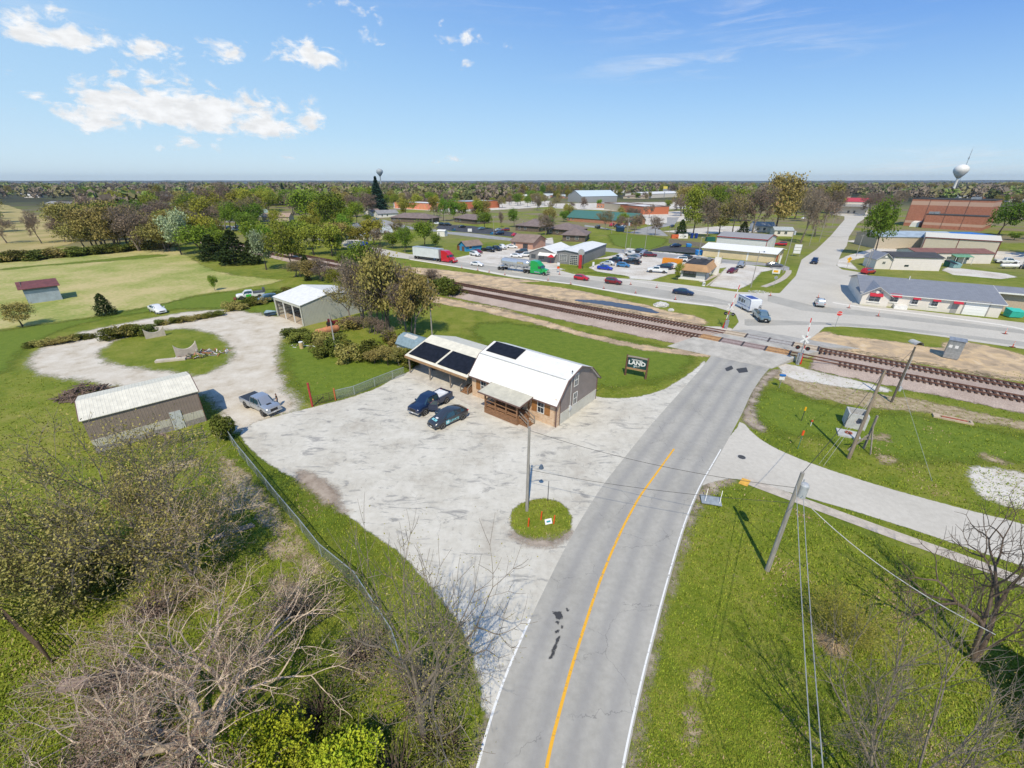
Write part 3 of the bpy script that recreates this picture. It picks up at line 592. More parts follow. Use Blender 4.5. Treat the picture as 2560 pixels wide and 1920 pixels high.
def bld(name,label,A,B,D,eave,rise,roof,wm_,rm,over=.4,wins=(),doors=(),cat='house',ridge=.5,th=.14,group=None,frame=None,trim=None):
    fr = Fr(A,B);L = fr.L;t = thing(name,label,cat,(fr.A.x,fr.A.y,0),fr.rz,group)
    w = MB();o = over
    if roof in ('flat','hip','mansard'): w.box(0,L,0,D,0,eave)
    elif roof == 'gx': w.ext([(0,0),(D,0),(D,eave),(D*ridge,eave+rise-.02),(0,eave)],0,L,'x')
    elif roof == 'gy': w.ext([(0,0),(L,0),(L,eave),(L*ridge,eave+rise-.02),(0,eave)],0,D,'y')
    elif roof == 'shed': w.ext([(0,0),(D,0),(D,eave+rise),(0,eave)],0,L,'x')
    w.build('wall',wm_,t)
    r = MB();s1 = rise/(D*ridge) if D else 0
    if roof == 'gx': roof_slab(r,-o,L+o,[(-o,eave-o*rise/(D*ridge)+th),(D*ridge,eave+rise+th),(D+o,eave-o*rise/(D*(1-ridge))+th)],th)
    elif roof == 'gy': roof_slab_y(r,-o,D+o,[(-o,eave-o*rise/(L*ridge)+th),(L*ridge,eave+rise+th),(L+o,eave-o*rise/(L*(1-ridge))+th)],th)
    elif roof == 'shed': roof_slab(r,-o,L+o,[(-o,eave+th),(D+o,eave+rise+th)],th)
    elif roof == 'flat':
        r.box(-.02,L+.02,-.02,D+.02,eave+.002,eave+.06)
    elif roof == 'hip':
        m_ = min(L,D)/2;z0,z1 = eave,eave+rise
        if L >= D: a,b = (m_,D/2,z1),(L-m_,D/2,z1)
        else: a,b = (L/2,m_,z1),(L/2,D-m_,z1)
        c = [(-o,-o,z0),(L+o,-o,z0),(L+o,D+o,z0),(-o,D+o,z0)]
        i = r.av(c+[a,b]+[(x,y,z-.15) for x,y,z in c])
        if L >= D: F_ = [(0,1,5,4),(1,2,5),(2,3,4,5),(3,0,4)]
        else: F_ = [(0,1,4),(1,2,5,4),(2,3,5),(3,0,4,5)]
        for q in F_+[(0,6,7,1),(1,7,8,2),(2,8,9,3),(3,9,6,0),(6,9,8,7)]: r.face([i+k for k in q])
    if r.v: r.build('roof',rm,t)
    if roof == 'flat':
        p = MB()
        for (a,b,c,d) in ((-.06,L+.06,-.06,.14),(-.06,L+.06,D-.14,D+.06),(-.06,.14,.14,D-.14),(L-.14,L+.06,.14,D-.14)): p.box(a,b,c,d,eave-.05,eave+rise)
        p.build('parapet',trim or BRN,t)
    for q in wins: window(t,q[0],q[1],q[2],q[3],q[4],L,D,q[5] if len(q) > 5 else 'sash',frame)
    for q in doors: door(t,q[0],q[1],q[2],q[3],L,D,q[4] if len(q) > 4 else WHT,handle=q[3] < 2.6)
    t['dims'] = (L,D,eave)
    del t['dims']
    return t,fr
# ----- the office: a white-roofed gambrel barn with a porch and a carport
F = Fr(at(*zF(765,720)),at(*zF(1480,1000)));L = F.L;D = 9.15
off = thing('office_building','office barn with white gambrel roof, brown siding and tan stone front beside the parking lot','building',(F.A.x,F.A.y,0),F.rz)
PR = [(-.45,2.92),(1.65,5.30),(4.5,6.16),(7.1,5.15),(9.6,2.92)]
w = MB();w.box(.0,L-.02,0,.25,0,3.3);w.box(L-.24,L+.02,0,.70,0,3.5);w.build('stone_wall',STONE,off)
w = MB();w.ext([(.26,.0),(D,0),(D,3.25),(7.1,5.02),(4.5,6.02),(1.65,5.16),(.26,3.5)],.01,L-.01,'x');w.build('side_wall',BRNW,off)
w = MB();w.box(L-.008,L+.035,.72,D+.02,0.02,1.36);w.box(L+.0,L+.05,.715,D+.03,1.362,1.42,0);w.build('lower_siding',CRMW,off)
r = MB();roof_slab(r,-.12,L+.28,PR,.10);rf = r.build('roof',WROOF,off)
w = MB()
for x in (L+.30,-.13):
    for a,b in zip(PR,PR[1:]): w.bar((x,a[0],a[1]-.06),(x,b[0],b[1]-.06),.05,.2,up=(1,0,0))
w.bar((-.1,-.47,2.86),(L+.3,-.47,2.86),.06,.16);w.bar((-.1,9.6,2.86),(L+.3,9.6,2.86),.06,.16)
w.box(L+.036,L+.07,.66,.76,0,3.7);w.box(L-.06,L+.06,-.04,.06,0,2.9);w.box(L-.04,L+.06,D-.04,D+.07,0,2.9);w.build('trim',BRN,off)
w = MB();w.bar((L-.02,1.62,5.36),(-.1,1.62,5.36),.10,.03);w.build('ridge_cap',M('flashing',(.55,.55,.53),.5),rf)
window(off,'R',3.87,1.5,.78,1.42,L+.01,D,off=.02);window(off,'R',3.87,3.85,.78,1.42,L+.01,D,off=.02)
window(off,'F',10.62,1.25,.80,1.36,L,D,off=.01);window(off,'F',1.98,1.25,.80,1.36,L,D,off=.01)
window(off,'F',5.9,1.2,1.3,1.4,L,D,off=.01)
SHUT = M('cedar_shutter',(.36,.165,.055),.7,.15,3,stretch=(7,1,1))
for x in (9.73,11.5,1.1,2.86):
    s = MB()
    for k in range(3): s.box(x-.36+.242*k,x-.36+.242*k+.232,-.05,-.002,1.17,2.68)
    s.box(x-.36,x+.36,-.07,-.05,1.35,1.45);s.box(x-.36,x+.36,-.07,-.05,2.4,2.5);s.build('shutter',SHUT,off)
door(off,'F',7.6,.95,2.05,L,D,M('dark_door',(.09,.06,.05),.5),z=.85,off=.01)
PAN = M('black_panel',(.012,.013,.020),.55,.3,2,spec=.3)
def on_slope(a,b,t): return (a[0]+(b[0]-a[0])*t,a[1]+(b[1]-a[1])*t)
def panel(parent,x0,x1,a,b,lift=.06,name='roof_panel',n=8):
    nrm = Vector((0,-(b[1]-a[1]),b[0]-a[0])).normalized()*lift;m_ = MB()
    p = [(x0,a[0],a[1]),(x1,a[0],a[1]),(x1,b[0],b[1]),(x0,b[0],b[1])]
    p = [Vector(q)+nrm*.3 for q in p];m_.hexa([*p,*[q+nrm for q in p]])
    return m_.build(name,PAN,parent)
panel(off,.35,5.1,on_slope(PR[1],PR[2],.25),on_slope(PR[1],PR[2],.98))
PO = MB();PO.box(4.2,9.1,-2.4,-.01,.70,.82)
for k in range(4): PO.box(4.22,9.08,-2.44,-2.40,.04+.165*k,.19+.165*k)
for k in range(4): PO.box(9.10,9.14,-2.4,-.02,.04+.165*k,.19+.165*k);PO.box(4.16,4.20,-2.4,-.02,.04+.165*k,.19+.165*k)
po = PO.build('porch',DECK,off)
for x in (4.3,5.85,7.45,9.0):
    p = MB();p.cbox((x,-2.32,1.72),(.16,.16,1.8) if x in (4.3,9.0) else (.13,.13,1.8));p.build('post',DECK,po)
for x in (4.3,9.0):
    p = MB();p.cbox((x,-.12,1.8),(.14,.14,1.96));p.build('post',DECK,po)
p = MB()
for z in (1.05,1.28,1.72): p.box(4.36,8.92,-2.35,-2.29,z-.05,z+.05)
for z in (1.05,1.28,1.72): p.box(4.27,4.33,-2.25,-.2,z-.05,z+.05)
p.build('railing',DECK,po)
p = MB();roof_slab(p,3.6,9.75,[(-2.85,2.78),(.05,3.12)],.09);pr = p.build('porch_roof',M('porch_cream_roof',(.58,.55,.45),.45,.08,1.2,ribs=(0,.30,.015)),off)
p = MB();p.bar((3.62,-2.86,2.72),(9.76,-2.86,2.72),.06,.16);p.bar((9.77,-2.86,2.70),(9.77,.0,3.04),.05,.18);p.bar((3.58,-2.86,2.70),(3.58,.0,3.04),.05,.18);p.box(3.8,9.6,-2.4,-2.24,2.55,2.68);p.build('trim',BRN,pr)
st = MB()
for k in range(4): st.box(9.15+.30*k,9.15+.30*(k+1),-2.05,-.95,0,.70-.17*k)
st = st.build('steps',DECK,off)
p = MB()
for y in (-2.1,-.9):
    p.bar((9.12,y,1.72),(10.4,y,.95),.07,.10);p.bar((9.12,y,1.25),(10.4,y,.5),.05,.08);p.box(10.36,10.46,y-.05,y+.05,0,1.05)
p.build('handrail',GREYWOOD,st)
st = MB()
for k in range(4): st.box(-1.75,-.55,-.35+.28*k,-.35+.28*(k+1)+(1.1 if k == 3 else 0),0,.17*(k+1))
st = st.build('steps',DECK,off);p = MB()
for x in (-1.8,-.5): p.bar((x,-.35,.95),(x,.9,1.6),.07,.09);p.box(x-.05,x+.05,-.4,-.3,0,1.05);p.box(x-.05,x+.05,.8,.9,0,1.7)
p.build('handrail',GREYWOOD,st)
p = MB();p.box(L+.04,L+.2,2.55,2.85,1.15,1.75);p.box(L+.04,L+.16,2.9,3.1,1.2,1.45);p.tube([(L+.12,2.7,1.7),(L+.12,2.7,5.95)],.035,6);p.tube([(L+.12,2.7,.1),(L+.12,2.7,1.2)],.03,6);p.build('electric_meter',M('meter_grey',(.62,.63,.63),.5),off)
p = MB();p.lathe([(.02,5.9),(.09,5.93),(.07,6.08),(.01,6.12)],8,c=(L+.12,2.7));p.build('weatherhead',DKMET,off)
cp = MB();CPR = [(-.75,2.72),(4.45,4.38),(9.4,2.80)]
roof_slab(cp,-12.3,-.14,CPR,.10);cpo = cp.build('carport_roof',CREAM_ROOF,off)
p = MB();p.box(-12.32,-.16,-.82,-.765,2.36,2.70);p.build('fascia',M('cedar_fascia',(.40,.245,.13),.8,.2,3,stretch=(1,1,5)),cpo)
p = MB()
for a,b in zip(CPR,CPR[1:]): p.bar((-12.33,a[0],a[1]-.08),(-12.33,b[0],b[1]-.08),.05,.2,up=(1,0,0))
p.build('trim',BRN,cpo)
panel(off,-11.9,-6.45,on_slope(CPR[0],CPR[1],.08),on_slope(CPR[0],CPR[1],.66),n=10);panel(off,-6.0,-.55,on_slope(CPR[0],CPR[1],.08),on_slope(CPR[0],CPR[1],.66),n=10)
for x,y in ((-11.75,-.5),(-7.6,-.4),(-3.65,-.35),(-11.75,4.4),(-11.75,9.0),(-6,9.0)):
    p = MB();p.box(x-.07,x+.07,y-.07,y+.07,0,2.6 if y < 1 or y > 8 else 4.1);p.build('carport_post',GREYWOOD,off)
p = MB();p.box(-12.1,-.2,9.02,9.1,0,2.6);p.build('rear_wall',BRNW,off)
p = MB();p.ext([(4.4,0),(9.0,0),(9.0,2.7),(4.4,4.1)],-4.0,-3.9,'x');p.build('inner_wall',BRNW,off)
t = thing('riding_mower','yellow riding mower parked in the shade of the carport','mower',F.w(-9.6,3.0),F.rz+.3)
p = MB();p.hexa([(.1,-.3,.35),(1.0,-.25,.35),(1.0,.25,.35),(.1,.3,.35),(.1,-.28,.85),(.95,-.2,.75),(.95,.2,.75),(.1,.28,.85)]);p.box(-.9,.1,-.35,.35,.3,.55);p.build('body',M('mower_yellow',(.65,.45,.02),.4,.08),t,30)
p = MB();p.box(-.65,-.2,-.25,.25,.56,.66);p.box(-.72,-.62,-.25,.25,.6,1.0);p.build('seat',M('black_vinyl',(.02,.02,.02),.5),t,30)
p = MB();p.tube([(.0,0,.7),(-.1,0,1.0)],.03,6);p.lathe([(.17,1.0),(.19,1.02),(.17,1.04),(.15,1.02)],12,c=(-.12,0));p.build('steering_wheel',DKMET,t)
for x,y,rr in ((-.6,-.45,.3),(-.6,.45,.3),(.75,-.38,.2),(.75,.38,.2)): p = MB();p.cyl((x,y-.1,rr),(x,y+.1,rr),rr,n=14);p.build('wheel',M('tyre_rubber',(.022,.022,.023),.85,.15),t,30)
# ----- small gambrel shed behind the carport
A = at(*z7(235,440));s_dir = F.u
t = thing('garden_shed','small blue grey gambrel shed with white walls behind the carport','shed',(A.x,A.y,0),F.rz)
SP = [(-.15,1.75),(.55,2.75),(1.7,3.15),(2.85,2.75),(3.55,1.75)]
w = MB();w.ext([(0,0),(3.4,0),(3.4,1.8),(2.85,2.66),(1.7,3.05),(.55,2.66),(0,1.8)],0,6.0,'x');w.build('wall',M('pale_shed_siding',(.70,.71,.72),.6,.08,2),t)
w = MB();roof_slab(w,-.12,6.12,SP,.08);w = w.build('roof',M('blue_grey_roof',(.24,.33,.38),.6,.10,1.5),t)
p = MB();p.bar((-.14,-.17,1.68),(6.14,-.17,1.68),.05,.16);p.build('trim',M('slate_trim',(.13,.2,.24),.6),w)
for x0,x1,a,b in ((.9,2.2,.25,.9),(2.25,3.6,.25,.9)):
    m_ = MB();q0,q1 = on_slope(SP[1],SP[2],a),on_slope(SP[1],SP[2],b)
    m_.hexa([(x0,q0[0],q0[1]+.01),(x1,q0[0],q0[1]+.01),(x1,q1[0],q1[1]+.01),(x0,q1[0],q1[1]+.01),(x0,q0[0],q0[1]+.05),(x1,q0[0],q0[1]+.05),(x1,q1[0],q1[1]+.05),(x0,q1[0],q1[1]+.05)]);m_.build('skylight',M('milky_panel',(.62,.6,.55),.4),w)
# ----- open three bay shed
A,B,Dp = at(*zS(925,760)),at(*zS(1385,940)),at(*zS(2145,620))
Fs = Fr(A,B);Ls = Fs.L;Ds = 13.4
t = thing('open_shed','pale metal shed with white roof and three open bays beside the gravel drive','shed',(Fs.A.x,Fs.A.y,0),Fs.rz)
SHW = M('pale_grey_green_siding',(.50,.50,.43),.55,.05,1.2,ribs=(1,.3,.025));INW = M('shed_liner',(.62,.63,.62),.6,.06,1.2,ribs=(0,.3,.015))
pk = [(-.1,4.05),(Ds*.48,5.35),(Ds+.1,4.05)]
def gw(x0,x1,mat,nm):
    w = MB();w.ext([(0,0),(Ds,0),(Ds,3.95),(Ds*.48,5.22),(0,3.95)],x0,x1,'x');return w.build(nm,mat,t)
gw(Ls-.12,Ls,SHW,'side_wall');gw(0,.12,SHW,'side_wall')
w = MB();w.box(.12,Ls-.12,Ds-.12,Ds,0,3.95);w.build('rear_wall',SHW,t)
w = MB();w.box(.12,Ls-.12,.0,.12,3.45,3.95);w.box(.0,.35,-.02,.14,0,3.9);w.box(Ls-.4,Ls,-.02,.14,0,3.9);w.build('front_frame',SHW,t)
w = MB();roof_slab(w,-.15,Ls+.15,pk,.08);w.build('roof',WROOF,t)
for x in (Ls/3+.1,2*Ls/3+.15): w = MB();w.box(x-.08,x+.08,.0,.16,0,3.5);w.build('bay_post',WHT,t)
w = MB()
for z in (.5,1.2,1.9,2.6,3.3): w.box(.12,.2,.3,Ds-.2,z,z+.12);w.box(.3,Ls-.3,Ds-.22,Ds-.12,z,z+.12)
for x in np.linspace(.3,Ls-.3,6): w.box(x-.07,x+.07,Ds-.35,Ds-.2,0,3.9)
w.build('girt',GREYWOOD,t)
w = MB();w.box(.1,Ls-.1,.1,Ds-.1,.012,.05);w.build('floor',M('dirt_floor',(.42,.34,.25),.95,.15),t)
# ----- long brown shed with white roof
EV = 3.85;Fl = Fr(at(*zE(700,935),z=EV),at(*zE(1697,682),z=EV));Ll = Fl.L;_g = Fr(Fl.B,Fl.B+Fl.n)
Dl,RZ = _g.pl(0,zE(1627,545));Dl = max(4,min(9,2*Dl));print('long shed',Ll,Dl,RZ,tuple(Fl.A),tuple(Fl.B));RZ = max(EV+.3,min(5.4,RZ))
t = thing('long_shed','long narrow shed with white roof and brown siding left of the parking lot','shed',(Fl.A.x,Fl.A.y,0),Fl.rz)
w = MB();w.ext([(0,.62),(Dl,.62),(Dl,EV-.05),(Dl*.5,RZ-.06),(0,EV-.05)],0,Ll,'x');w.build('wall',M('taupe_siding',(.29,.23,.195),.55,.06,1.2,ribs=(0,.28,.015)),t)
w = MB();w.box(-.03,Ll+.03,-.03,Dl+.03,0,.62);w.build('foundation',M('grey_block',(.34,.31,.29),.9,.15),t)
w = MB();w.box(.0,Ll-3.1,-.025,-.004,.64,1.5);w.box(Ll-1.95,Ll+.0,-.025,-.004,.64,1.5);w.build('lower_siding',M('cream_panel_siding',(.58,.55,.46),.55,.06,1.2,ribs=(0,.28,.015)),t)
w = MB();roof_slab(w,-.15,Ll+.15,[(-.15,EV-.02),(Dl*.5,RZ+.02),(Dl+.15,EV-.02)],.06);w.build('roof',CREAM_ROOF,t)
w = MB();w.box(Ll-.02,Ll+.05,-.04,.06,.0,EV-.1)
for a,b in (((-.15,EV-.08),(Dl*.5,RZ-.05)),((Dl*.5,RZ-.05),(Dl+.15,EV-.08))): w.bar((Ll+.17,a[0],a[1]),(Ll+.17,b[0],b[1]),.04,.14,up=(1,0,0));w.bar((-.17,a[0],a[1]),(-.17,b[0],b[1]),.04,.14,up=(1,0,0))
w.build('trim',BRN,t)
door(t,'F',Ll-2.5,1.05,2.2,Ll,Dl,M('pale_door',(.62,.64,.62),.5),z=.0,off=.03)
# ----- loafing shed with red roof out in the pasture
A,B = at(*zA(250,1175)),at(*zA(545,1135));fr = Fr(A,B)
t = thing('field_shed','pale blue lean-to shed with rusty red roof alone in the pasture','shed',(fr.A.x,fr.A.y,0),fr.rz)
Lf = fr.L;Hf = hgt(zA(250,1175),zA(185,1045));Df = 8.0
_k = min((abs(Fr(fr.w(0,0),fr.w(1,0)).pl(y,zA(440,958))[1]-(Hf+.10*y))+0*y,y) for y in np.linspace(3,30,80))[1];Df = float(min(14,max(6,_k)));print('field shed',Lf,Hf,Df)
w = MB();w.box(0,Lf,0,.12,0,Hf-.1);w.box(0,Lf,Df-.12,Df,0,Hf+.10*Df-.15);w.ext([(0.12,0),(Df-.12,0),(Df-.12,Hf+.10*Df-.2),(.12,Hf-.1)],Lf-.12,Lf,'x');w.build('wall',M('pale_blue_siding',(.40,.46,.52),.6,.10,.8,ribs=(0,.5,.015)),t)
w = MB()
for k in range(14): w.box(0.0,.07,.2+k*Df/14.6,.2+(k+.8)*Df/14.6,0,Hf-.1+.08*k)
w.build('side_boards',GREYWOOD,t)
w = MB();w.ext([(-.5,Hf-.05),(Df+.4,Hf+.10*Df+.04),(Df+.4,Hf+.10*Df-.06),(-.5,Hf-.15)],-.7,Lf+.5,'x');w.build('roof',M('rusty_red_roof',(.19,.055,.045),.6,.15,1,ribs=(0,.5,.015)),t)
w = MB();w.box(0,Lf,-.03,-.002,Hf-.6,Hf-.12);w.build('upper_band',M('slate_band',(.14,.19,.24),.6),t)
# ----- auto shop
GREYW = M('grey_siding',(.225,.225,.23),.6,.05,1.2,ribs=(0,.4,.02));BLUET = M('blue_grey_trim',(.14,.2,.32),.5)
A,B = at(*zC(148,800)),at(*zC(385,822))
t,fr = bld('repair_shop','grey gabled repair shop with white roof and two glazed garage doors by the highway',A,B,15,2.9,1.9,'gy',GREYW,WROOF,.35,wins=[('F',1.6,1.0,1.5,1.2,'plain'),('F',4.7,1.0,1.5,1.2,'plain')],cat='building',frame=DKMET)
L1 = fr.L
A2,B2,D2 = at(*zC(385,822)),at(*zC(605,832)),at(*zC(893,748));f2 = Fr(A2,B2)
x2,y2 = fr.loc(f2.A);dpt = min(26,(Vector(D2[:2])-f2.B).length)
w = MB();w.X = Matrix.Translation((L1+.05,0,0));L2 = f2.L;e2 = 3.9
w.ext([(0,0),(L2,0),(L2,e2),(L2*.35,e2+.55),(0,e2)],-.3,dpt,'y');w.build('garage_wall',GREYW,t)
w = MB();w.X = Matrix.Translation((L1+.05,0,0));roof_slab_y(w,-.6,dpt+.2,[(-.15,e2+.06),(L2*.35,e2+.68),(L2+.2,e2+.02)],.1);w.build('garage_roof',WROOF,t)
w = MB();w.X = Matrix.Translation((L1+.05,0,0));w.bar((L2+.22,-.6,e2-.02),(L2+.22,dpt+.2,e2-.02),.05,.2);w.bar((-.15,-.62,e2),(L2*.35,-.62,e2+.6),.05,.2,up=(0,1,0));w.bar((L2*.35,-.62,e2+.6),(L2+.2,-.62,e2-.04),.05,.2,up=(0,1,0));w.build('trim',BLUET,t)
GW = glassm()
for x,op in ((L1+L2*.28,.9),(L1+L2*.72,0)):
    o = window(t,'F',x,.05+op,2.5,2.9-op,L1,10,'grid',WHT,off=.32,name='garage_door')
w = MB();roof_slab(w,L1*.38,L1*.98,[(-1.7,2.35),(.1,3.1)],.08);w.build('canopy',WROOF,t)
w = MB();w.lathe([(.55,3.35),(.56,3.4),(.05,3.42)],10,c=(0,0));w.X = None
w = MB();w.cyl((L1*.40,-.12,2.55),(L1*.40,-.02,2.55),.62,n=24);o = w.build('round_sign',WHT,t,30)
text_part('Auto',.42,M('sign_black',(.03,.03,.03),.5),o,(L1*.40,-.13,2.55),(R(90),0,0))
w = MB();w.lathe([(1.3,2.15),(.1,2.9)],8,c=(L1*.86,-1.6));w.tube([(L1*.86,-1.6,0),(L1*.86,-1.6,2.3)],.03,6)
w = w.build('patio_umbrella',M('red_canvas',(.60,.03,.04),.8),None);w.location = fr.w(0,0);w.rotation_euler = (0,0,fr.rz);tag(w,'red patio umbrella beside the repair shop door','umbrella')
P = at(*zC(587,868));t = thing('pylon_sign','red pylon sign with round silver disc in front of the repair shop','sign',P,fr.rz)
w = MB();w.box(-.45,.45,-.25,.25,0,4.2);w.box(-.28,.28,-.27,-.25,.3,4.0);w.build('pillar',M('sign_red',(.50,.04,.045),.5),t)
w = MB();w.tube([(.9,0,0),(.9,0,4.2)],.12,8);w.build('post',DKMET,t)
w = MB();w.X = Matrix.Rotation(R(90),4,'X');w.lathe([(1.0,-.2),(1.05,-.1),(1.05,.1),(1.0,.2)],28,c=(0.1,4.9));w = w.build('disc',M('sign_silver',(.6,.6,.6),.35,metal=.5),t,30)
# ----- blue house with brown roof
BRROOF = shingle('brown_shingles',(.25,.185,.155));BRROOF2 = shingle('purple_brown_shingles',(.20,.155,.145));GRROOF = shingle('grey_shingles',(.27,.27,.28));DKROOF = shingle('charcoal_roof',(.06,.062,.07))
A,B = at(*n2(595,755)),at(*n2(860,725));fr = Fr(A,B);dd = (Vector(at(*n2(415,735))[:2])-fr.A).length
bld('blue_house','bright blue small house with brown gable roof beside the white semi trailer',A,B,min(dd,8.5),hgt(n2(595,755),n2(600,655)),1.5,'gx',M('bright_blue_siding',(.05,.32,.62),.6,.10,1.5),BRROOF,.5,wins=[('F',2.0,1.0,1.2,1.1,'plain')],doors=[('L',2.2,1.9,1.8,BRN),('L',5.6,1.9,1.8,M('brown_board',(.22,.09,.04),.8))])
A,B = at(*n2(1370,690)),at(*n2(1740,720))
bld('brick_ranch_house','brick ranch house with brown roof and small entry gable behind the repair shop',A,B,12,2.8,2.2,'gx',PINKBR,BRROOF,.6,wins=[('F',1.5,1.0,1.0,1.2)],doors=[('F',6.5,2.2,2.1,DKMET)])
def hipb(label,A,B,D,e=2.9,r_=2.6,wallm=None,roof='hip',rm=None,g_='brown roofed low buildings of the care centre',nm='care_centre_building'):
    return bld(nm,label,A,B,D,e,r_,roof,wallm or DKB,rm or BRROOF2,.8,cat='building',group=g_,wins=[('F',2.5,.9,1.4,1.3),('F',6.5,.9,1.4,1.3),('R',3,.9,1.4,1.3)])
DKB = M('dark_brown_siding',(.16,.125,.10),.8,.15,1)
hipb('low building with wide brown hip roof just behind the white roofed shop',at(*n3(40,575)),at(*n3(430,590)),15)
hipb('low brown hip roofed building between two bare trees',at(*n2(1560,375)),at(*n2(1850,385)),14)
hipb('brown roofed low building half hidden left of the green roofed church',at(*zC(30,540)),at(*zC(230,555)),16)
hipb('dark brown hip roofed building behind the long hip roof',at(*zC(300,570)),at(*zC(520,590)),14)
hipb('low brown roofed building with white gable beyond the asphalt lot',at(*n2(390,245)),at(*n2(740,285)),12)
hipb('long brown roofed building beyond the curved street',at(*n7(1370,515)),at(*n7(2030,540)),13)
bld('white_house','white house with grey gable roof below the tall dark spruce',at(*n7(1150,445)),at(*n7(1490,430)),10,2.9,2.0,'gx',WHT,GRROOF,.6,wins=[('F',3,.9,1,1.3),('F',7,.9,1,1.3),('L',4,1,1,1.2)])
bld('grey_roof_house','small house with brown and white gable left of the spruce',at(*n7(905,410)),at(*n7(1060,420)),9,2.6,2.4,'gy',WHT,BRROOF,.5,wins=[('F',2.5,.9,1,1.2)])
bld('teal_house','teal two storey house with grey roof by the railway trees',at(*n7(590,800)),at(*n7(770,800)),12,3.6,2.2,'gy',M('teal_siding',(.25,.42,.42),.7,.1),GRROOF,.5,wins=[('F',1.5,1.2,1.0,1.4),('F',4.0,1.2,1.0,1.4)])
bld('cream_house','cream cottage with pale grey roof and arched porch by the railway',at(*n7(905,860)),at(*n7(1095,830)),5,2.9,2.0,'gy',M('cream_stucco',(.70,.62,.46),.8,.06),M('pale_grey_roof',(.42,.46,.47),.7,.08),.4,doors=[('F',2.2,1.2,2.1,BRN)],wins=[('F',4.0,1,.8,1.1)])
bld('cream_house','wide pale grey roofed wing of cream wall beside the arched porch cottage',at(*n7(795,830)),at(*n7(1400,800)),9,2.9,2.0,'gx',M('cream_stucco',(.70,.62,.46),.8),M('pale_grey_roof',(.42,.46,.47),.7),.4,wins=[('F',1,1,.9,1.2)])
for (a,b),lab in (((n7(385,930),n7(500,900)),'small white box trailer among the railway bushes'),((n7(610,960),n7(770,975)),'white flat roofed trailer next to the blue tarp')):
    bld('box_trailer',lab,at(*a),at(*b),3.0,2.8,.1,'flat',M('dull_white_metal',(.58,.60,.64),.6,.1),WHT,cat='trailer',trim=WHT)
w = MB();w.hexa([(0,0,0),(3.6,0,0),(3.6,2.5,0),(0,2.5,0),(.1,.1,1.9),(3.4,.2,1.5),(3.5,2.2,2.0),(.3,2.3,2.4)]);w = w.build('tarp_covered_load',M('blue_tarp',(.01,.06,.42),.45,.25,1.5,bump=.05));w.location = at(*n7(800,960));w.rotation_euler = (0,0,-.3);tag(w,'load under a bright blue tarp by the white trailer','tarp')
CRM2 = M('cream_wall',(.66,.54,.34),.7,.05,.6,ribs=(0,.6,.015))
A,B = at(*n6(245,1105)),at(*n6(1475,1230));fr = Fr(A,B)
t,fr = bld('strip_building','long cream strip building with bright white roof across the street',A,B,13,3.0,1.1,'gx',CRM2,M('bright_white_roof',(.83,.82,.80),.5,.04,ribs=(0,.4,.02)),.7,cat='building',doors=[('F',5.5,.5,2.7,WHT),('F',15,.5,2.7,WHT),('F',25,.5,2.7,WHT),('R',4,2.5,2.3,M('orange_red_door',(.55,.12,.04),.6)),('R',9,1.5,2.2,DKMET)])
h_ = 4.6;A,B = at(*n6(510,765),z=h_),at(*n6(1375,830),z=h_)
bld('metal_building','white metal building with grey roof and red trim behind the cream strip building',A,B,14,h_,1.3,'gx',M('white_ribbed_siding',(.66,.67,.68),.6,.04,1,ribs=(0,.4,.02)),M('grey_red_edged_roof',(.33,.32,.32),.5,.08),.25,cat='building',doors=[('R',3.2,3.0,3.4,WHT),('R',8.5,3.0,3.4,WHT),('F',18,1.5,2.2,WHT)])
fr = Fr(A,B);w = MB();w.bar((-.3,-.3,h_+.0),(fr.L+.3,-.3,h_+.0),.12,.3);w.bar((fr.L+.28,-.3,h_+.06),(fr.L+.28,7,h_+1.38),.12,.25);w.bar((fr.L+.28,7,h_+1.38),(fr.L+.28,14.3,h_+.06),.12,.25)
w.box(fr.L-.1,fr.L+.06,-.06,.1,0,h_);w = w.build('trim',M('red_trim',(.36,.03,.035),.5),[o for o in bpy.data.objects if o.name.startswith('metal_building')][0])
A,B = at(*zC(1452,952)),at(*zC(1665,975));fr = Fr(A,B);D_ = (Vector(at(*zC(1815,893))[:2])-fr.B).length;D_ = min(D_,13)
t = thing('mansard_restaurant','small closed restaurant with tan mansard edge and flat black roof by the highway','building',(fr.A.x,fr.A.y,0),fr.rz);L_ = fr.L
w = MB();w.box(0,L_,0,D_,0,2.7);w.build('wall',M('pale_grey_stucco',(.48,.49,.50),.8,.06),t)
w = MB();o_,i_ = .9,.5;z0,z1 = 2.45,4.1
for (a,b,c,d) in (((-o_,-o_),(L_+o_,-o_),(L_-i_,i_),(i_,i_)),((L_+o_,-o_),(L_+o_,D_+o_),(L_-i_,D_-i_),(L_-i_,i_)),((L_+o_,D_+o_),(-o_,D_+o_),(i_,D_-i_),(L_-i_,D_-i_)),((-o_,D_+o_),(-o_,-o_),(i_,i_),(i_,D_-i_))):
    w.poly([(*a,z0),(*b,z0),(*c,z1),(*d,z1)]);w.poly([(*a,z0-.04),(*d,z0-.04),(*c,z0-.04),(*b,z0-.04)]);w.poly([(*a,z0-.04),(*b,z0-.04),(*b,z0),(*a,z0)])
w.build('mansard',shingle('tan_mansard_shingles',(.42,.25,.13)),t)
w = MB();w.box(i_,L_-i_,i_,D_-i_,z1-.3,z1-.12);w.build('roof',M('black_membrane',(.055,.05,.052),.8,.35,.6),t)
w = MB();w.box(.6,L_*.62,-.03,-.003,.6,2.2);w.build('window',GL,t);w = MB();w.box(L_+.003,L_+.03,5.5,9.5,.4,2.2);w.build('window',GL,t)
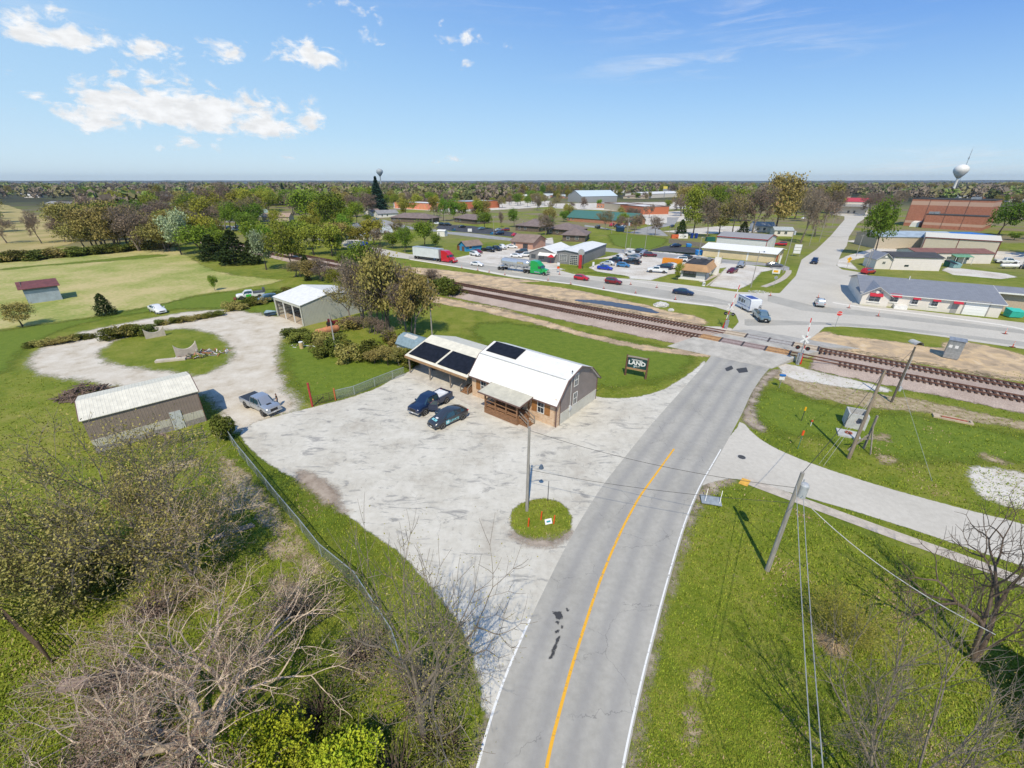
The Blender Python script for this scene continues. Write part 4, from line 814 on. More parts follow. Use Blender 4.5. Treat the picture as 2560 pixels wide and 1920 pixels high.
w = MB();w.box(L_*.32,L_*.34,-.06,-.03,.6,2.2);w.box(L_*.5,L_*.52,-.06,-.03,.6,2.2);w.box(L_-.06,L_+.04,-.04,.06,0,2.6);w.build('frame',DKMET,t)
w = MB();w.box(-.3,L_+.1,-.9,-.02,0,.3);w.build('low_wall',WHT,t)
w = MB();w.box(L_+.0,L_+1.4,D_-2.2,D_-2.0,0,5.0);w.box(L_+.0,L_+1.4,D_+.2,D_+.4,0,4.6);w.build('white_screen',WHT,t)
w = MB();w.tube([(L_*.3,D_*.9,4),(L_*.3,D_*.9,5.6)],.04,5);w.cbox((L_*.3,D_*.9,4.2),(1.2,.9,.5));w.cbox((L_*.75,D_*.9,4.3),(.9,.7,.7));w.build('roof_unit',STEEL,t)
# ----- big white hall with the grey roof
A,B = at(*zD(782,1378)),at(*zD(1985,1503));fr = Fr(A,B);L_ = fr.L
ev = hgt(zD(1985,1503),zD(2038,1385));
yr = None
ROOFG = M('slate_blue_metal_roof',(.235,.245,.275),.5,.06,1,ribs=(0,.42,.02));WHW = M('off_white_stucco',(.70,.655,.60),.8,.035,.7)
def solve_depth(fr,px,zfun,lo=1,hi=60):
    best = None
    for k in range(400):
        y = lo+(hi-lo)*k/399;x,z = fr.pl(y,px);e = abs(z-zfun(y))
        if best is None or e < best[0]: best = (e,y)
    return best[1]
yr = solve_depth(fr,zD(1500,1190),lambda y: ev+y*.20);print('hall eave',ev,'len',L_,'ridge y',yr)
yr = max(6,min(13,yr));rz_ = ev+yr*.20
t = thing('event_hall','large white hall with slate grey roof and red awnings along the highway','building',(fr.A.x,fr.A.y,0),fr.rz);Dh = yr*2
w = MB();w.ext([(0,0),(Dh,0),(Dh,ev),(yr,rz_-.02),(0,ev)],0,L_,'x');w.build('wall',WHW,t)
w = MB();roof_slab(w,-.5,L_+.35,[(-.45,ev-.0),(yr,rz_+.12),(Dh+.5,ev+.0)],.12);rfh = w.build('roof',ROOFG,t)
w = MB();w.ext([(yr*.72,0),(Dh-.02,0),(Dh-.02,ev-.02),(yr,rz_-.04),(yr*.72,rz_-.5)],L_-.01,L_+26,'x');w.build('rear_wing',M('tan_siding',(.52,.42,.33),.8,.05,ribs=(0,.4,.02)),t)
w = MB();roof_slab(w,L_+.36,L_+26.3,[(yr*.62,rz_-.62),(yr,rz_+.10),(Dh+.48,ev-.02)],.12);w.build('wing_roof',ROOFG,t)
w = MB();w.bar((L_+.36,yr*.62-.05,rz_-.72),(L_+26,yr*.62-.05,rz_-.72),.1,.3);w.bar((-.5,-.48,ev-.12),(L_+.35,-.48,ev-.12),.06,.14);w.bar((L_+.38,-.45,ev-.1),(L_+.38,yr,rz_),.05,.22);w.build('trim',WHT,t)
gx1 = fr.pl(0,zD(1012,1405))[0];gz = fr.pl(-1.0,zD(955,1205))[1];gx0 = .05
w = MB();w.ext([(gx0,0),(gx1,0),(gx1,ev-.2),((gx0+gx1)/2,ev+1.35),(gx0,ev-.2)],-1.0,.3,'y');w.build('entry_gable_wall',WHW,t)
w = MB();roof_slab_y(w,-1.45,6.5,[(gx0-.45,ev-.42),((gx0+gx1)/2,ev+1.55),(gx1+.45,ev-.42)],.10);w.build('entry_gable_roof',ROOFG,t)
w = MB()
for a,b in (((gx0-.5,ev-.5),((gx0+gx1)/2,ev+1.47)),(((gx0+gx1)/2,ev+1.47),(gx1+.5,ev-.5))): w.bar((a[0],-1.47,a[1]),(b[0],-1.47,b[1]),.05,.22,up=(0,1,0))
w.cyl(((gx0+gx1)/2,-1.12,ev+.25),((gx0+gx1)/2,-1.0,ev+.25),.28,n=16);w.build('gable_trim',WHT,t)
w = MB();cxg = (gx0+gx1)/2
for a,b,z in ((-.5,.5,ev+.62),(-.95,.95,ev+.25),(-.35,.35,ev-.1),(-.7,-.25,ev-.3),(.25,.7,ev-.3)): w.box(cxg+a,cxg+b,-1.06,-1.002,z-.16,z+.16)
w.build('gable_ornament',M('grey_ornament',(.30,.31,.32),.7),t)
AWN = M('red_awning',(.46,.02,.045),.7,.06)
def awning(parent,x,y0,z,wd,dp=.75,ht=.62):
    a = MB();a.ext([(y0,z+ht),(y0-dp,z+.12),(y0-dp,z),(y0-dp+.03,z),(y0,z+ht-.06)],x-wd/2,x+wd/2,'x');a.build('awning',AWN,parent)
for (wx,wz0,ww,wh,aw,yy) in ((fr.pl(-1,zD(908,1370))[0],1.0,1.9,1.25,2.3,-1.0),(fr.pl(0,zD(1085,1355))[0],1.15,1.25,1.2,1.9,0),(fr.pl(0,zD(1262,1380))[0],1.1,1.0,1.15,1.25,0),(fr.pl(0,zD(1432,1398))[0],1.1,1.0,1.15,1.25,0)):
    o = window(t,'F',wx,wz0,ww,wh,L_,Dh,'sash',off=-yy+.01)
    s_ = MB();s_.box(-ww/2-.2,ww/2+.2,-.14,-.002,-.22,-.08);s_.build('sill',WHT,o)
    awning(t,wx+.05,yy,wz0+wh-.05,aw)
dx = fr.pl(0,zD(1590,1460))[0];door(t,'F',dx,1.0,2.1,L_,Dh,M('grey_door',(.36,.35,.34),.7),off=.0);awning(t,dx+.1,0,2.15,1.5,.95,.7)
gx = fr.pl(0,zD(1785,1440))[0];w = MB();w.box(gx-1.75,gx+1.75,-.03,.01,0,2.75);w.build('garage_door',M('garage_white',(.80,.80,.80),.5,.02,ribs=(2,.55,.02)),t)
w = MB();w.box(gx-1.95,gx-1.76,-.07,-.002,0,2.95);w.box(gx+1.76,gx+1.95,-.07,-.002,0,2.95);w.box(gx-1.95,gx+1.95,-.07,-.002,2.76,2.96);w.build('door_frame',M('grey_frame',(.34,.33,.32),.7),t)
w = MB();w.box(fr.pl(0,zD(1135,1420))[0]-1.3,fr.pl(0,zD(1135,1420))[0]+.9,-1.6,-.01,0,.75);w.build('entry_step',WHT,t)
w = MB();w.tube([(L_*.40,yr*.95,rz_-.1),(L_*.40,yr*.95,rz_+.7)],.09,8);w.build('vent_pipe',WHT,t)
# ----- white gabled house with black roof behind the hall
A,B = at(*zD(1055,1085)),at(*zD(1475,1098));fr = Fr(A,B);ev = hgt(zD(1475,1098),zD(1515,987))
t,fr = bld('white_gable_house','white sided house with black roof and small grey front gable behind the hall',A,B,10,ev,.9,'gx',M('white_lap_siding',(.74,.69,.67),.7,.03,1,ribs=(2,.5,.015)),DKROOF,.3,cat='house',wins=[('F',4.0,1.0,1.2,.6,'plain')])
w = MB();w.ext([(-4.3,0),(-.02,0),(-.02,ev-.7),(-2.15,ev+.9),(-4.3,ev-.7)],0.4,7,'y');w.build('gable_wall',WHW,t)
w = MB();roof_slab_y(w,0,7.3,[(-4.7,ev-.95),(-2.15,ev+1.05),(.2,ev-.9)],.1);w.build('gable_roof',ROOFG,t)
w = MB();w.ext([(-3.7,ev-.55),(-.6,ev-.55),(-2.15,ev+.65)],.3,.39,'y');w.build('gable_panel',M('grey_ornament',(.3,.31,.32),.7),t)
w = MB();w.cyl((-2.15,.2,ev-.05),(-2.15,.3,ev-.05),.33,n=18);w.bar((-4.7,-.02,ev-1.02),(-2.15,-.02,ev+.98),.05,.2,up=(0,1,0));w.bar((-2.15,-.02,ev+.98),(.2,-.02,ev-.97),.05,.2,up=(0,1,0));w.build('gable_trim',WHT,t)
window(t,'F',-2.15,1.6,.8,.7,1,1,'sash',off=-.38)
A,B = at(*zD(1500,1030)),at(*zD(1918,1035));fr = Fr(A,B);ev = 3.3
t,fr = bld('low_shop','low white shop with rusty brown roof and green canopy in front of the tan building',Fr(A,B).w(-9,0),B,9,ev,.9,'gx',WHW,shingle('rust_brown_roof',(.22,.105,.09)),.3,cat='shop',wins=[('F',10.5,1.2,1.2,1.0),('F',16.5,1.2,1.0,1.2)],doors=[('F',13,1.0,2.0,DKMET)])
w = MB();roof_slab(w,11,16.5,[(-2.2,2.4),(0,2.9)],.08);w = w.build('canopy',M('green_canopy',(.16,.36,.23),.6),t)
w = MB()
for x in (11.1,13.6,16.4): w.box(x-.06,x+.06,-2.15,-2.03,0,2.35)
w.build('post',WHT,t)
ev = 5.6;A,B = at(*zD(1365,805),z=ev),at(*zD(2018,842),z=ev)
TANW = M('tan_panel_siding',(.56,.50,.40),.65,.04,1,ribs=(0,.5,.015))
t,fr = bld('tan_metal_building','tan metal building with cream roof and dark red corner trim',A,B,14,ev,1.2,'gx',TANW,M('cream_flat_roof',(.68,.65,.57),.5,.05),.2,cat='building')
w = MB();w.bar((-.2,-.25,ev),(fr.L+.2,-.25,ev),.08,.3);w.box(fr.L-.15,fr.L+.08,-.08,.15,0,ev);w.box(-.08,.12,-.08,.12,0,ev);w.box(fr.L*.46,fr.L*.46+.2,-.06,-.005,0,ev);w.build('trim',M('maroon_trim',(.17,.035,.04),.5),t)
ev = 4.6;A,B = at(*zD(952,800),z=ev),at(*zD(1645,812),z=ev)
t,fr = bld('blue_roof_warehouse','long warehouse with worn pale blue metal roof below the brick gym',A,B,15,ev,1.6,'gx',M('tan_plaster',(.50,.43,.33),.8,.1),M('pale_blue_metal_roof',(.38,.46,.54),.5,.12,.5,ribs=(0,.5,.02)),.3,cat='building')
w = MB();w.box(fr.L+.4,fr.L+14,1,14.5,0,4.9);w.build('annex_wall',TANW,t);w = MB();w.box(fr.L+.32,fr.L+14.1,.9,14.6,4.92,5.6);w.build('annex_roof',M('bright_blue_panel',(.03,.18,.55),.5,.05),t)
A,B = at(*zD(1165,705)),at(*zD(1850,745));ev = hgt(zD(1165,705),zD(1248,475));print('gym h',ev);fr = Fr(A,B)
bm,g,b = principled('banded_brick');c = g.coord('Object');sp = g.nt.nodes.new('ShaderNodeSeparateXYZ');g.L.new(c,sp.inputs[0])
band = g.math('MAXIMUM',g.math('MULTIPLY',g.ss(sp.outputs[2],1.8,1.85),g.ss(sp.outputs[2],3.2,3.25,1,0)),g.math('MULTIPLY',g.ss(sp.outputs[2],ev-3.2,ev-3.15),g.ss(sp.outputs[2],ev-1.0,ev-.95,1,0)))
g.put(b.inputs['Base Color'],g.mix(band,g.mix(g.ss(g.noise(c,1.2,6,.7),.3,.7),(.34,.135,.085),(.44,.19,.125)),(.52,.34,.26)));b.inputs['Roughness'].default_value = .9
GYM = bm
t,_ = bld('brick_gymnasium','tall brick gymnasium with pale bands below the leaning view of the water tower',A,B,26,ev,.5,'flat',GYM,DKROOF,cat='building',trim=DKROOF)
w = MB()
for k in range(1,4): x = fr.L*k/4.15;w.box(x-.12,x+.12,-.1,-.004,0,ev)
w.box(-.1,.15,-.1,.1,0,ev);w.build('pilaster',BRN,t)
w = MB();w.box(fr.L*.30,fr.L+.6,-9,-.02,0,ev*.48);lw = w.build('lower_block',GYM,t)
w = MB();w.box(fr.L*.30-.1,fr.L+.7,-9.1,-.02,ev*.48+.002,ev*.48+.5);w.build('lower_parapet',DKROOF,t)
w = MB()
for k in (1,2): x = fr.L*.30+fr.L*.7*k/3;w.box(x-.1,x+.1,-9.1,-9.004,0,ev*.48)
w.box(fr.L*.3-.08,fr.L*.3+.12,-9.08,-8.9,0,ev*.48);w.build('pilaster',BRN,t)
w = MB();w.cbox((fr.L*.36,-5,ev*.48+.9),(3.5,2.5,1.2));w.cbox((fr.L*.42,-6.5,ev*.48+1.0),(2.0,2.0,1.4));w.cbox((fr.L*.75,8,ev+1.0),(4,3,1.2));w.build('rooftop_unit',STEEL,t)
w = MB();w.hexa([(fr.L*.12,-6,0),(fr.L*.24,-6,0),(fr.L*.24,-.5,0),(fr.L*.12,-.5,0),(fr.L*.14,-6,2.6),(fr.L*.24,-6,2.6),(fr.L*.24,-.5,3.2),(fr.L*.14,-.5,3.2)]);w.build('stair_cover',WHT,t)
A,B = at(*zD(590,598)),at(*zD(850,606));fr = Fr(A,B);ev = hgt(zD(850,606),zD(868,500))
t,_ = bld('red_roof_store','white store with bright red roof at the far end of the street',A,B,18,ev,2.6,'gx',WHW,M('bright_red_roof',(.50,.055,.07),.5,.05,1),.4,cat='store',wins=[('F',8,.5,1.5,2.0,'plain'),('F',12,.5,1.5,2.0,'plain')])
w = MB();roof_slab(w,-1,fr.L+1,[(-4.5,ev*.62),(-.01,ev*.8)],.2);w.build('canopy',M('grey_canopy',(.30,.30,.30),.6),t)
# ----- far buildings
far = [
 ('arena','large arena with pale blue gable roof on the horizon side of town',zC(600,302),zC(905,294),30,None,zC(905,240),6.5,'gx',M('grey_panel',(.33,.34,.36),.7),M('ice_blue_roof',(.56,.66,.72),.4,.04)),
 ('church_hall','brick church hall with long dark green roof',zC(475,457),zC(1050,500),14,None,zC(1050,462),4.2,'gx',REDBR,M('dark_green_roof',(.065,.175,.155),.55,.08)),
 ('brick_store','large orange brick store with pale flat roof in the far town',zB(1815,357),zB(2105,342),30,None,zB(2108,283),.5,'flat',M('orange_brick',(.50,.16,.08),.8,.06),M('pale_blue_flat_roof',(.45,.52,.58),.6)),
 ('mural_building','pink mural painted building with white flat roof',zB(1200,345),zB(1482,362),22,None,zB(1484,308),.4,'flat',M('mural_pink',(.60,.17,.14),.7,.5,.35,col2=(.50,.30,.10)),WHT),
 ('flat_store','low red brick store with white flat roof right of the green roof',zC(1130,402),zC(1350,398),40,None,zC(1350,335),.6,'flat',M('orange_brick',(.5,.16,.08),.8),M('white_membrane',(.70,.70,.70),.7,.15,.1)),
 ('flat_store','tan flat roofed block behind the green roofed church',zC(935,372),zC(1125,368),30,None,zC(1125,312),.5,'flat',M('tan_plaster',(.50,.43,.33),.8),M('white_membrane',(.7,.7,.7),.7)),
 ('flat_store','long low brick store with white roof left of the tan block',zC(730,345),zC(935,350),24,None,zC(935,312),.5,'flat',REDBR,M('white_membrane',(.7,.7,.7),.7)),
 ('warehouse','white roofed warehouse beside the tall yellow sign on the horizon',zC(1160,262),zC(1480,248),40,None,zC(1480,215),2.5,'gx',WHW,WHT),
 ('warehouse','long white warehouse behind the tall bare trees on the horizon',zC(1560,262),zC(1885,262),40,None,zC(1885,222),3.0,'gx',M('grey_panel',(.33,.34,.36),.7),WHT),
 ('warehouse','white roofed sheds in the far distance left of the arena',zC(0,268),zC(330,262),30,None,zC(330,240),1.5,'gx',WHW,WHT),
 ('far_house','white house with pale roof among bare trees at the far left',zA(1400,350),zA(1560,340),10,3.0,None,2.5,'gx',WHT,M('pale_grey_roof',(.42,.46,.47),.7)),
 ('far_house','grey roofed long house in the trees beyond the hayfield',zA(400,330),zA(660,340),12,3.0,None,1.8,'gx',M('tan_plaster',(.5,.43,.33),.8),GRROOF),
 ('far_house','tan house with pale brown roof between the leafy trees left',zB(60,465),zB(290,462),12,3.0,None,2.0,'gx',M('tan_plaster',(.5,.43,.33),.8),shingle('pale_brown_roof',(.40,.29,.22))),
 ('far_house','small house with green grey roof at the left town edge',zB(20,425),zB(120,420),10,3.0,None,2.0,'gx',WHT,M('pale_green_roof',(.30,.38,.35),.7)),
 ('far_house','brick house just left of the long white shed row',zB(1560,240),zB(1650,240),12,3.5,None,2.0,'hip',REDBR,BRROOF),
 ('far_house','pale house with grey roof behind the cypress hedge',zB(110,240),zB(190,238),12,3.0,None,2.0,'gx',WHT,GRROOF),
 ('far_house','small grey roofed house behind the bare street trees',n6(1130,690),n6(1480,700),12,3.0,None,1.8,'gx',WHW,M('mottled_grey_roof',(.36,.36,.35),.8,.2)),
 ('far_house','pale roofed garage behind the red trimmed building',n6(1480,760),n6(1800,770),9,2.8,None,1.2,'gx',WHW,M('silver_roof',(.5,.54,.56),.4,.2)),
 ('far_house','long low building with orange boxes on its roof',n6(1480,240),n6(2100,255),30,5.0,None,.5,'flat',REDBR,GRROOF),
 ('far_house','grey shed row behind the tall bare trees',n6(440,180),n6(880,180),18,4.0,None,1.2,'gx',GREYW,GRROOF),
 ('far_house','white storage rows at the foot of the water tower',zD(1410,455),zD(1740,452),20,3.5,None,1.0,'gx',M('grey_panel',(.33,.34,.36),.7),WHT),
 ('far_house','large grey roofed house on the rise at the far right',zD(2030,425),zD(2170,425),20,4.0,None,4.0,'hip',WHW,GRROOF),
 ('far_house','grey roofed house left of the rise on the far right',zD(1870,425),zD(1960,425),16,4.0,None,4.0,'hip',WHW,GRROOF),
 ('far_house','white building peeking out right of the brick gymnasium',zD(1885,575),zD(1990,570),12,None,zD(1990,510),.6,'gx',WHT,WHT),
 ('far_house','red roofed shed row at the far right edge',zD(2080,500),zD(2212,500),20,4.5,None,1.5,'gx',WHT,M('bright_red_roof',(.5,.055,.07),.5)),
 ('far_house','white roofed house between the gym and the street trees',zD(1260,450),zD(1400,452),16,4.0,None,1.5,'gx',WHT,M('silver_roof',(.5,.54,.56),.4)),
 ('far_house','pale house half hidden by trees near the spruce',n7(760,200),n7(870,195),10,3.5,None,2.5,'gx',WHT,GRROOF)]
for (nm,lab,a,b,dp,e,ep,rs,rt,wm_,rm) in far:
    if e is None: e = hgt(b,ep)
    t,fr = bld(nm,lab,at(*a),at(*b),dp,max(2.2,e),rs,rt,wm_,rm,.4,cat='building' if nm != 'far_house' else 'house',group='houses and sheds far off in the town' if nm == 'far_house' else None,wins=[('F',2.0,1.0,1.2,1.2),('F',5.0,1.0,1.2,1.2)] if e < 5 else ())
A,B = at(*zC(860,492)),at(*zC(1100,505));ch = [o for o in bpy.data.objects if o.name.startswith('church_hall')][0]
# ----- dark red house at the bottom right corner
P0,P1 = at(2165,1640),at(2300,1500)
t,fr = bld('dark_red_house','dark red brick house corner with dark roof at the lower right edge',at(2205,1790)+Vector((2.9,-.6,0)),at(2480,1900)+Vector((2.9,-.6,0)),5.5,2.8,2.2,'gy',M('dark_red_siding',(.13,.045,.03),.8,.15),DKROOF,.6,wins=[('L',3,1.0,1.0,1.2)])
# ================================================================= vehicles (x forward, standing on the ground)
TYRE = M('tyre_rubber',(.022,.022,.023),.85,.15);RIM = M('alloy_rim',(.55,.56,.58),.3,.1,metal=.7)
BLKP = M('black_plastic',(.025,.025,.027),.6,.1);CGL = glassm('car_glass',(.022,.055,.070));LAMP = M('headlamp',(.75,.76,.78),.15,.05);TAIL = M('tail_lamp',(.45,.015,.015),.25,.05);CHR = M('chrome',(.6,.61,.62),.18,.05,metal=.9)
PLATE = M('licence_plate',(.7,.7,.7),.5,.02)
PAINTS = {}
def paint(name,col,metal=0.25,rough=.28):
    if name not in PAINTS: PAINTS[name] = M('paint_'+name,col,rough,.02,1,metal=metal,coat=.8,spec=.5)
    return PAINTS[name]
WHITEP,SILV,BLACKP,REDP,DREDP = paint('white',(.75,.76,.77),0,.3),paint('silver',(.43,.46,.50),.5),paint('black',(.012,.014,.02)),paint('red',(.50,.008,.02),.1),paint('dark_red',(.20,.008,.014),.1)
NAVY,BLUEP,LBLUE,GREYP,DGREY,PALEB,MAROON,LSILV = paint('navy',(.012,.025,.07)),paint('blue',(.01,.035,.40),.1),paint('sky_blue',(.05,.20,.42)),paint('grey',(.16,.17,.19),.5),paint('dark_grey',(.045,.05,.06)),paint('pale_blue',(.20,.30,.36),.5),paint('maroon',(.14,.01,.02),.2),paint('pale_silver',(.55,.58,.60),.4)
KINDS = {
 'sedan': dict(wb=(-1.38,1.42),r=.33,hw=.90,st=[(-2.38,.50,.70,.62,.76,.80,.72,.86,.60),(-2.28,.28,.80,.60,.86,.98,.80,1.02,.66),(-1.75,.24,.84,.55,.91,.98,.84,1.08,.68),(-1.15,.20,.84,.55,.92,.95,.86,1.38,.60),(-.3,.20,.84,.55,.92,.93,.87,1.45,.62),(.45,.20,.84,.55,.92,.92,.87,1.40,.60),(1.15,.20,.84,.55,.92,.90,.86,.98,.72),(1.8,.24,.84,.52,.90,.80,.82,.88,.68),(2.28,.28,.76,.50,.84,.66,.76,.72,.60),(2.42,.42,.60,.50,.70,.58,.64,.60,.50)],cab=(2,3,5,6)),
 'hatch': dict(wb=(-1.28,1.28),r=.33,hw=.88,st=[(-2.05,.50,.70,.65,.78,.85,.74,.92,.62),(-1.98,.28,.80,.60,.86,.98,.80,1.10,.66),(-1.55,.22,.84,.55,.90,.98,.84,1.42,.62),(-.6,.20,.84,.55,.90,.95,.85,1.50,.62),(.35,.20,.84,.55,.90,.93,.85,1.45,.60),(1.10,.20,.84,.55,.90,.92,.84,1.00,.70),(1.65,.24,.82,.52,.88,.82,.80,.90,.66),(2.02,.30,.74,.50,.82,.66,.74,.74,.58),(2.12,.42,.60,.50,.70,.60,.64,.62,.50)],cab=(1,2,4,5)),
 'fastback': dict(wb=(-1.42,1.46),r=.35,hw=.93,st=[(-2.36,.50,.72,.68,.80,.90,.74,.98,.62),(-2.26,.30,.84,.62,.90,1.04,.80,1.12,.66),(-1.45,.24,.87,.58,.94,1.02,.87,1.44,.60),(-.55,.22,.87,.58,.95,.99,.88,1.60,.62),(.35,.22,.87,.58,.95,.97,.88,1.57,.61),(1.25,.22,.87,.56,.94,.95,.87,1.06,.72),(1.85,.25,.84,.54,.91,.84,.82,.94,.68),(2.25,.30,.76,.52,.84,.70,.75,.78,.60),(2.38,.42,.62,.52,.72,.60,.65,.64,.52)],cab=(1,2,4,5)),
 'suv': dict(wb=(-1.40,1.45),r=.37,hw=.94,st=[(-2.35,.55,.80,.75,.86,1.0,.82,1.05,.74),(-2.30,.36,.84,.70,.92,1.10,.86,1.30,.76),(-2.05,.30,.86,.70,.94,1.10,.88,1.70,.70),(-1.0,.30,.86,.65,.95,1.08,.89,1.78,.70),(.35,.30,.86,.65,.95,1.06,.89,1.72,.68),(1.05,.30,.86,.65,.95,1.05,.88,1.14,.78),(1.7,.32,.86,.62,.94,.98,.86,1.06,.74),(2.2,.36,.80,.60,.90,.86,.82,.94,.68),(2.36,.45,.68,.58,.78,.74,.72,.78,.58)],cab=(1,2,4,5)),
 'pickup': dict(wb=(-1.85,1.90),r=.41,hw=1.0,st=[(-.62,.42,.92,.80,1.00,1.18,.94,1.70,.74),(-.50,.42,.92,.80,1.00,1.18,.94,1.88,.74),(.75,.42,.92,.80,1.00,1.18,.94,1.90,.73),(.95,.42,.92,.80,1.00,1.17,.94,1.84,.72),(1.62,.42,.92,.80,1.00,1.16,.94,1.22,.86),(2.3,.44,.92,.78,1.00,1.12,.93,1.20,.82),(2.78,.48,.88,.76,.97,1.04,.90,1.14,.76),(2.90,.56,.80,.76,.88,.98,.82,1.04,.66)],cab=(0,1,3,4)),
}
VMESH = {}
def ringpts(s):
    x,zb,wb_,zm,wm__,zl,wl,zt,wt = s
    h = [(x,0,zb),(x,wb_*.92,zb),(x,wb_,zb+.06),(x,wm__,zm),(x,wl,zl),(x,wt,zt),(x,wt*.55,zt+.035),(x,0,zt+.045)]
    return h+[(x,-p[1],p[2]) for p in h[-2:0:-1]]
def vehicle_parts(kind,opts=''):
    key = kind+opts
    if key in VMESH: return VMESH[key]
    K = KINDS[kind];st = K['st'];P = []
    b = MB();rings = [b.av(ringpts(s)) for s in st];n = 14
    for r0,r1 in zip(rings,rings[1:]):
        for k in range(n): b.face([r0+k,r1+k,r1+(k+1) % n,r0+(k+1) % n])
    b.face([rings[0]+k for k in range(n)]);b.face([rings[-1]+n-1-k for k in range(n)])
    if kind == 'pickup':
        for (x0,x1,y0,y1,z0,z1) in ((-2.98,-.63,.86,1.0,.50,1.20),(-2.98,-.63,-1.0,-.86,.50,1.20),(-2.98,-2.86,-.858,.858,.52,1.18),(-2.86,-.62,-.858,.858,.50,.72)): b.box(x0,x1,y0,y1,z0,z1)
        b.box(-3.0,-.6,-1.02,-.86,1.20,1.26) if False else None
    P.append(('body',b,'paint',38,()))
    r_,f_,e_,c_ = K['cab']
    def quad(m,a,bb,c,d,ins=.08,out=.012):
        a,bb,c,d = map(Vector,(a,bb,c,d));nr = (bb-a).cross(d-a).normalized()*out;cen = (a+bb+c+d)/4
        m.poly([p+(cen-p)*ins+nr for p in (a,bb,c,d)])
    def ring(i): return ringpts(st[i])
    g1 = MB();A,B = ring(c_),ring(e_);quad(g1,A[5][:1]+(A[5][1]*1.0,)+A[5][2:],B[5],B[9],A[9],.05);P.append(('windscreen',g1,CGL,None,()))
    g2 = MB();A,B = ring(r_),ring(f_)
    quad(g2,B[5],A[5],A[9],B[9],.08);P.append(('rear_window',g2,CGL,None,()))
    for sgn,(i4,i5) in ((1,(4,5)),(-1,(10,9))):
        m = MB();cuts = list(range(f_,e_))
        lo0,lo1 = Vector(ring(r_)[i4]),Vector(ring(c_)[i4]);
        pts = [(Vector(ring(f_)[i4])+Vector(ring(r_)[i4]))/2]+[Vector(ring(k)[i4]) for k in range(f_,e_+1)]+[(Vector(ring(e_)[i4])*.35+Vector(ring(c_)[i4])*.65)]
        tps = [Vector(ring(f_)[i5])*.75+Vector(ring(r_)[i5])*.25]+[Vector(ring(k)[i5]) for k in range(f_,e_+1)]+[Vector(ring(e_)[i5])*.80+Vector(ring(c_)[i5])*.20]
        if kind == 'pickup': pts[0] = Vector(ring(1)[i4])+Vector((.06,0,0));tps[0] = Vector(ring(1)[i5])+Vector((.06,0,0));pts.pop(1);tps.pop(1)
        o_ = Vector((0,sgn*.012,.006));up = [p.lerp(t_,.12)+o_ for p,t_ in zip(pts,tps)];dn = [p.lerp(t_,.86)+o_ for p,t_ in zip(pts,tps)]
        for k in range(len(up)-1):
            q = [up[k],up[k+1],dn[k+1],dn[k]];m.poly(q if sgn < 0 else q[::-1])
        xm = (st[f_][0]+st[e_][0])/2+(.1 if kind != 'pickup' else .05)
        pi = MB();zl,wl,zt,wt = st[f_+1][5:9] if f_+1 < len(st) else st[f_][5:9]
        pi.hexa([(xm-.05,sgn*(wl-.02),zl),(xm+.05,sgn*(wl-.02),zl),(xm+.05,sgn*(wl+.022),zl),(xm-.05,sgn*(wl+.022),zl),(xm-.05,sgn*(wt-.02),zt),(xm+.05,sgn*(wt-.02),zt),(xm+.05,sgn*(wt+.022),zt),(xm-.05,sgn*(wt+.022),zt)])
        P.append(('side_window',m,CGL,None,(('pillar',pi,BLKP,None,()),)))
        mi_ = MB();xq = st[c_][0]-.25;wq = st[c_][6];zq = st[c_][5]+.12;mi_.hexa([(xq-.1,sgn*(wq-.02),zq-.07),(xq+.08,sgn*(wq-.02),zq-.05),(xq+.05,sgn*(wq+.20),zq-.05),(xq-.08,sgn*(wq+.22),zq-.07),(xq-.1,sgn*(wq-.02),zq+.08),(xq+.06,sgn*(wq-.02),zq+.08),(xq+.04,sgn*(wq+.2),zq+.09),(xq-.08,sgn*(wq+.22),zq+.09)])
        P.append(('mirror',mi_,'paint',30,()))
    hw,rr = K['hw'],K['r']
    for wx in K['wb']:
        for sgn in (1,-1):
            t = MB();t.X = Matrix.Translation((wx,sgn*(hw-.10),rr)) @ Matrix.Rotation(R(-90*sgn),4,'X')
            t.lathe([(rr*.62,-.12),(rr*.93,-.12),(rr,-.09),(rr,.08),(rr*.94,.125),(rr*.62,.125)],22)
            i_ = MB();i_.X = t.X;i_.lathe([(rr*.61,.05),(rr*.63,.13),(rr*.56,.132),(rr*.5,.07),(rr*.16,.09),(rr*.12,.125)],22)
            P.append(('wheel',t,TYRE,30,(('rim',i_,RIM,25,()),)))
            a = MB();a.X = Matrix.Translation((wx,sgn*(hw-.045),rr)) @ Matrix.Rotation(R(-90*sgn),4,'X');a.lathe([(rr*1.22,-.1),(rr*1.20,.045),(rr*1.02,.045),(rr*1.0,-.1)],22);P.append(('wheel_arch',a,BLKP if kind not in ('sedan','fastback') else 'paint',30,()))
    xf,xr = st[-1][0],(-2.98 if kind == 'pickup' else st[0][0])
    zf = st[-2][5];yf = st[-2][6]
    for sgn in (1,-1):
        m = MB();m.hexa([(xf-.32,sgn*(yf-.02),zf-.13),(xf+.01,sgn*(yf*.62),zf-.12),(xf-.10,sgn*(yf*.5),zf-.1),(xf-.35,sgn*(yf-.2),zf-.1),(xf-.34,sgn*(yf+.02),zf+.03),(xf-.04,sgn*(yf*.64),zf+.0),(xf-.14,sgn*(yf*.5),zf+.03),(xf-.35,sgn*(yf-.2),zf+.03)]);P.append(('headlight',m,LAMP,None,()))
        zt_ = st[1][5] if kind != 'pickup' else 1.12;ht = .14 if kind in ('sedan','fastback') else .3
        m = MB();m.box(xr-.015,xr+.16,sgn*(hw-.16)-.08,sgn*(hw-.16)+.085,zt_-ht,zt_-.02);P.append(('tail_light',m,TAIL,None,()))
    m = MB();gz = (.42,.60) if kind in ('sedan','hatch','fastback') else (.66,.96)
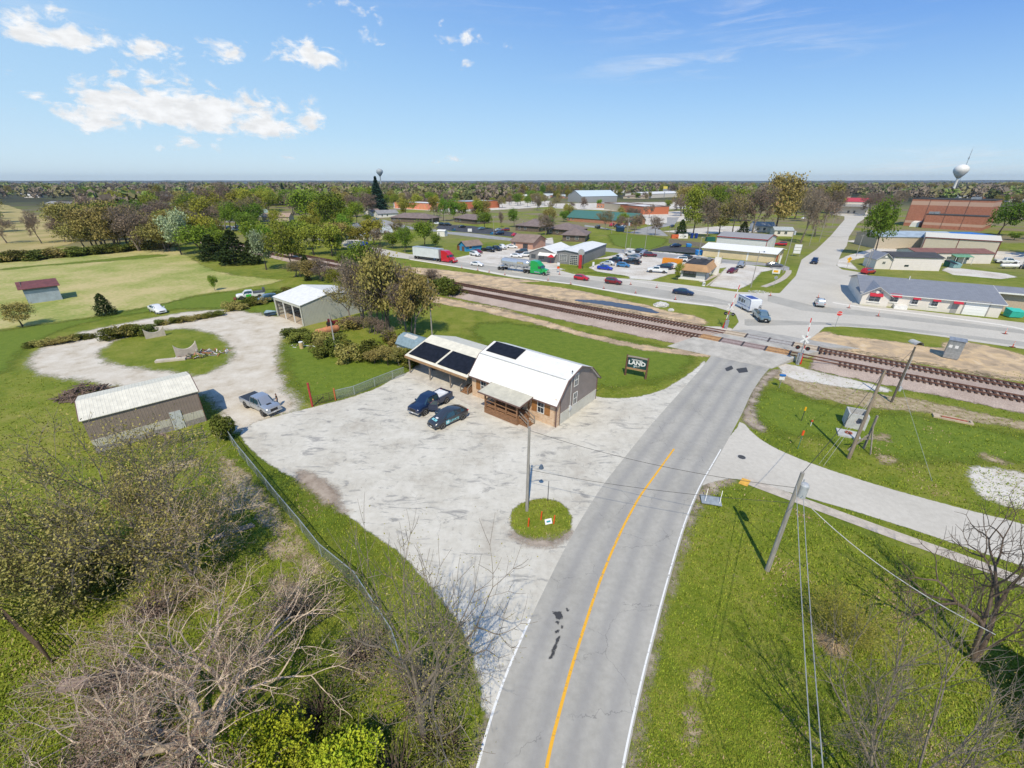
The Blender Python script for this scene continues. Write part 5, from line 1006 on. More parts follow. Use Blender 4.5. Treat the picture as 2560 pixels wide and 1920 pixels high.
    m.box(xf-.1,xf+.015,-.42,.42,gz[0],gz[1]);P.append(('grille',m,BLKP,None,()))
    m = MB();zb_ = st[-2][1]
    m.box(xf-.16,xf+.03,-hw*.80,hw*.80,zb_-.02,zb_+.13)
    if kind == 'pickup': m.box(xf-.1,xf+.09,-.9,.9,.48,.66)
    P.append(('bumper',m,'bumper',30,()))
    m = MB();m.box(xr-.05,xr+.1,-hw*.8,hw*.8,.36 if kind != 'pickup' else .48,.50 if kind != 'pickup' else .68);P.append(('bumper',m,'bumper',30,()))
    m = MB();m.box(xf+.031,xf+.045,-.16,.16,zb_+.0,zb_+.12) if kind != 'pickup' else m.box(xf+.092,xf+.105,-.16,.16,.5,.64);P.append(('licence_plate',m,PLATE,None,()))
    if kind == 'pickup':
        if 'cover' in opts: m = MB();m.box(-2.9,-.64,-.93,.93,1.185,1.225);P.append(('bed_cover',m,M('tonneau_vinyl',(.035,.042,.055),.6,.1),None,()))
        else: m = MB();m.box(-2.85,-.64,-.855,.855,.722,.735);P.append(('bed_liner',m,BLKP,None,()))
    if kind == 'suv': m = MB();m.bar((-1.7,.6,1.80),(.2,.6,1.79),.04,.04);P.append(('roof_rail',m,BLKP,None,()));m = MB();m.bar((-1.7,-.6,1.80),(.2,-.6,1.79),.04,.04);P.append(('roof_rail',m,BLKP,None,()))
    VMESH[key] = P;P_cache = P;return P
VOBJ = {}
def car(kind,color,label,P,heading,name=None,cat=None,group=None,opts='',bumper=None,scale=1.0):
    """P: ground point of the middle; heading: ground point ahead, or an angle"""
    rz = heading if isinstance(heading,float) else math.atan2(heading.y-P.y,heading.x-P.x)
    nm = name or {'sedan': 'parked_sedan','hatch': 'parked_hatchback','suv': 'parked_suv','pickup': 'pickup_truck'}.get(kind,'parked_car')
    t = thing(nm,label,cat or {'sedan': 'car','hatch': 'car','suv': 'suv','pickup': 'pickup'}.get(kind,'car'),(P.x,P.y,.03),rz,group);t.scale = (scale,)*3
    bm = bumper or (color if kind in ('sedan','hatch','fastback') else BLKP)
    def mk(parts,par,path):
        for i,(n,m,mat,sm,ch) in enumerate(parts):
            k = (kind+opts,path,i)
            mt = color if mat == 'paint' else bm if mat == 'bumper' else mat
            if k not in VOBJ: o = m.build(n,mt,par,sm);VOBJ[k] = o.data
            else: o = bpy.data.objects.new(n,VOBJ[k]);COL.objects.link(o);o.parent = par
            if mat in ('paint','bumper'): o.material_slots[0].link = 'OBJECT';o.material_slots[0].material = mt
            mk(ch,o,path+(i,))
    mk(vehicle_parts(kind,opts),t,());return t
def two(a,b): return at(*a),at(*b)
def carpx(kind,color,label,front,rear,**k):
    f,r = at(*front),at(*rear);return car(kind,color,label,(f+r)/2,f,**k)
def sidepair(fw,rw,side,hw):
    f,r = at(*fw),at(*rw);d = (f-r).normalized();n = Vector((-d.y,d.x,0))*side;m = (f+r)/2-n*hw;return m,d
z3 = ZR(560,940,11.06)
m_,d_ = sidepair(z3(1120,1125),z3(600,865),-1,.9)
sp_ = car('pickup',SILV,'silver crew cab pickup with black bed cover on the gravel beside the lot',m_,math.atan2(d_.y,d_.x),opts='cover',bumper=CHR)
h_ = MB();h_.box(1.75,2.15,-.28,.28,1.225,1.262);h_.build('hood_scoop',BLKP,sp_)
sp_m,sp_d = m_,d_
zg = zG
m_,d_ = sidepair(z7(700,1515),z7(1090,1295),1,.9)
bp_ = car('pickup',NAVY,'dark blue pickup with an open driver door and white load in its bed',m_,math.atan2(d_.y,d_.x),bumper=CHR)
bp_m,bp_d = m_,d_
w = MB();w.box(-2.5,-.75,-.75,.75,.74,1.24);w.box(-2.3,-1.0,-.6,.6,1.242,1.30);w = w.build('bed_load',M('white_tarp',(.74,.75,.76),.6,.12,2),None,None)
w.location = bp_.location;w.rotation_euler = bp_.rotation_euler;tag(w,'white covered load in the bed of the dark blue pickup','load')
w = MB();w.X = Matrix.Translation((1.30,.97,0)) @ Matrix.Rotation(R(-62),4,'Z')
w.hexa([(-1.15,-.03,.5),(0,-.03,.5),(0,.05,.5),(-1.15,.05,.5),(-1.15,-.03,1.18),(0,-.03,1.18),(0,.04,1.18),(-1.15,.04,1.18)])
w.box(-1.12,-1.05,-.02,.03,1.18,1.72);w.bar((-1.1,0,1.74),(-.62,0,1.76),.05);w.bar((-.62,0,1.76),(-.02,0,1.22),.05)
dr = w.build('open_door',NAVY,bp_,30)
w = MB();w.X = Matrix.Translation((1.30,.97,0)) @ Matrix.Rotation(R(-62),4,'Z');w.poly([(-1.05,0,1.2),(-.1,0,1.2),(-.6,0,1.7),(-1.05,0,1.7)]);w.build('door_window',CGL,dr)
w = MB();w.box(.45,1.28,.955,1.008,.55,1.15);w.build('door_opening',BLKP,bp_)
zz = z7
m_,d_ = sidepair(ZR(960,780,3.456)(505,1010),zF(680,930),1,.82)
bc_ = car('fastback',DGREY,'black company car with pale blue lettering on its doors in the lot',m_,math.atan2(d_.y,d_.x),name='lettered_car',cat='car')
LB = M('pale_blue_decal',(.25,.62,.68),.5,.02);WD = M('white_decal',(.75,.76,.77),.5,.02)
text_part('ELEVATE',.36,LB,bc_,(-.15,.962,.60),(R(90),0,R(180)),'side_lettering',bold=.008)
w = MB();w.box(.55,1.0,.945,.965,.40,.86);w.build('side_decal',LB,bc_)
w = MB();w.box(.62,.9,.966,.970,.55,.72);w.build('side_decal',WD,bc_)
def on_hood(x0,x1,y0,y1,nm,mt):
    s = KINDS['fastback']['st'];zf_ = lambda x: (np.interp(x,[q[0] for q in s],[q[7] for q in s])+.052)
    m = MB();m.poly([(x0,y0,zf_(x0)),(x1,y0,zf_(x1)),(x1,y1,zf_(x1)),(x0,y1,zf_(x0))]);m.build(nm,mt,bc_)
on_hood(1.72,1.98,-.40,.40,'hood_decal',LB);on_hood(1.40,1.62,-.18,.18,'hood_decal',WD)
# ----- people
SKIN = M('skin',(.50,.29,.20),.6,.05)
def person(label,loc,rz,shirt,legs,hair,lean=0.0,h=1.72,arm=None):
    k = h/1.72;me = bpy.data.meshes.new('person');b = bmesh.new();lay = b.verts.layers.skin.verify()
    def V(x,y,z,r,root=False):
        v = b.verts.new((x*k+(lean*max(0,z-.9)),y*k,z*k));v[lay].radius = (r*k,r*k);v[lay].use_root = root;return v
    def E(a,c): b.edges.new((a,c))
    pel = V(0,0,.95,.135,True);wa = V(0,0,1.08,.125);ch = V(0,0,1.30,.155);nk = V(0,0,1.45,.065);hd0 = V(.01,0,1.53,.075);hd = V(.02,0,1.62,.095);tp = V(0,0,1.70,.07)
    for a,c in ((pel,wa),(wa,ch),(ch,nk),(nk,hd0),(hd0,hd),(hd,tp)): E(a,c)
    for s in (1,-1):
        hp = V(0,.09*s,.90,.095);kn = V(.03,.10*s,.50,.062);an = V(-.01,.10*s,.09,.045);to = V(.15,.11*s,.04,.038)
        E(pel,hp);E(hp,kn);E(kn,an);E(an,to)
        sh = V(0,.19*s,1.39,.062);ex,ez,hx,hz = arm or (.02,1.12,.12,.92)
        el_ = V(ex,.25*s,ez,.045);wr = V(hx,.24*s,hz,.032);pa = V(hx+.05,.235*s,hz-.06,.036)
        E(ch,sh);E(sh,el_);E(el_,wr);E(wr,pa)
        for j in range(4): f1 = V(hx+.085,.235*s+(j-1.5)*.018,hz-.10-.004*(j % 2),.009);f2 = V(hx+.095,.235*s+(j-1.5)*.019,hz-.145+.006*abs(j-1.5),.007);E(pa,f1);E(f1,f2)
        th = V(hx+.09,.19*s,hz-.07,.010);E(pa,th)
    b.to_mesh(me);b.free();o = bpy.data.objects.new('person',me);COL.objects.link(o)
    mo = o.modifiers.new('skin','SKIN');mo.use_smooth_shade = True;ms = o.modifiers.new('sub','SUBSURF');ms.levels = 1;ms.render_levels = 1
    bpy.context.view_layer.update();m2 = bpy.data.meshes.new_from_object(o.evaluated_get(bpy.context.evaluated_depsgraph_get()))
    o.modifiers.clear();o.data = m2
    for m in (SKIN,shirt,legs,hair): m2.materials.append(m)
    for p in m2.polygons:
        c = p.center/k;p.use_smooth = True
        p.material_index = 3 if (c.z > 1.635 or (c.z > 1.5 and c.x < -.01+lean*.7)) else 0 if c.z > 1.44 else (0 if abs(c.y) > .2 and c.z < 1.2 else (1 if c.z > .93 else (2 if c.z > .1 else 3)))
    o.location = loc;o.rotation_euler = (0,0,rz)
    f = MB()
    for s in (1,-1): f.cbox((.115*k+lean*.7*k,.035*s*k,1.625*k),(.012,.022,.012))
    f.cbox((.108*k+lean*.7*k,0,1.56*k),(.012,.05,.010));f.hexa([((.10+a)*k+lean*.7*k,y*k,z*k) for a,y,z in ((0,-.014,1.575),(.035,-.01,1.58),(.035,.01,1.58),(0,.014,1.575),(0,-.008,1.62),(.01,-.006,1.62),(.01,.006,1.62),(0,.008,1.62))]);f.build('face',M('face_detail',(.20,.09,.07),.7),o)
    tag(o,label,'person');return o
nv = Vector((-sp_d.y,sp_d.x,0));pp = sp_m+nv*1.55+sp_d*.9
person('person in black top and grey trousers standing by the silver pickup',(pp.x,pp.y,.01),math.atan2(-nv.y,-nv.x)-.3,M('black_cloth',(.03,.03,.032),.9),M('grey_cloth',(.22,.25,.30),.9),M('brown_hair',(.09,.05,.03),.8))
nv = Vector((-bp_d.y,bp_d.x,0));pp = bp_m+nv*1.22+bp_d*.62
person('person in pink top standing in the open door of the dark pickup',(pp.x,pp.y,.03),math.atan2(-nv.y,-nv.x),M('pink_cloth',(.55,.03,.16),.9),M('dark_denim',(.03,.04,.08),.9),M('blond_hair',(.55,.38,.20),.8),lean=.12,arm=(.2,1.2,.38,1.15))
# ----- vehicles at the left
f,r = at(*zA(1430,1290)),at(*zA(1310,1215));carpx('sedan',WHITEP,'old white two door car parked at the far edge of the gravel loop',zA(1425,1268),zA(1312,1222),name='old_white_car',scale=1.08)
pk = carpx('pickup',WHITEP,'white flatbed pickup with green side panel on the grass by the hedge',zS(290,470),zS(640,430),name='flatbed_pickup')
w = MB();w.box(-.2,.9,.985,1.012,.55,1.1);w.box(-.2,.9,-1.012,-.985,.55,1.1);w.build('green_panel',M('green_wrap',(.05,.50,.06),.5),pk)
w = MB();w.box(-3.3,-.62,-1.1,1.1,1.27,1.36);w.cbox((-3.0,0,1.75),(.5,1.6,.7));w.build('flatbed_load',M('dark_load',(.10,.11,.13),.8,.3,3),pk)
w = MB();w.hexa([(3.0,-1.1,.15),(3.5,-1.2,.15),(3.5,1.2,.15),(3.0,1.1,.15),(3.05,-1.1,.3),(3.55,-1.2,.35),(3.55,1.2,.35),(3.05,1.1,.3)]);w.bar((3.0,0,.3),(2.8,0,.6),.1);w.build('front_plough',M('rust_red',(.22,.06,.03),.9,.2),pk)
carpx('suv',PALEB,'blue suv parked in the grass behind the open shed',zS(620,540),zS(860,500),name='parked_suv')
t = thing('boat','dark boat hull under a cover at the corner of the open shed','boat',at(*zS(810,755)),.35)
w = MB();w.hexa([(-1.0,-.5,.25),(.9,-.35,.25),(.9,.35,.25),(-1.0,.5,.25),(-1.1,-.75,.8),(1.4,-.15,.85),(1.4,.15,.85),(-1.1,.75,.8)]);w.build('hull',M('dark_blue_hull',(.03,.06,.09),.35),t,30)
w = MB();w.hexa([(-1.05,-.7,.8),(1.2,-.15,.86),(1.2,.15,.86),(-1.05,.7,.8),(-.7,-.3,1.15),(.3,-.1,1.1),(.3,.1,1.1),(-.7,.3,1.15)]);w.build('cover',M('pale_cover',(.3,.42,.5),.7,.2),t)
w = MB();w.box(-1.0,1.6,-.05,.05,.1,.2);w.cyl((-.3,-.7,.22),(-.3,-.5,.22),.22,n=12);w.cyl((-.3,.5,.22),(-.3,.7,.22),.22,n=12);w.build('trailer',DKMET,t)
# ----- highway traffic
def wheel(par,x,y,r,w=.25,dual=False):
    s = 1 if y > 0 else -1;t = MB();t.X = Matrix.Translation((x,y,r)) @ Matrix.Rotation(R(-90*s),4,'X');t.lathe([(r*.6,-w/2),(r*.94,-w/2),(r,-w/2+.03),(r,w/2-.03),(r*.94,w/2),(r*.6,w/2)],20);o = t.build('wheel',TYRE,par,30)
    i = MB();i.X = t.X;i.lathe([(r*.6,w/2-.04),(r*.6,w/2+.01),(r*.5,w/2-.03),(r*.2,w/2-.02),(r*.15,w/2+.03)],16);i.build('rim',RIM,o,30)
def tractor(label,P,rz,col,stripes=None,style=0):
    t = thing('semi_tractor',label,'truck',(P.x,P.y,.03),rz)
    b = MB()
    b.ext([(-2.3,.75),(1.25,.75),(1.45,1.6),(1.05,2.65),(-.2,3.65),(-1.1,3.85),(-2.3,3.80)],-1.12,1.12,'y')
    b.build('cab',col,t,25)
    h = MB();h.hexa([(1.2,-.95,.75),(3.1,-.75,.80),(3.1,.75,.80),(1.2,.95,.75),(1.2,-.92,1.85),(3.0,-.62,1.60),(3.0,.62,1.60),(1.2,.92,1.85)]);h.build('hood',col,t,30)
    for s in (1,-1):
        f = MB();f.ext([(1.75,.62),(1.95,1.12),(2.35,1.22),(2.8,1.15),(3.05,.75),(2.9,.72),(2.75,1.0),(2.35,1.08),(2.02,.98),(1.9,.62)],*(sorted((s*.72,s*1.18))),'y');f.build('fender',col,t,30)
        w_ = MB();q = [(.30,1.75),(1.28,1.75),(1.02,2.45),(.30,2.5)];w_.ext(q,*(sorted((s*1.118,s*1.135))),'y');w_.build('side_window',CGL,t)
        k = MB();k.X = Matrix.Rotation(R(90),4,'Y');k.tube([(-.72,s*.86,-.9),(-.72,s*.86,.9)],.33,14);k.build('fuel_tank',CHR if style else col,t,30)
        k = MB();k.box(1.15,1.3,s*1.15-.12*(s < 0),s*1.15+.12*(s > 0)+.0,1.9,2.5) if False else k.cbox((1.22,s*1.30,2.15),(.14,.2,.55));k.bar((1.2,s*1.1,2.2),(1.2,s*1.25,2.2),.04);k.build('mirror',BLKP,t)
        k = MB();k.cbox((2.95,s*.80,1.05),(.2,.3,.2));k.build('headlight',LAMP,t)
        k = MB();k.cyl((-2.2,s*1.0,.8),(-2.2,s*1.0,3.7),.07,n=8);k.build('exhaust_stack',CHR,t) if style else None
        wheel(t,2.35,s*1.0,.5,.3)
        for x in (-3.0,-4.3): wheel(t,x,s*.95,.5,.55)
    k = MB();k.poly([(1.46,-.98,1.72),(1.46,.98,1.72),(1.10,.88,2.58),(1.10,-.88,2.58)]);k.build('windscreen',CGL,t)
    k = MB();k.box(3.02,3.14,-.5,.5,.85,1.55);k.build('grille',CHR,t);k = MB();k.box(2.95,3.25,-1.15,1.15,.38,.75);k.build('bumper',CHR if style else col,t)
    k = MB();k.box(-5.0,2.6,-.42,-.3,.75,1.0);k.box(-5.0,2.6,.3,.42,.75,1.0);k.box(-4.2,-3.0,-.45,.45,1.0,1.15);k.build('chassis',DKMET,t)
    k = MB();k.ext([(-2.3,.35),(1.2,.35),(1.2,.75),(-2.3,.75)],-1.1,-1.05,'y');k.ext([(-2.3,.35),(1.2,.35),(1.2,.75),(-2.3,.75)],1.05,1.1,'y');k.build('side_skirt',col,t)
    return t
SEMIRED,SEMIGRN = paint('semi_red',(.55,.01,.035),.05),paint('semi_green',(.0,.36,.075),.05)
f,r = at(*n2(430,965)),at(*n2(-90,900));dv = (f-r).normalized()
def along(px_a,px_b):
    a,b = at(*px_a),at(*px_b);return a,(b-a).normalized()
P,d_ = along(n2(340,958),n2(1960,1165));n_ = Vector((-d_.y,d_.x,0));c = P+n_*1.15-d_*2.35
HWAZ = math.atan2(d_.y,d_.x);tractor('red semi tractor with sleeper cab pulling the white box trailer',c,HWAZ,SEMIRED)
t = thing('box_trailer','long white box trailer behind the red tractor on the highway','trailer',c-d_*3.1,HWAZ);t.location.z = .03
TRW = M('trailer_white',(.66,.70,.72),.45,.05,.6,ribs=(0,1.2,.01))
w = MB();w.box(-12.3,0,-1.28,1.28,1.15,4.05);w.build('box',TRW,t)
w = MB();w.box(-12.35,.04,-1.31,1.31,4.05,4.12);w.box(-12.35,.04,-1.32,1.32,1.05,1.17);w.box(-.12,.04,-1.31,1.31,1.17,4.05);w.build('rail',M('aluminium',(.62,.64,.66),.35,.05,metal=.5),t)
w = MB();w.box(-9.2,-2.6,-1.25,-1.20,.45,1.05);w.box(-9.2,-2.6,1.2,1.25,.45,1.05);w.build('side_skirt',M('dark_skirt',(.04,.045,.05),.6),t)
w = MB();w.bar((-2.0,-.8,.2),(-2.0,-.8,1.05),.12);w.bar((-2.0,.8,.2),(-2.0,.8,1.05),.12);w.build('landing_gear',DKMET,t)
for x in (-11.4,-10.1):
    for s in (1,-1): wheel(t,x,s*1.0,.5,.5)
P,d_ = along(n2(1930,1170),n2(2212,1215));d_ = Vector((math.cos(HWAZ),math.sin(HWAZ),0));n_ = Vector((-d_.y,d_.x,0));c = P+n_*1.15-d_*2.35
tractor('bright green semi tractor with open window pulling the silver tanker',c,HWAZ,SEMIGRN,style=1)
t = thing('tanker_trailer','silver bulk tanker trailer behind the green tractor on the highway','trailer',c-d_*2.95,HWAZ);t.location.z = .03
ALU = M('polished_tank',(.62,.65,.68),.22,.05,metal=.6)
w = MB();w.tube([(-10.4,0,2.75),(-10.0,0,2.72),(-9.3,0,2.65),(-.9,0,2.65),(-.2,0,2.72),(.1,0,2.75)],[.35,.8,1.12,1.12,.8,.35],24);w.build('tank',ALU,t,30)
for x in (-2.6,-5.1,-7.6): w = MB();w.tube([(x,0,2.0),(x,0,.75)],[1.08,.22],16);w.build('hopper',ALU,t,30)
w = MB();w.box(-11.0,.6,-1.0,-.85,1.15,1.3);w.box(-11.0,.6,.85,1.0,1.15,1.3);w.box(-.6,.4,-1.0,1.0,1.3,1.45);w.box(-11.2,-9.6,-1.2,1.2,1.05,1.15)
for x in (-10.8,-8.8,-6.3,-3.8,-1.2,.1): w.bar((x,-.92,1.2),(x*.98,-.9,2.3),.08);w.bar((x,.92,1.2),(x*.98,.9,2.3),.08)
w.build('frame',M('aluminium',(.62,.64,.66),.35),t)
w = MB();w.box(-9.2,-.8,-.25,.25,3.76,3.80)
for x in np.linspace(-9.2,-.8,8): w.bar((x,-.35,3.7),(x,-.35,4.05),.03)
w.bar((-9.2,-.35,4.05),(-.8,-.35,4.05),.03);w.bar((-10.6,-.3,1.2),(-10.3,-.3,3.9),.04);w.bar((-10.6,.2,1.2),(-10.3,.2,3.9),.04)
for z in np.linspace(1.4,3.7,8): w.bar((-10.55,-.3,z),(-10.55,.2,z),.03)
w.build('catwalk',STEEL,t)
w = MB();w.box(-3.9,-1.9,-1.16,-1.125,2.55,3.1);pl_ = w.build('name_panel',M('tan_sign_panel',(.35,.30,.14),.5),t)
text_part('EAGLE',.5,WHT,pl_,(-2.9,-1.17,2.82),(R(90),0,0))
for x in (-10.6,-9.3):
    for s in (1,-1): wheel(t,x,s*1.0,.5,.5)
HV = Vector((math.cos(HWAZ),math.sin(HWAZ),0));HN = Vector((-HV.y,HV.x,0))
def hw_car(kind,col,label,fw,side=-1,**k):
    P = at(*fw);K = KINDS[kind];c = P+HN*K['hw']-HV*K['wb'][1];return car(kind,col,label,c,HWAZ,**k)
hw_car('sedan',WHITEP,'white sedan driving between the two semi trucks',n2(810,1015),name='driving_sedan')
hw_car('hatch',REDP,'bright red hatchback following the green truck on the highway',n3(418,1262),name='driving_hatchback')
hw_car('suv',DREDP,'dark red suv on the highway between two orange marker posts',n3(990,1335),name='driving_suv',scale=.93)
hw_car('sedan',NAVY,'navy blue sedan leading the queue towards the junction',n1(1660,690),name='driving_sedan')
f,r = at(*zX(1100,735)),at(*zX(850,480));P = (at(*zX(970,705))+at(*zX(1200,735)))/2;rr_ = at(*zX(590,430));
b0 = at(*zX(975,715));b1 = at(*zX(800,545));d_ = (b0-b1).normalized();n_ = Vector((-d_.y,d_.x,0));c = b0-d_*2.3+n_*.9
ct_ = car('pickup',PALEB,'pale blue pickup towing the white camper through the junction',c,math.atan2(d_.y,d_.x),name='towing_pickup',scale=.97)
b0,b1 = at(*zX(765,525)),at(*zX(500,385));d2 = (b0-b1).normalized();n2v = Vector((-d2.y,d2.x,0));
t = thing('camper_trailer','white camper trailer with blue trim towed by the pale blue pickup','camper',b0+n2v*1.1,math.atan2(d2.y,d2.x));t.location.z = .03
Lc = min(7.0,(b0-b1).length);CW = M('camper_white',(.70,.73,.78),.4,.04);CB = M('camper_blue_trim',(.05,.09,.33),.5)
w = MB();w.ext([(-Lc,.45),(-.1,.45),(0,.8),(-.15,2.6),(-.4,2.75),(-Lc+.2,2.75),(-Lc,2.5)],-1.15,1.15,'y');w.build('shell',CW,t,25)
w = MB()
for y in (-1.165,1.165):
    w.bar((-Lc,y,2.68),(-.3,y,2.68),.03,.1);w.bar((-.08,y,.8),(-.2,y,2.6),.03,.1);w.bar((-Lc,y,1.1),(-.1,y,1.1),.02,.08)
w.build('stripe',CB,t)
for y in (-1.16,1.16):
    for x in (-Lc+.8,-Lc+1.9,-2.6): w = MB();w.cbox((x,y,1.85),(.8 if x < -3 else .5,.02,.75 if x < -3 else .55));w.build('window',CGL,t)
w = MB();w.cbox((-1.2,-1.16,1.45),(.7,.03,1.8));w.build('door',CW,t)
for x in (-Lc*.55,-Lc*.3): w = MB();w.cbox((x,0,2.80),(1.3,1.5,.05));w.build('solar_panel',CB,t)
for s in (1,-1): wheel(t,-Lc*.55,s*1.05,.35,.2);
w = MB();w.box(.0,1.2,-.05,.05,.4,.5);w.cbox((.35,0,.75),(.5,.5,.55));w.build('hitch',DKMET,t)
t = thing('bicycle','bicycle standing upright in the bed of the pale blue pickup','bicycle',c-d_*1.9,math.atan2(d_.y,d_.x));t.location.z = .8
def hoop(m,x,z,r,tr=.025):
    m.tube([(x+r*math.cos(a),0,z+r*math.sin(a)) for a in np.linspace(0,2*math.pi,19)],tr,5,caps=False)
for x in (-.5,.5): w = MB();hoop(w,x,.95,.34);[w.bar((x,0,.95),(x+.32*math.cos(a),0,.95+.32*math.sin(a)),.008) for a in np.linspace(0,5.3,8)];w.build('wheel',BLKP,t)
w = MB();[w.bar((a,0,b),(c_,0,d__),.035) for a,b,c_,d__ in ((-.5,.95,-.05,.95),(-.05,.95,-.2,1.45),(-.2,1.40,.35,1.45),(-.05,.95,.35,1.42),(.35,1.55,.5,.95),(-.5,.95,-.18,1.35))];w.bar((.33,-.25,1.58),(.33,.25,1.58),.03);w.cbox((-.22,0,1.48),(.24,.12,.05));w.build('frame',BLKP,t)
P = at(*n4(360,1440));car('suv',LSILV,'pale silver suv turning at the junction next to the white kerb',P+Vector((.6,1.5,0)),R(60),name='turning_suv',scale=.92)
P = at(*n4(250,690));car('suv',NAVY,'dark blue suv coming down the street towards the junction',P+Vector((.5,1.0,0)),R(232),name='driving_suv')
# ----- parked cars of the town: (kind, paint, label, nose px, tail px)
pc = [
 ('suv',WHITEP,'white suv parked at the corner of the gravel lot nearest the highway',n2(830,850),n2(640,815)),
 ('sedan',DREDP,'dark red car parked behind the white suv next to the blue house',n2(860,800),n2(700,760)),
 ('pickup',BLACKP,'black pickup parked just right of the blue house',n2(1030,765),n2(890,750)),
 ('suv',BLACKP,'black suv second from the blue house',n2(1190,755),n2(1030,720)),
 ('suv',WHITEP,'white suv parked behind the black suv by the brick ranch house',n2(1265,730),n2(1160,690)),
 ('sedan',WHITEP,'white sedan parked in front of the brick ranch house',n2(1460,700),n2(1300,695)),
 ('suv',DGREY,'dark car parked at the left corner of the repair shop',n2(1480,790),n2(1620,790)),
 ('sedan',WHITEP,'white sedan half hidden behind the silver tanker',n2(1540,865),n2(1350,850)),
 ('suv',WHITEP,'white car squeezed against the front left of the repair shop',n2(1560,850),n2(1660,850)),
 ('sedan',WHITEP,'white sedan at the left end of the dark asphalt lot',n2(120,290),n2(50,285)),
 ('suv',BLACKP,'black suv beside the white sedan on the dark asphalt lot',n2(210,305),n2(130,300)),
 ('suv',BLACKP,'second black suv of the pair on the dark asphalt lot',n2(310,310),n2(225,305)),
 ('sedan',BLACKP,'lone black car in the middle of the dark asphalt lot',n2(470,345),n2(575,340)),
 ('sedan',PALEB,'pale blue car under the tree on the dark asphalt lot',n2(810,380),n2(915,370)),
 ('sedan',SILV,'silver car left of the dark red suv on the asphalt lot',n2(1120,400),n2(1200,395)),
 ('suv',DREDP,'dark red suv on the asphalt lot',n2(1210,400),n2(1330,400)),
 ('suv',NAVY,'navy suv in front of the dark red suv on the asphalt lot',n2(1130,465),n2(1220,460)),
 ('sedan',REDP,'bright red car behind the brick ranch house roof',n2(1390,495),n2(1470,470)),
 ('sedan',BLUEP,'bright blue coupe nearest the highway in the car lot',n3(885,1085),n3(640,1060)),
 ('sedan',LSILV,'pale silver sedan behind the bright blue coupe',n3(700,985),n3(930,1000)),
 ('hatch',LBLUE,'sky blue hatchback in the middle of the car lot',n3(1190,1035),n3(970,1015)),
 ('suv',NAVY,'navy car between the silver sedan and the white pickup',n3(870,925),n3(1000,950)),
 ('pickup',WHITEP,'white crew cab pickup near the grey shop side wall',n3(900,880),n3(1130,930)),
 ('pickup',BLACKP,'dark grey pickup with open bed facing the shop',n3(1080,950),n3(1370,990)),
 ('suv',SILV,'silver suv behind the dark grey pickup',n3(1140,880),n3(1350,910)),
 ('sedan',NAVY,'navy sedan in the second row behind the silver suv',n3(1200,850),n3(1360,880)),
 ('pickup',WHITEP,'white pickup in the rear row of the car lot',n3(1140,820),n3(1300,850)),
 ('suv',DGREY,'dark suv at the back of the car lot near the leaning poles',n3(1270,770),n3(1390,790)),
 ('suv',SILV,'silver suv next to the maroon one at the back row',n3(1400,830),n3(1500,800)),
 ('suv',MAROON,'maroon black suv with lit tail lights at the lot entrance',n3(1630,850),n3(1480,845)),
 ('sedan',NAVY,'lone navy car on the dark asphalt corner by the wooden fence',n3(1930,680),n3(2080,675)),
 ('sedan',DGREY,'dark car parked beside the evergreen behind the fence',n3(1890,345),n3(1990,320)),
 ('pickup',WHITEP,'white pickup parked broadside left of the mansard restaurant',n1(960,285),n1(1290,305)),
 ('suv',NAVY,'navy suv right behind the broadside white pickup',n1(1150,220),n1(1320,240)),
 ('suv',WHITEP,'white suv in front of the orange trailer',n1(1220,190),n1(1420,235)),
 ('suv',WHITEP,'white car behind the orange trailer',n1(1440,100),n1(1600,105)),
 ('sedan',DGREY,'dark green car parked behind the mansard restaurant roof',n1(1520,55),n1(1730,50)),
 ('sedan',MAROON,'maroon sedan on the gravel right of the mansard restaurant',n6(700,1420),n6(850,1370)),
 ('pickup',SILV,'silver pickup behind the maroon sedan',n6(880,1335),n6(950,1260)),
 ('sedan',GREYP,'grey sedan parked along the street below the strip building',n6(1640,1305),n6(1350,1290)),
 ('suv',REDP,'red suv beside the red trimmed metal building',n6(1540,930),n6(1650,935)),
 ('pickup',WHITEP,'white crew cab pickup parked by the tan metal building',n5(2130,700),n5(1700,680)),
 ('suv',DGREY,'dark vehicle at the right edge beyond the white tank',n5(2200,780),n5(2400,780)),
 ('suv',WHITEP,'white suv in the parking bay beside the green dumpster',n5(-20,395),n5(60,380)) if False else ('suv',REDP,'red suv parked behind the left end of the hall',n4(1230,860),n4(1150,870)),
 ('suv',DGREY,'dark suv at the church lot left of the blue dumpster',n3(560,330),n3(720,370)),
 ('suv',REDP,'red suv at the church lot behind the light pole',n3(860,325),n3(940,310)),
 ('suv',BLACKP,'black suv right of the red one at the church lot',n3(950,340),n3(1030,325)),
 ('sedan',WHITEP,'white sedan at the end of the church lot row',n3(1040,345),n3(1140,335)),
 ('sedan',NAVY,'navy car first in the short row on the far left street',zA(1960,530),zA(2000,520)),
 ('sedan',SILV,'silver car second in the row on the far left street',zA(2010,545),zA(2065,540)),
 ('suv',WHITEP,'white suv at the back of the row on the far left street',zA(2030,520),zA(2080,515)),
 ('sedan',LSILV,'pale car nearest in the row on the far left street',zA(2080,555),zA(2130,560)),
 ('sedan',LBLUE,'blue car parked under a carport in the left trees',zB(1030,450),zB(1052,448)),
 ('suv',DGREY,'dark car parked on the far street under the bare trees',n6(2120,470),n6(2212,460)),
 ('sedan',WHITEP,'white car parked on the far street in front of the dark one',n6(1960,475),n6(2050,465)),
]
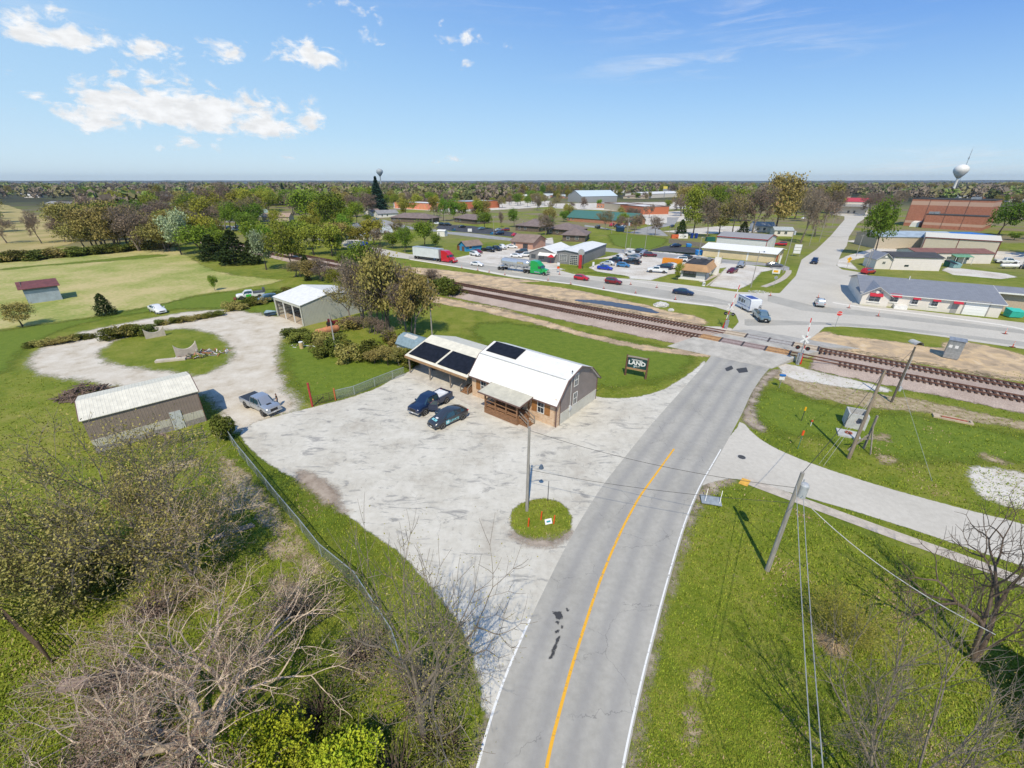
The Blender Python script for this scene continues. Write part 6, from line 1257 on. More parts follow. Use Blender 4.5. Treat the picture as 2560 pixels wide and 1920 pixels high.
for (k,col,lab,a,b) in pc:
    A,B = at(*a),at(*b);d = (A-B);K = KINDS[k];Lr = {'sedan': 4.8,'hatch': 4.2,'suv': 4.7,'pickup': 5.9}[k]
    c = (A+B)/2;dn = d.normalized();v = Vector((c.x,c.y,0)).normalized();n = Vector((-dn.y,dn.x,0));n = n if n.dot(v) > 0 else -n
    c = c+n*K['hw']*.8*abs(n.dot(v))
    car(k,col,lab,c,math.atan2(dn.y,dn.x),scale=1.0,group='vehicles parked in the lots and streets of the town')
t = thing('orange_trailer','orange box trailer with a dark side opening beside the restaurant','trailer',at(*n1(1540,185)),math.atan2(*(at(*n1(1200,150))-at(*n1(1540,185))).yx)+0.0)
w = MB();OR = M('orange_paint',(.72,.26,.02),.5,.08);w.box(0,6,-.9,.9,.55,.75);w.box(0,.3,-.9,.9,.75,2.3);w.box(5.7,6,-.9,.9,.75,2.3);w.box(.3,5.7,.75,.9,.75,2.3);w.box(.3,5.7,-.9,-.75,1.9,2.3);w.box(.3,5.7,-.75,.75,2.2,2.3);w.build('body',OR,t)
for x in (2.5,3.5): wheel(t,x,-.95,.35,.2);wheel(t,x,.95,.35,.2)
def dumpster(label,P,rz,col,s=1.0,nm='dumpster'):
    t = thing(nm,label,'dumpster',P,rz);t.scale = (s,)*3
    w = MB();w.hexa([(-1.0,-.6,.12),(1.0,-.6,.12),(1.0,.7,.12),(-1.0,.7,.12),(-1.05,-.85,1.15),(1.05,-.85,1.15),(1.05,.8,1.45),(-1.05,.8,1.45)]);w.build('bin',col,t)
    w = MB();w.hexa([(-1.07,-.9,1.17),(0,-.9,1.17),(0,.82,1.47),(-1.07,.82,1.47),(-1.07,-.9,1.23),(0,-.9,1.23),(0,.82,1.53),(-1.07,.82,1.53)]);w.build('lid',BLKP if 'dark' in label else col,t)
    w = MB();w.bar((-1.1,0,.7),(1.1,0,.7),.15);w.build('lift_bar',col,t)
TEAL = M('teal_paint',(.05,.52,.44),.5,.05)
dumpster('teal dumpster at the right end of the white hall',at(*n5(2010,1610)),-.2,TEAL,1.15)
dumpster('teal sided container beside the dark green tank',at(*n5(1010,760)),-.1,M('grey_teal',(.25,.42,.42),.6),1.1)
dumpster('dark green dumpster behind the low white shop',at(*n5(920,740)),.1,M('dark_green_paint',(.02,.12,.09),.5),1.3)
dumpster('long navy dumpster at the edge of the church lot',at(*n3(1035,410)),.0,M('navy_paint',(.02,.06,.13),.6),1.9)
dumpster('small blue bin on the dark asphalt lot left of the white sign',at(*n2(375,400)),.0,M('slate_blue_paint',(.04,.13,.22),.6),.9)
dumpster('blue bin by the street light on the dark asphalt lot',at(*n2(1030,460)),.0,M('mid_blue_paint',(.03,.19,.40),.6),.8)
dumpster('bright blue bin left of the cream strip building',at(*n6(190,1090)),.0,M('bright_blue_paint',(.04,.28,.66),.6),1.2)
dumpster('blue bin on the grass by the wooden fence',at(*n6(10,950)),.0,M('bright_blue_paint',(.04,.28,.66),.6),.9)
def tank(nm,label,P,rz,L,r,col,legs=True):
    t = thing(nm,label,'tank',P,rz);z = r+(.45 if legs else .15)
    w = MB();w.tube([(-L/2,0,z),(-L/2+r*.12,0,z),(-L/2+r*.5,0,z),(L/2-r*.5,0,z),(L/2-r*.12,0,z),(L/2,0,z)],[r*.3,r*.7,r,r,r*.7,r*.3],20);w.build('shell',col,t,40)
    for x in (-L*.3,L*.3): w = MB();w.box(x-.08,x+.08,-r*.7,-r*.5,0,z-r*.6);w.box(x-.08,x+.08,r*.5,r*.7,0,z-r*.6);w.box(x-.08,x+.08,-r*.5,r*.5,z-r-.1,z-r+.05);w.build('saddle',DKMET,t)
    w = MB();w.cyl((0,0,z+r-.03),(0,0,z+r+.16),.16,n=10);w.build('valve_dome',col,t);return t
RUST = M('rusty_tank',(.52,.20,.09),.85,.35,1.2,col2=(.30,.17,.10))
A,B = at(*zS(1500,1180)),at(*zS(2040,1050));d = B-A;tank('rusty_tank','long rusty orange tank lying in the brush beside the pole',A+d*.55,math.atan2(d.y,d.x),4.4,.62,RUST)
tank('rusty_barrel','short rusty drum left of the long orange tank',at(*zS(1570,1180)),math.atan2(d.y,d.x)+.2,1.7,.55,RUST,False)
tank('propane_tank','white propane tank on the grass right of the low shop',at(*n5(1940,775)),-.15,5.0,.55,WHT)
tank('propane_tank','white propane tank against the wall of the low white shop',at(*n5(1440,680)),-.1,3.4,.5,WHT)
tank('silver_tank','pale tank in the street side yard under the bare trees',at(*zD(120,790)),0.0,9,1.1,M('silver_roof',(.5,.54,.56),.4))
t = thing('tractor','dark red old tractor hidden in brush behind the pole','tractor',at(*zS(1900,950)),.5)
w = MB();w.box(-.9,.9,-.3,.3,.6,1.2);w.box(-.9,-.2,-.4,.4,1.2,1.6);w.build('body',M('dark_red_enamel',(.16,.015,.02),.5),t)
for x,r in ((-.6,.6),(.8,.35)): wheel(t,x,.55,r,.3);wheel(t,x,-.55,r,.3)
for lab,q,col,sz in (('orange lift machine behind the wooden fence',n6(-230,800),M('orange_machine',(.65,.14,.05),.6),(3.5,1.8,1.6)),('white van body behind the wooden fence',n6(-100,800),WHT,(4.5,2.0,1.9)),('blue portable toilet behind the wooden fence',n6(60,800),M('deep_blue_plastic',(.01,.04,.25),.5),(1.1,1.1,2.2)),('second blue portable toilet behind the wooden fence',n6(135,800),M('deep_blue_plastic',(.01,.04,.25),.5),(1.1,1.1,2.2)),('dark green container behind the wooden fence',n6(380,850),M('dark_green_paint',(.02,.12,.09),.5),(4.0,2.0,1.7))):
    w = MB();x,y,z = sz;w.hexa([(-x/2,-y/2,.15),(x/2,-y/2,.15),(x/2,y/2,.15),(-x/2,y/2,.15),(-x/2+.1,-y/2+.1,z),(x/2-.1,-y/2+.1,z),(x/2-.1,y/2-.1,z),(-x/2+.1,y/2-.1,z)]);w.box(-x/2+.15,x/2-.15,-y/2+.15,y/2-.15,z+.002,z+.12);w.box(-x/2,x/2,-y/2,y/2,0,.148)
    w.box(-x*.12,x*.12,-y/2-.03,-y/2+.08,.3,z*.8)
    nm = 'portable_toilet' if 'toilet' in lab else 'yard_machine' if 'lift' in lab else 'yard_container'
    o = w.build(nm,col);o.location = at(*q);tag(o,lab,'toilet' if 'toilet' in lab else 'container' if 'container' in lab else 'machine')
# ================================================================= railway, signals, poles, signs, fences and small things
RAILM = M('rusty_rail',(.16,.075,.05),.6,.2,2);TIE = M('creosote_tie',(.085,.05,.038),.9,.25,1.5)
def track(label,yoff,ctie):
    o = thing('railway_track',label,'railway track',(0,0,0))
    def tp(x,off,z): return Vector((x+NRM.x*off,TS*x+yoff+NRM.y*off,z))
    for off in (-.76,.76):
        m = MB();xs = list(np.linspace(-170,175,60))
        for a,b in zip(xs,xs[1:]):
            z = .62;m.bar(tp(a,off,z+.02),tp(b,off,z+.02),.11,.17)
        m.build('rail',RAILM,o)
    L_ = 345/U.x;n = int(L_/.62);m = MB()
    for k in range(n):
        x = -170+345*k/n
        if 37.2 < x < 50: continue
        j = random.uniform(-.06,.06);a,b = tp(x,-1.3+j,.50),tp(x,1.3+j,.50);m.bar(a,b,.24,.16)
    tag(m.build('sleepers',TIE,o),'dark wooden sleepers',None,None,'stuff')
    return o
random.seed(3)
track('far one of the two railway tracks, next to the puddle',YA,0);track('near one of the two railway tracks, next to the green lawn',YB,1)
def tpt(x,off,z): return Vector((x+NRM.x*off,TS*x+(YA+YB)/2+NRM.y*off,z))
SP2 = (YA-YB)*U.x/2
def crossing(label,s,cols,x0,x1):
    t = thing('level_crossing',label,'crossing',(0,0,0));n = 4
    for k in range(n):
        a,b = x0+(x1-x0)*k/n,x0+(x1-x0)*(k+1)/n-.12
        m = MB();P = [tpt(a,s-1.35,0),tpt(b,s-1.35,0),tpt(b,s+1.35,0),tpt(a,s+1.35,0)]
        m.hexa([(p.x,p.y,.2) for p in P]+[(p.x,p.y,.70) for p in P]);m.build('crossing_panel',cols[k],t)
        for r in (-.76,.76): m = MB();m.bar(tpt(a,s+r,.716),tpt(b,s+r,.716),.13,.012);m.build('rail_groove',DKMET,t)
        m = MB();m.bar(tpt(b+.06,s-1.35,.70),tpt(b+.06,s+1.35,.70),.28,.03);m.build('joint',M('rubber_joint',(.05,.05,.055),.8),t)
cg,co,cp_ = M('worn_crossing_panel',(.42,.40,.38),.85,.15),M('orange_stained_panel',(.50,.28,.12),.85,.2),M('pinkish_panel',(.36,.28,.26),.85,.15)
crossing('far level crossing of grey and tan panels with black joints',SP2,[M('tan_panel',(.55,.45,.33),.85),cg,cg,M('tan_panel',(.55,.45,.33),.85)],38.2,49.2)
crossing('near level crossing of pinkish panels with orange stained ends',-SP2,[co,cp_,cp_,co],36.0,46.6)
ramp_ = [(u_,h_) for u_,h_ in ((-9.5,.0),(-SP2-1.4,.66),(-SP2+1.4,.66),(SP2-1.4,.66),(SP2+1.4,.66),(9.0,0))]
for (u0,h0),(u1,h1),a0,a1,b0,b1 in ((ramp_[0],ramp_[1],33.4,45.5,35.4,47.3),(ramp_[2],ramp_[3],37.0,48.3,38.0,49.3),(ramp_[4],ramp_[5],38.6,49.8,40.5,53.5)):
    m = MB();P = [tpt(a0,u0,0),tpt(a1,u0,0),tpt(b1,u1,0),tpt(b0,u1,0)]
    m.hexa([(p.x,p.y,-.1) for p in P]+[(P[0].x,P[0].y,h0+.04),(P[1].x,P[1].y,h0+.04),(P[2].x,P[2].y,h1+.04),(P[3].x,P[3].y,h1+.04)])
    tag(m.build('road_ramp',M('worn_road_concrete',(.46,.435,.39),.85,.12,.6)),'road surface rising over the rails',None,None,'structure')
SIGR,SIGW = M('signal_red',(.60,.02,.02),.5,.02),M('signal_white',(.75,.75,.75),.5,.02)
def signal(label,P,face,arm_dir,arm_len=7.2):
    t = thing('crossing_signal',label,'signal',P,face)
    m = MB();m.cyl((0,0,0),(0,0,4.6),.07,n=8);m.box(-.2,.2,-.2,.2,0,.12);m.build('mast',STEEL,t)
    m = MB()
    for a in (45,-45): c,s = math.cos(R(a)),math.sin(R(a));m.hexa([(x*c-z*s,y,4.05+x*s+z*c) for z in (-.12,.12) for x,y in ((-.72,-.13+(a > 0)*.02),(.72,-.13+(a > 0)*.02),(.72,-.11+(a > 0)*.02),(-.72,-.11+(a > 0)*.02))])
    m.build('crossbuck',SIGW,t)
    m = MB();m.bar((-.75,-.1,2.7),(.75,-.1,2.7),.07)
    m.build('crossarm',STEEL,t)
    for s in (-1,1):
        q = MB();q.cyl((s*.62,-.16,2.7),(s*.62,-.2,2.7),.31,n=18);o = q.build('signal_lamp',BLKP,t)
        q = MB();q.cyl((s*.62,-.2,2.7),(s*.62,-.225,2.7),.11,n=12);q.build('lens',M('dark_red_lens',(.12,.01,.01),.2),o)
    m = MB();m.box(-.3,.3,.15,.65,.35,1.6);m.box(-.22,.22,.2,.6,0,.35);m.build('gate_motor',STEEL,t)
    m = MB();d = Vector(arm_dir).normalized();A = Vector((.35,.4,1.1));n = 9
    for k in range(n): m.bar(A+d*arm_len*k/n,A+d*arm_len*(k+1)/n,.06,.12,mi=k % 2)
    m.bar(A,A-d*1.2,.1,.2,mi=0);m.build('gate_arm',[SIGR,SIGW],t)
    return t
signal('railway crossing signal right of the road with raised striped gate',at(*zX(1770,1585)),R(-30),(-.06,.0,1),6.0)
signal('railway crossing signal left of the road near the camper',at(*zX(290,830)),R(148),(-.14,.0,1))
A,B = at(*zI(1505,395)),at(*zI(1638,420));fr = Fr(A,B)
t = thing('signal_cabinet','grey metal railway signal cabinet on the gravel by the track','cabinet',A,fr.rz);hh = hgt(zI(1638,420),zI(1712,262));print('cab',fr.L,hh)
m = MB();m.box(0,fr.L,0,2.1,.15,hh);m.box(.1,fr.L-.1,.1,2.0,0,.15);m.build('housing',STEEL,t);m = MB();m.ext([(-.15,hh),(1.05,hh+.18),(2.25,hh)],-.12,fr.L+.12,'x');m.build('roof',STEEL,t)
for x in (.35,1.1): m = MB();m.box(fr.L*x/1.9-.2,fr.L*x/1.9+.2,-.02,-.003,hh*.6,hh*.75);m.build('notice',SIGW,t)
# ----- poles and wires
WOOD = M('pole_wood',(.31,.25,.19),.9,.2,2,stretch=(6,6,.5));WOODG = M('grey_pole_wood',(.36,.34,.31),.9,.18,2,stretch=(6,6,.5));CAN = M('transformer_grey',(.45,.48,.52),.4,.1)
TOPS = {}
def pole(key,label,b,tp,r=.16,mat=None,arm=0,trans=None,lamp=None,box=None,name='utility_pole',lean=0):
    P = at(*b);H = hgt(b,tp);t = thing(name,label,'pole',P,0);TOPS[key] = Vector((P.x,P.y,H))
    m = MB();m.tube([(0,0,-.2),(0,0,H*.5),(0,0,H)],[r,r*.85,r*.68],10);m.build('pole',mat or WOOD,t,40)
    if arm: m = MB();m.bar((-arm,.12,H-.5),(arm,.12,H-.5),.1,.12);[m.cyl((x,.12,H-.44),(x,.12,H-.2),.05,n=6) for x in (-arm*.9,0,arm*.9)];m.build('crossarm',WOODG,t)
    if trans: m = MB();z = H*trans;m.cyl((.42,0,z-.5),(.42,0,z+.4),.27,n=16);m.lathe([(.27,z+.4),(.2,z+.5),(.05,z+.53)],16,c=(.42,0));m.cyl((.36,.1,z+.5),(.36,.1,z+.75),.04,n=6);m.bar((.15,0,z),(.3,0,z),.1);m.build('transformer',CAN,t,35)
    if lamp: m = MB();m.tube([(0,0,H-.4),(lamp*.5,0,H-.1),(lamp,0,H-.05)],.035,6);o = m.build('lamp_arm',STEEL,t);m = MB();m.cyl((lamp,0,H-.32),(lamp,0,H-.02),.22,.10,n=12);m.build('lamp_head',M('lamp_blue_grey',(.10,.14,.2),.4),o)
    if box: m = MB();m.cbox((r+.1,-.05,box),(.28,.3,.55));m.cyl((r*.9,-.1,box),(r*.9,-.1,H*.85),.03,n=5);m.build('meter_box',CAN,t)
    return t
pole('P1','wooden utility pole standing on the small round grass island',(1138,1103),(1160,923),.14,WOODG)
pole('P1b','dark metal lamp post with short arm beside the wooden island pole',zF(1245,1640),zF(1303,1322),.09,M('blue_grey_post',(.09,.12,.17),.5),lamp=1.0,name='street_lamp')
pole('P2','leaning looking wooden pole with transformer in the right foreground grass',(1657,1232),(1746,1025),.17,WOODG,trans=.84)
pole('P3','wooden pole with braces beside the concrete vault',(1833,990),(1914,800),.17,WOOD,trans=None)
pole('P4','dark wooden pole with grey meter box next to the railway',zI(1065,780),zI(1270,300),.13,M('dark_pole_wood',(.14,.12,.10),.9,.2),box=1.9)
pole('P5','weathered pole with grey box rising behind the carport roof',zB(1522,1450),zB(1475,955),.13,WOODG,box=hgt(zB(1522,1450),zB(1475,955))*.86)
pole('P6','short pole with meter on the lawn left of the carport',(727,768),(713,680),.12,WOODG,box=1.2)
for key,lab,b,tp,kw in (('T1','tall pole with double crossarm at the back of the car lot',n3(1120,790),n3(1190,165),dict(arm=1.2,trans=.82)),('T2','short bare stub pole beside the tall crossarm pole',n3(1203,760),n3(1225,515),{}),('T3','pole with lamp at the edge of the bright green lawn',n3(1460,745),n3(1510,270),dict(lamp=1.2)),('T4','light pole by the church parking lot',n3(890,440),n3(910,130),dict(lamp=1)),('T5','thin pole left of the dark evergreen behind the lawn',n3(1885,480),n3(1908,300),{}),('T6','thin pole in front of the dark evergreen',n3(1985,510),n3(2028,240),{}),
    ('T7','white light pole at the left end of the strip building',zC(1610,762),zC(1634,595),dict(lamp=.8)),('T8','street light nearest the left edge of the dark asphalt lot',n2(20,400),n2(25,100),dict(lamp=1)),('T9','street light behind the two black suvs',n2(228,300),n2(212,55),dict(arm=.6)),('T10','cream street light in the middle of the dark asphalt lot',n2(1068,462),n2(1068,140),dict(lamp=1)),('T11','grey lamp post in front of the second hip roof',n2(1555,392),n2(1558,228),dict(lamp=.8)),
    ('T12','pole with lamp between the gravel lot and the corner lawn',n6(1085,1650),n6(1250,1020),dict(lamp=1.2)),('T13','tall pole on the corner lawn beside the white pylon sign',n6(1635,1400),n6(1825,655),dict(arm=1.0,trans=.93)),('T14','pole beside the hydrant on the left of the street',n6(2095,925),n6(2215,590),{}),('T15','wooden pole in front of the big green street tree',n4(968,562),n4(1075,175),dict(arm=.5)),('T16','long white pole at the left front of the hall',n4(1003,1112),n4(1060,960),dict()),('T17','tall white lamp pole rising behind the hall corner',n4(1095,862),n4(1235,425),dict(lamp=.5)),('T18','white flag pole with a furled flag behind the hall',n4(1150,800),n4(1250,440),{}),
    ('T19','far pole on the left side of the street',zD(440,850),zD(515,610),{}),('T20','farther pole on the left side of the street',zD(550,720),zD(605,510),{}),('T21','metal pole at the top right of the street trees',zD(620,640),zD(668,520),{}),('T22','thin pole standing on the roof side of the restaurant',n6(570,1240),n6(600,1100),{}),('T23','grey pole behind the low white shop',n5(2150,780),n5(2260,560),{})):
    pole(key,lab,b,tp,.11 if 'T2' != key else .1,WOODG,**kw)
def wire(label,pts,r=.018,sag=.6,mat=None,name='overhead_wire',grp=None):
    m = MB()
    for a,b in zip(pts,pts[1:]):
        a,b = Vector(a),Vector(b);m.tube([a.lerp(b,k/12)-Vector((0,0,sag*4*(k/12)*(1-k/12))) for k in range(13)],r,4,caps=False)
    o = m.build(name,mat or M('wire_black',(.03,.03,.03),.6));tag(o,label,'wire',grp);return o
P1,P2,P3,P4 = TOPS['P1'],TOPS['P2'],TOPS['P3'],TOPS['P4']
WG = M('wire_pale',(.45,.45,.44),.5)
wire('dark wire strung from the island pole to the transformer pole',[P1-Vector((0,0,.3)),P2-Vector((0,0,1.2))]);wire('lower dark wire from the street lamp to the transformer pole',[TOPS['P1b']-Vector((0,0,.5)),P2-Vector((0,0,2.4))],sag=.4)
wire('left one of two pale wires running from the transformer pole out of view',[P2-Vector((.1,0,1.0)),at(*zL(745,1659),z=8.5),at(*zL(745,1659),z=8.5)*1-Vector((0,6,-.3))],sag=.15,mat=WG);wire('right one of two pale wires running from the transformer pole out of view',[P2-Vector((-.5,0,1.6)),at(*zL(803,1659),z=8.5),at(*zL(803,1659),z=8.5)-Vector((0,6,-.3))],sag=.15,mat=WG)
wire('pale twisted service wire from the transformer pole to the right edge',[P2-Vector((-.4,0,1.9)),at(*zL(1720,950),z=5.5)],r=.03,sag=.7,mat=WG)
wire('upper wire between the transformer pole and the braced pole',[P2,P3],sag=.5);wire('wire between the braced pole and the meter pole by the rails',[P3-Vector((0,0,.4)),P4-Vector((0,0,.2))],sag=.3)
wire('left guy wire of the braced pole',[P3-Vector((0,0,2.2)),at(*zI(440,1315))],.014,0,WG,'guy_wire');wire('right guy wire of the braced pole',[P3-Vector((0,0,2.6)),at(*zI(478,1332))],.014,0,WG,'guy_wire');wire('long guy wire running right from the meter pole',[P4-Vector((0,0,4.5)),at(*zI(1420,1465))],.014,0,WG,'guy_wire')
wire('wires along the highway poles behind the car lot',[TOPS['T1']-Vector((0,0,.4)),TOPS['T13']-Vector((0,0,.4)),TOPS['T15']],.02,1.2)
m = MB();a,b = at(*zI(825,1180)),at(*zI(942,895));H_ = hgt(zI(825,1180),zI(942,895));m.bar(a,Vector((a.x,a.y,H_)),.16);m.bar(Vector((a.x,a.y,H_*.45)),at(*zI(690,1195)),.12);m.bar(at(*zI(885,1235)),Vector((a.x-.1,a.y-.15,2.6)),.1);m.bar(Vector((a.x-1.6,a.y-.2,1.2)),Vector((a.x+.6,a.y,1.2)),.1)
tag(m.build('timber_brace',GREYWOOD),'leaning timber brace and cross boards against the braced pole','brace')
# ----- water towers, mast, tall sign
def wtower(label,b,c,rad_px,mat=WHT):
    P = at(*b);H = hgt(b,c);k = (Vector((P.x,P.y,H-HC))).dot(Vector((0,_cp,-_sp)));r = rad_px*k/FPX;t = thing('water_tower',label,'water tower',P,0)
    m = MB();m.lathe([(r*.5,0),(r*.26,r*.4),(r*.18,H*.3),(r*.17,H-r*1.3),(r*.28,H-r*1.05)],20);m.build('stem',mat,t,40)
    m = MB();m.lathe([(r*.28,H-r*1.12),(r*.62,H-r*.72),(r*.92,H-r*.25),(r,H+r*.05),(r*.93,H+r*.38),(r*.66,H+r*.68),(r*.3,H+r*.84),(r*.05,H+r*.88)],28);m.build('tank',mat,t,50);print('tower',label[:12],P,H,r)
wtower('slender white water tower at the right with a mast beside it',zD(1566,480),zD(1660,228),13.2)
wtower('small grey water tower above the trees left of centre',(824,408),(823,371),7.2,M('tower_grey',(.40,.45,.48),.5))
P = at(*zD(1600,455));H_ = hgt(zD(1600,455),zD(1762,48));t = thing('radio_mast','thin lattice radio mast right of the white water tower','mast',P);m = MB()
for a in range(3): m.tube([(1.0*math.cos(a*2.1),1.0*math.sin(a*2.1),0),(.25*math.cos(a*2.1),.25*math.sin(a*2.1),H_)],.12,5)
for k in range(24): z = H_*k/24;s = 1-.75*k/24;m.bar((s,0,z),(s*math.cos(2.1),s*math.sin(2.1),z+H_/24),.07);m.bar((s*math.cos(4.2),s*math.sin(4.2),z),(s,0,z+H_/24),.07)
m.build('lattice',STEEL,t);m = MB();m.cyl((0,0,H_),(0,0,H_+5),.08,n=5);m.cyl((0,0,H_*.8),(0,0,H_*.8+3),.8,n=8);m.build('antenna',STEEL,t)
P = at(*zC(1312,262));H_ = hgt(zC(1312,262),zC(1316,158));t = thing('tall_store_sign','tall yellow and white store sign on a pole above the far shops','sign',P);m = MB();m.box(-.4,.4,-.4,.4,0,H_*.55);m.build('post',STEEL,t)
m = MB();m.box(-3.2,3.2,-.5,.5,H_*.6,H_*.78);m.build('lower_panel',STEEL,t);m = MB();m.box(-3.2,3.2,-.5,.5,H_*.785,H_);m.build('upper_panel',M('sign_yellow',(.75,.62,.12),.5),t)
# ----- signs
t = thing('stop_sign','red octagonal stop sign at the highway corner','sign',at(*zI(577,135)),R(-22));H_ = 2.5
m = MB();m.box(-.03,.03,-.03,.03,0,3.0);m.build('post',STEEL,t)
def ngon(m,n,r,y0,y1,zc,rot=0,mi=None): m.X = Matrix.Translation((0,0,zc)) @ Matrix.Rotation(R(90),4,'X');i = m.av([(r*math.cos(R(rot)+2*math.pi*k/n),r*math.sin(R(rot)+2*math.pi*k/n),z) for z in (-y0,-y1) for k in range(n)]);m.face([i+k for k in range(n)],mi);m.face([i+2*n-1-k for k in range(n)],mi);[m.face([i+k,i+n+k,i+n+(k+1) % n,i+(k+1) % n],mi) for k in range(n)];m.X = None
m = MB();ngon(m,8,.50,-.05,-.035,2.75,22.5);m.build('rim',SIGW,t);m = MB();ngon(m,8,.46,-.06,-.051,2.75,22.5);o = m.build('panel',SIGR,t)
text_part('STOP',.36,SIGW,o,(0,-.063,2.75),(R(90),0,0),bold=.006)
t = thing('warning_sign','yellow diamond warning sign with small plaque below on the street corner','sign',at(*n4(802,775)),R(-22));YS = M('sign_amber',(.80,.42,.01),.5,.02)
m = MB();m.box(-.04,.04,-.03,.03,0,3.4);m.build('post',STEEL,t);m = MB();ngon(m,4,.72,-.06,-.04,3.0,0);m.build('panel',YS,t);m = MB();m.box(-.35,.35,-.06,-.04,1.95,2.35);m.build('plaque',YS,t)
m = MB();m.box(-.05,.05,-.075,-.062,2.7,3.15);m.box(-.05,.25,-.075,-.062,3.15,3.25);m.box(-.2,.2,-.075,-.062,2.1,2.16);m.build('symbol',DKMET,t)
A,B = at(*zT(590,1070)),at(*zT(1292,1212));fr = Fr(A,B);L_ = fr.L;H_ = hgt(zT(590,1070),zT(672,365));print('land',L_,H_)
t = thing('company_sign','dark green LAND sign in a brown timber frame on the lawn','sign',A,fr.rz);LOG = M('brown_log',(.16,.085,.055),.85,.2,3)
for x in (0,L_): m = MB();m.tube([(x,0,-.1),(x,0,H_)],[.15,.12],10);m.build('post',LOG,t,40)
m = MB();m.tube([(.05,0,H_-.22),(L_*.5,0,H_-.18),(L_-.05,0,H_-.22)],.15,9);m.build('top_log',GREYWOOD,t,40);m = MB();m.box(.1,L_-.1,-.1,.1,1.05,1.32);m.build('bottom_rail',M('cedar_fascia',(.40,.245,.13),.8),t)
m = MB();m.box(.14,L_-.14,-.06,.06,1.33,H_-.36);pn = m.build('panel',M('sign_dark_green',(.018,.06,.065),.5,.04),t)
SW = M('sign_letter_white',(.78,.78,.78),.5,.02);zc = 1.33;hh = H_-.36-1.33
text_part('NATIONAL',.30,SW,pn,(L_*.5,-.068,zc+hh*.84),(R(90),0,0),bold=.008);text_part('LAND',.82,SW,pn,(L_*.5,-.068,zc+hh*.52),(R(90),0,0),bold=.03,sx=1.08);text_part('REALTY',.24,SW,pn,(L_*.5,-.068,zc+hh*.20),(R(90),0,0),bold=.005)
m = MB();m.poly([(L_*.34,-.066,zc+hh*.02),(L_*.44,-.066,zc+hh*.02),(L_*.41,-.066,zc+hh*.3)]);m.build('emblem',M('emblem_blue',(.16,.34,.45),.5),pn)
t = thing('blue_topped_sign','small blue topped sign with white plate at the railway corner','sign',at(*zI(95,655)),R(-10));m = MB();m.box(-.03,.03,-.03,.03,0,1.9);m.build('post',STEEL,t);m = MB();m.box(-.32,.32,-.05,-.03,1.2,1.6);m.build('white_plate',SIGW,t);m = MB();m.box(-.35,.35,-.12,.12,1.72,1.95);m.build('blue_cap',M('sign_blue',(.02,.16,.50),.5),t)
t = thing('leaning_board','grey blank board lying on two stakes beside the road','sign',at(*zL(205,245)),R(-15));m = MB();m.hexa([(-.8,-.5,.12),(.8,-.5,.12),(.8,.5,.25),(-.8,.5,.25),(-.8,-.5,.17),(.8,-.5,.17),(.8,.5,.3),(-.8,.5,.3)]);m.build('board',M('board_grey',(.30,.34,.38),.5),t)
for x in (-.55,.6): m = MB();m.bar((x,-.4,0),(x+.25,.5,1.0),.04);m.build('stake',SIGW,t)
t = thing('pylon_board_sign','white stacked board sign by the strip building entrance','sign',at(*n6(1860,1110)),R(-25));m = MB()
for z in (1.0,2.1,3.2): m.box(-1.1,1.1,-.12,.12,z,z+.95)
m.build('board',SIGW,t);m = MB();m.box(-1.2,-1.12,-.1,.1,0,4.2);m.box(1.12,1.2,-.1,.1,0,4.2);m.build('post',STEEL,t)
t = thing('yard_sign','low white and yellow sign on the corner lawn','sign',at(*n6(1510,1430)),R(-20));m = MB();m.box(-1.0,1.0,-.08,.08,.35,1.6);m.build('board',SIGW,t);m = MB();m.box(-.7,.5,-.1,-.082,.7,1.3);m.build('yellow_panel',YS,t);m = MB();m.box(-.9,-.8,-.05,.05,0,.35);m.box(.8,.9,-.05,.05,0,.35);m.build('leg',STEEL,t)
t = thing('round_road_sign','grey backed round sign on a thin post beside the curving sidewalk','sign',at(*n6(1480,1640)),R(-20));m = MB();m.box(-.03,.03,-.02,.02,0,2.9);m.build('post',STEEL,t);m = MB();ngon(m,20,.42,.03,.05,2.4);m.build('disc',STEEL,t)
t = thing('information_board','small white board sign beside the street on the dark lot','sign',at(*n2(655,425)),0);m = MB();m.box(-1.1,1.1,-.08,.08,.5,2.0);m.build('board',SIGW,t);m = MB();m.box(-.9,-.8,-.05,.05,0,.5);m.box(.8,.9,-.05,.05,0,.5);m.build('leg',STEEL,t)
bld('kiosk','small white kiosk shed at the corner of the green field',at(*n2(90,490)),at(*n2(220,495)),3.5,2.5,.5,'gx',WHT,WHT,.2,cat='shed',doors=[('F',1.0,.8,1.9,STEEL)])
for lab,q in (('white utility box at the corner of the restaurant lawn',n1(1925,515)),('white electrical box on the grass near the shop pylon',n3(570,1040))):
    t = thing('utility_box',lab,'box',at(*q),0);m = MB();m.box(-.3,.3,-.2,.2,.1,1.0 if 'corner' in lab else 1.9);m.box(-.35,.35,-.25,.25,0,.1);m.build('housing',SIGW,t);m = MB();m.box(-.2,.2,-.22,-.2,.3,.8);m.build('door',STEEL,t)
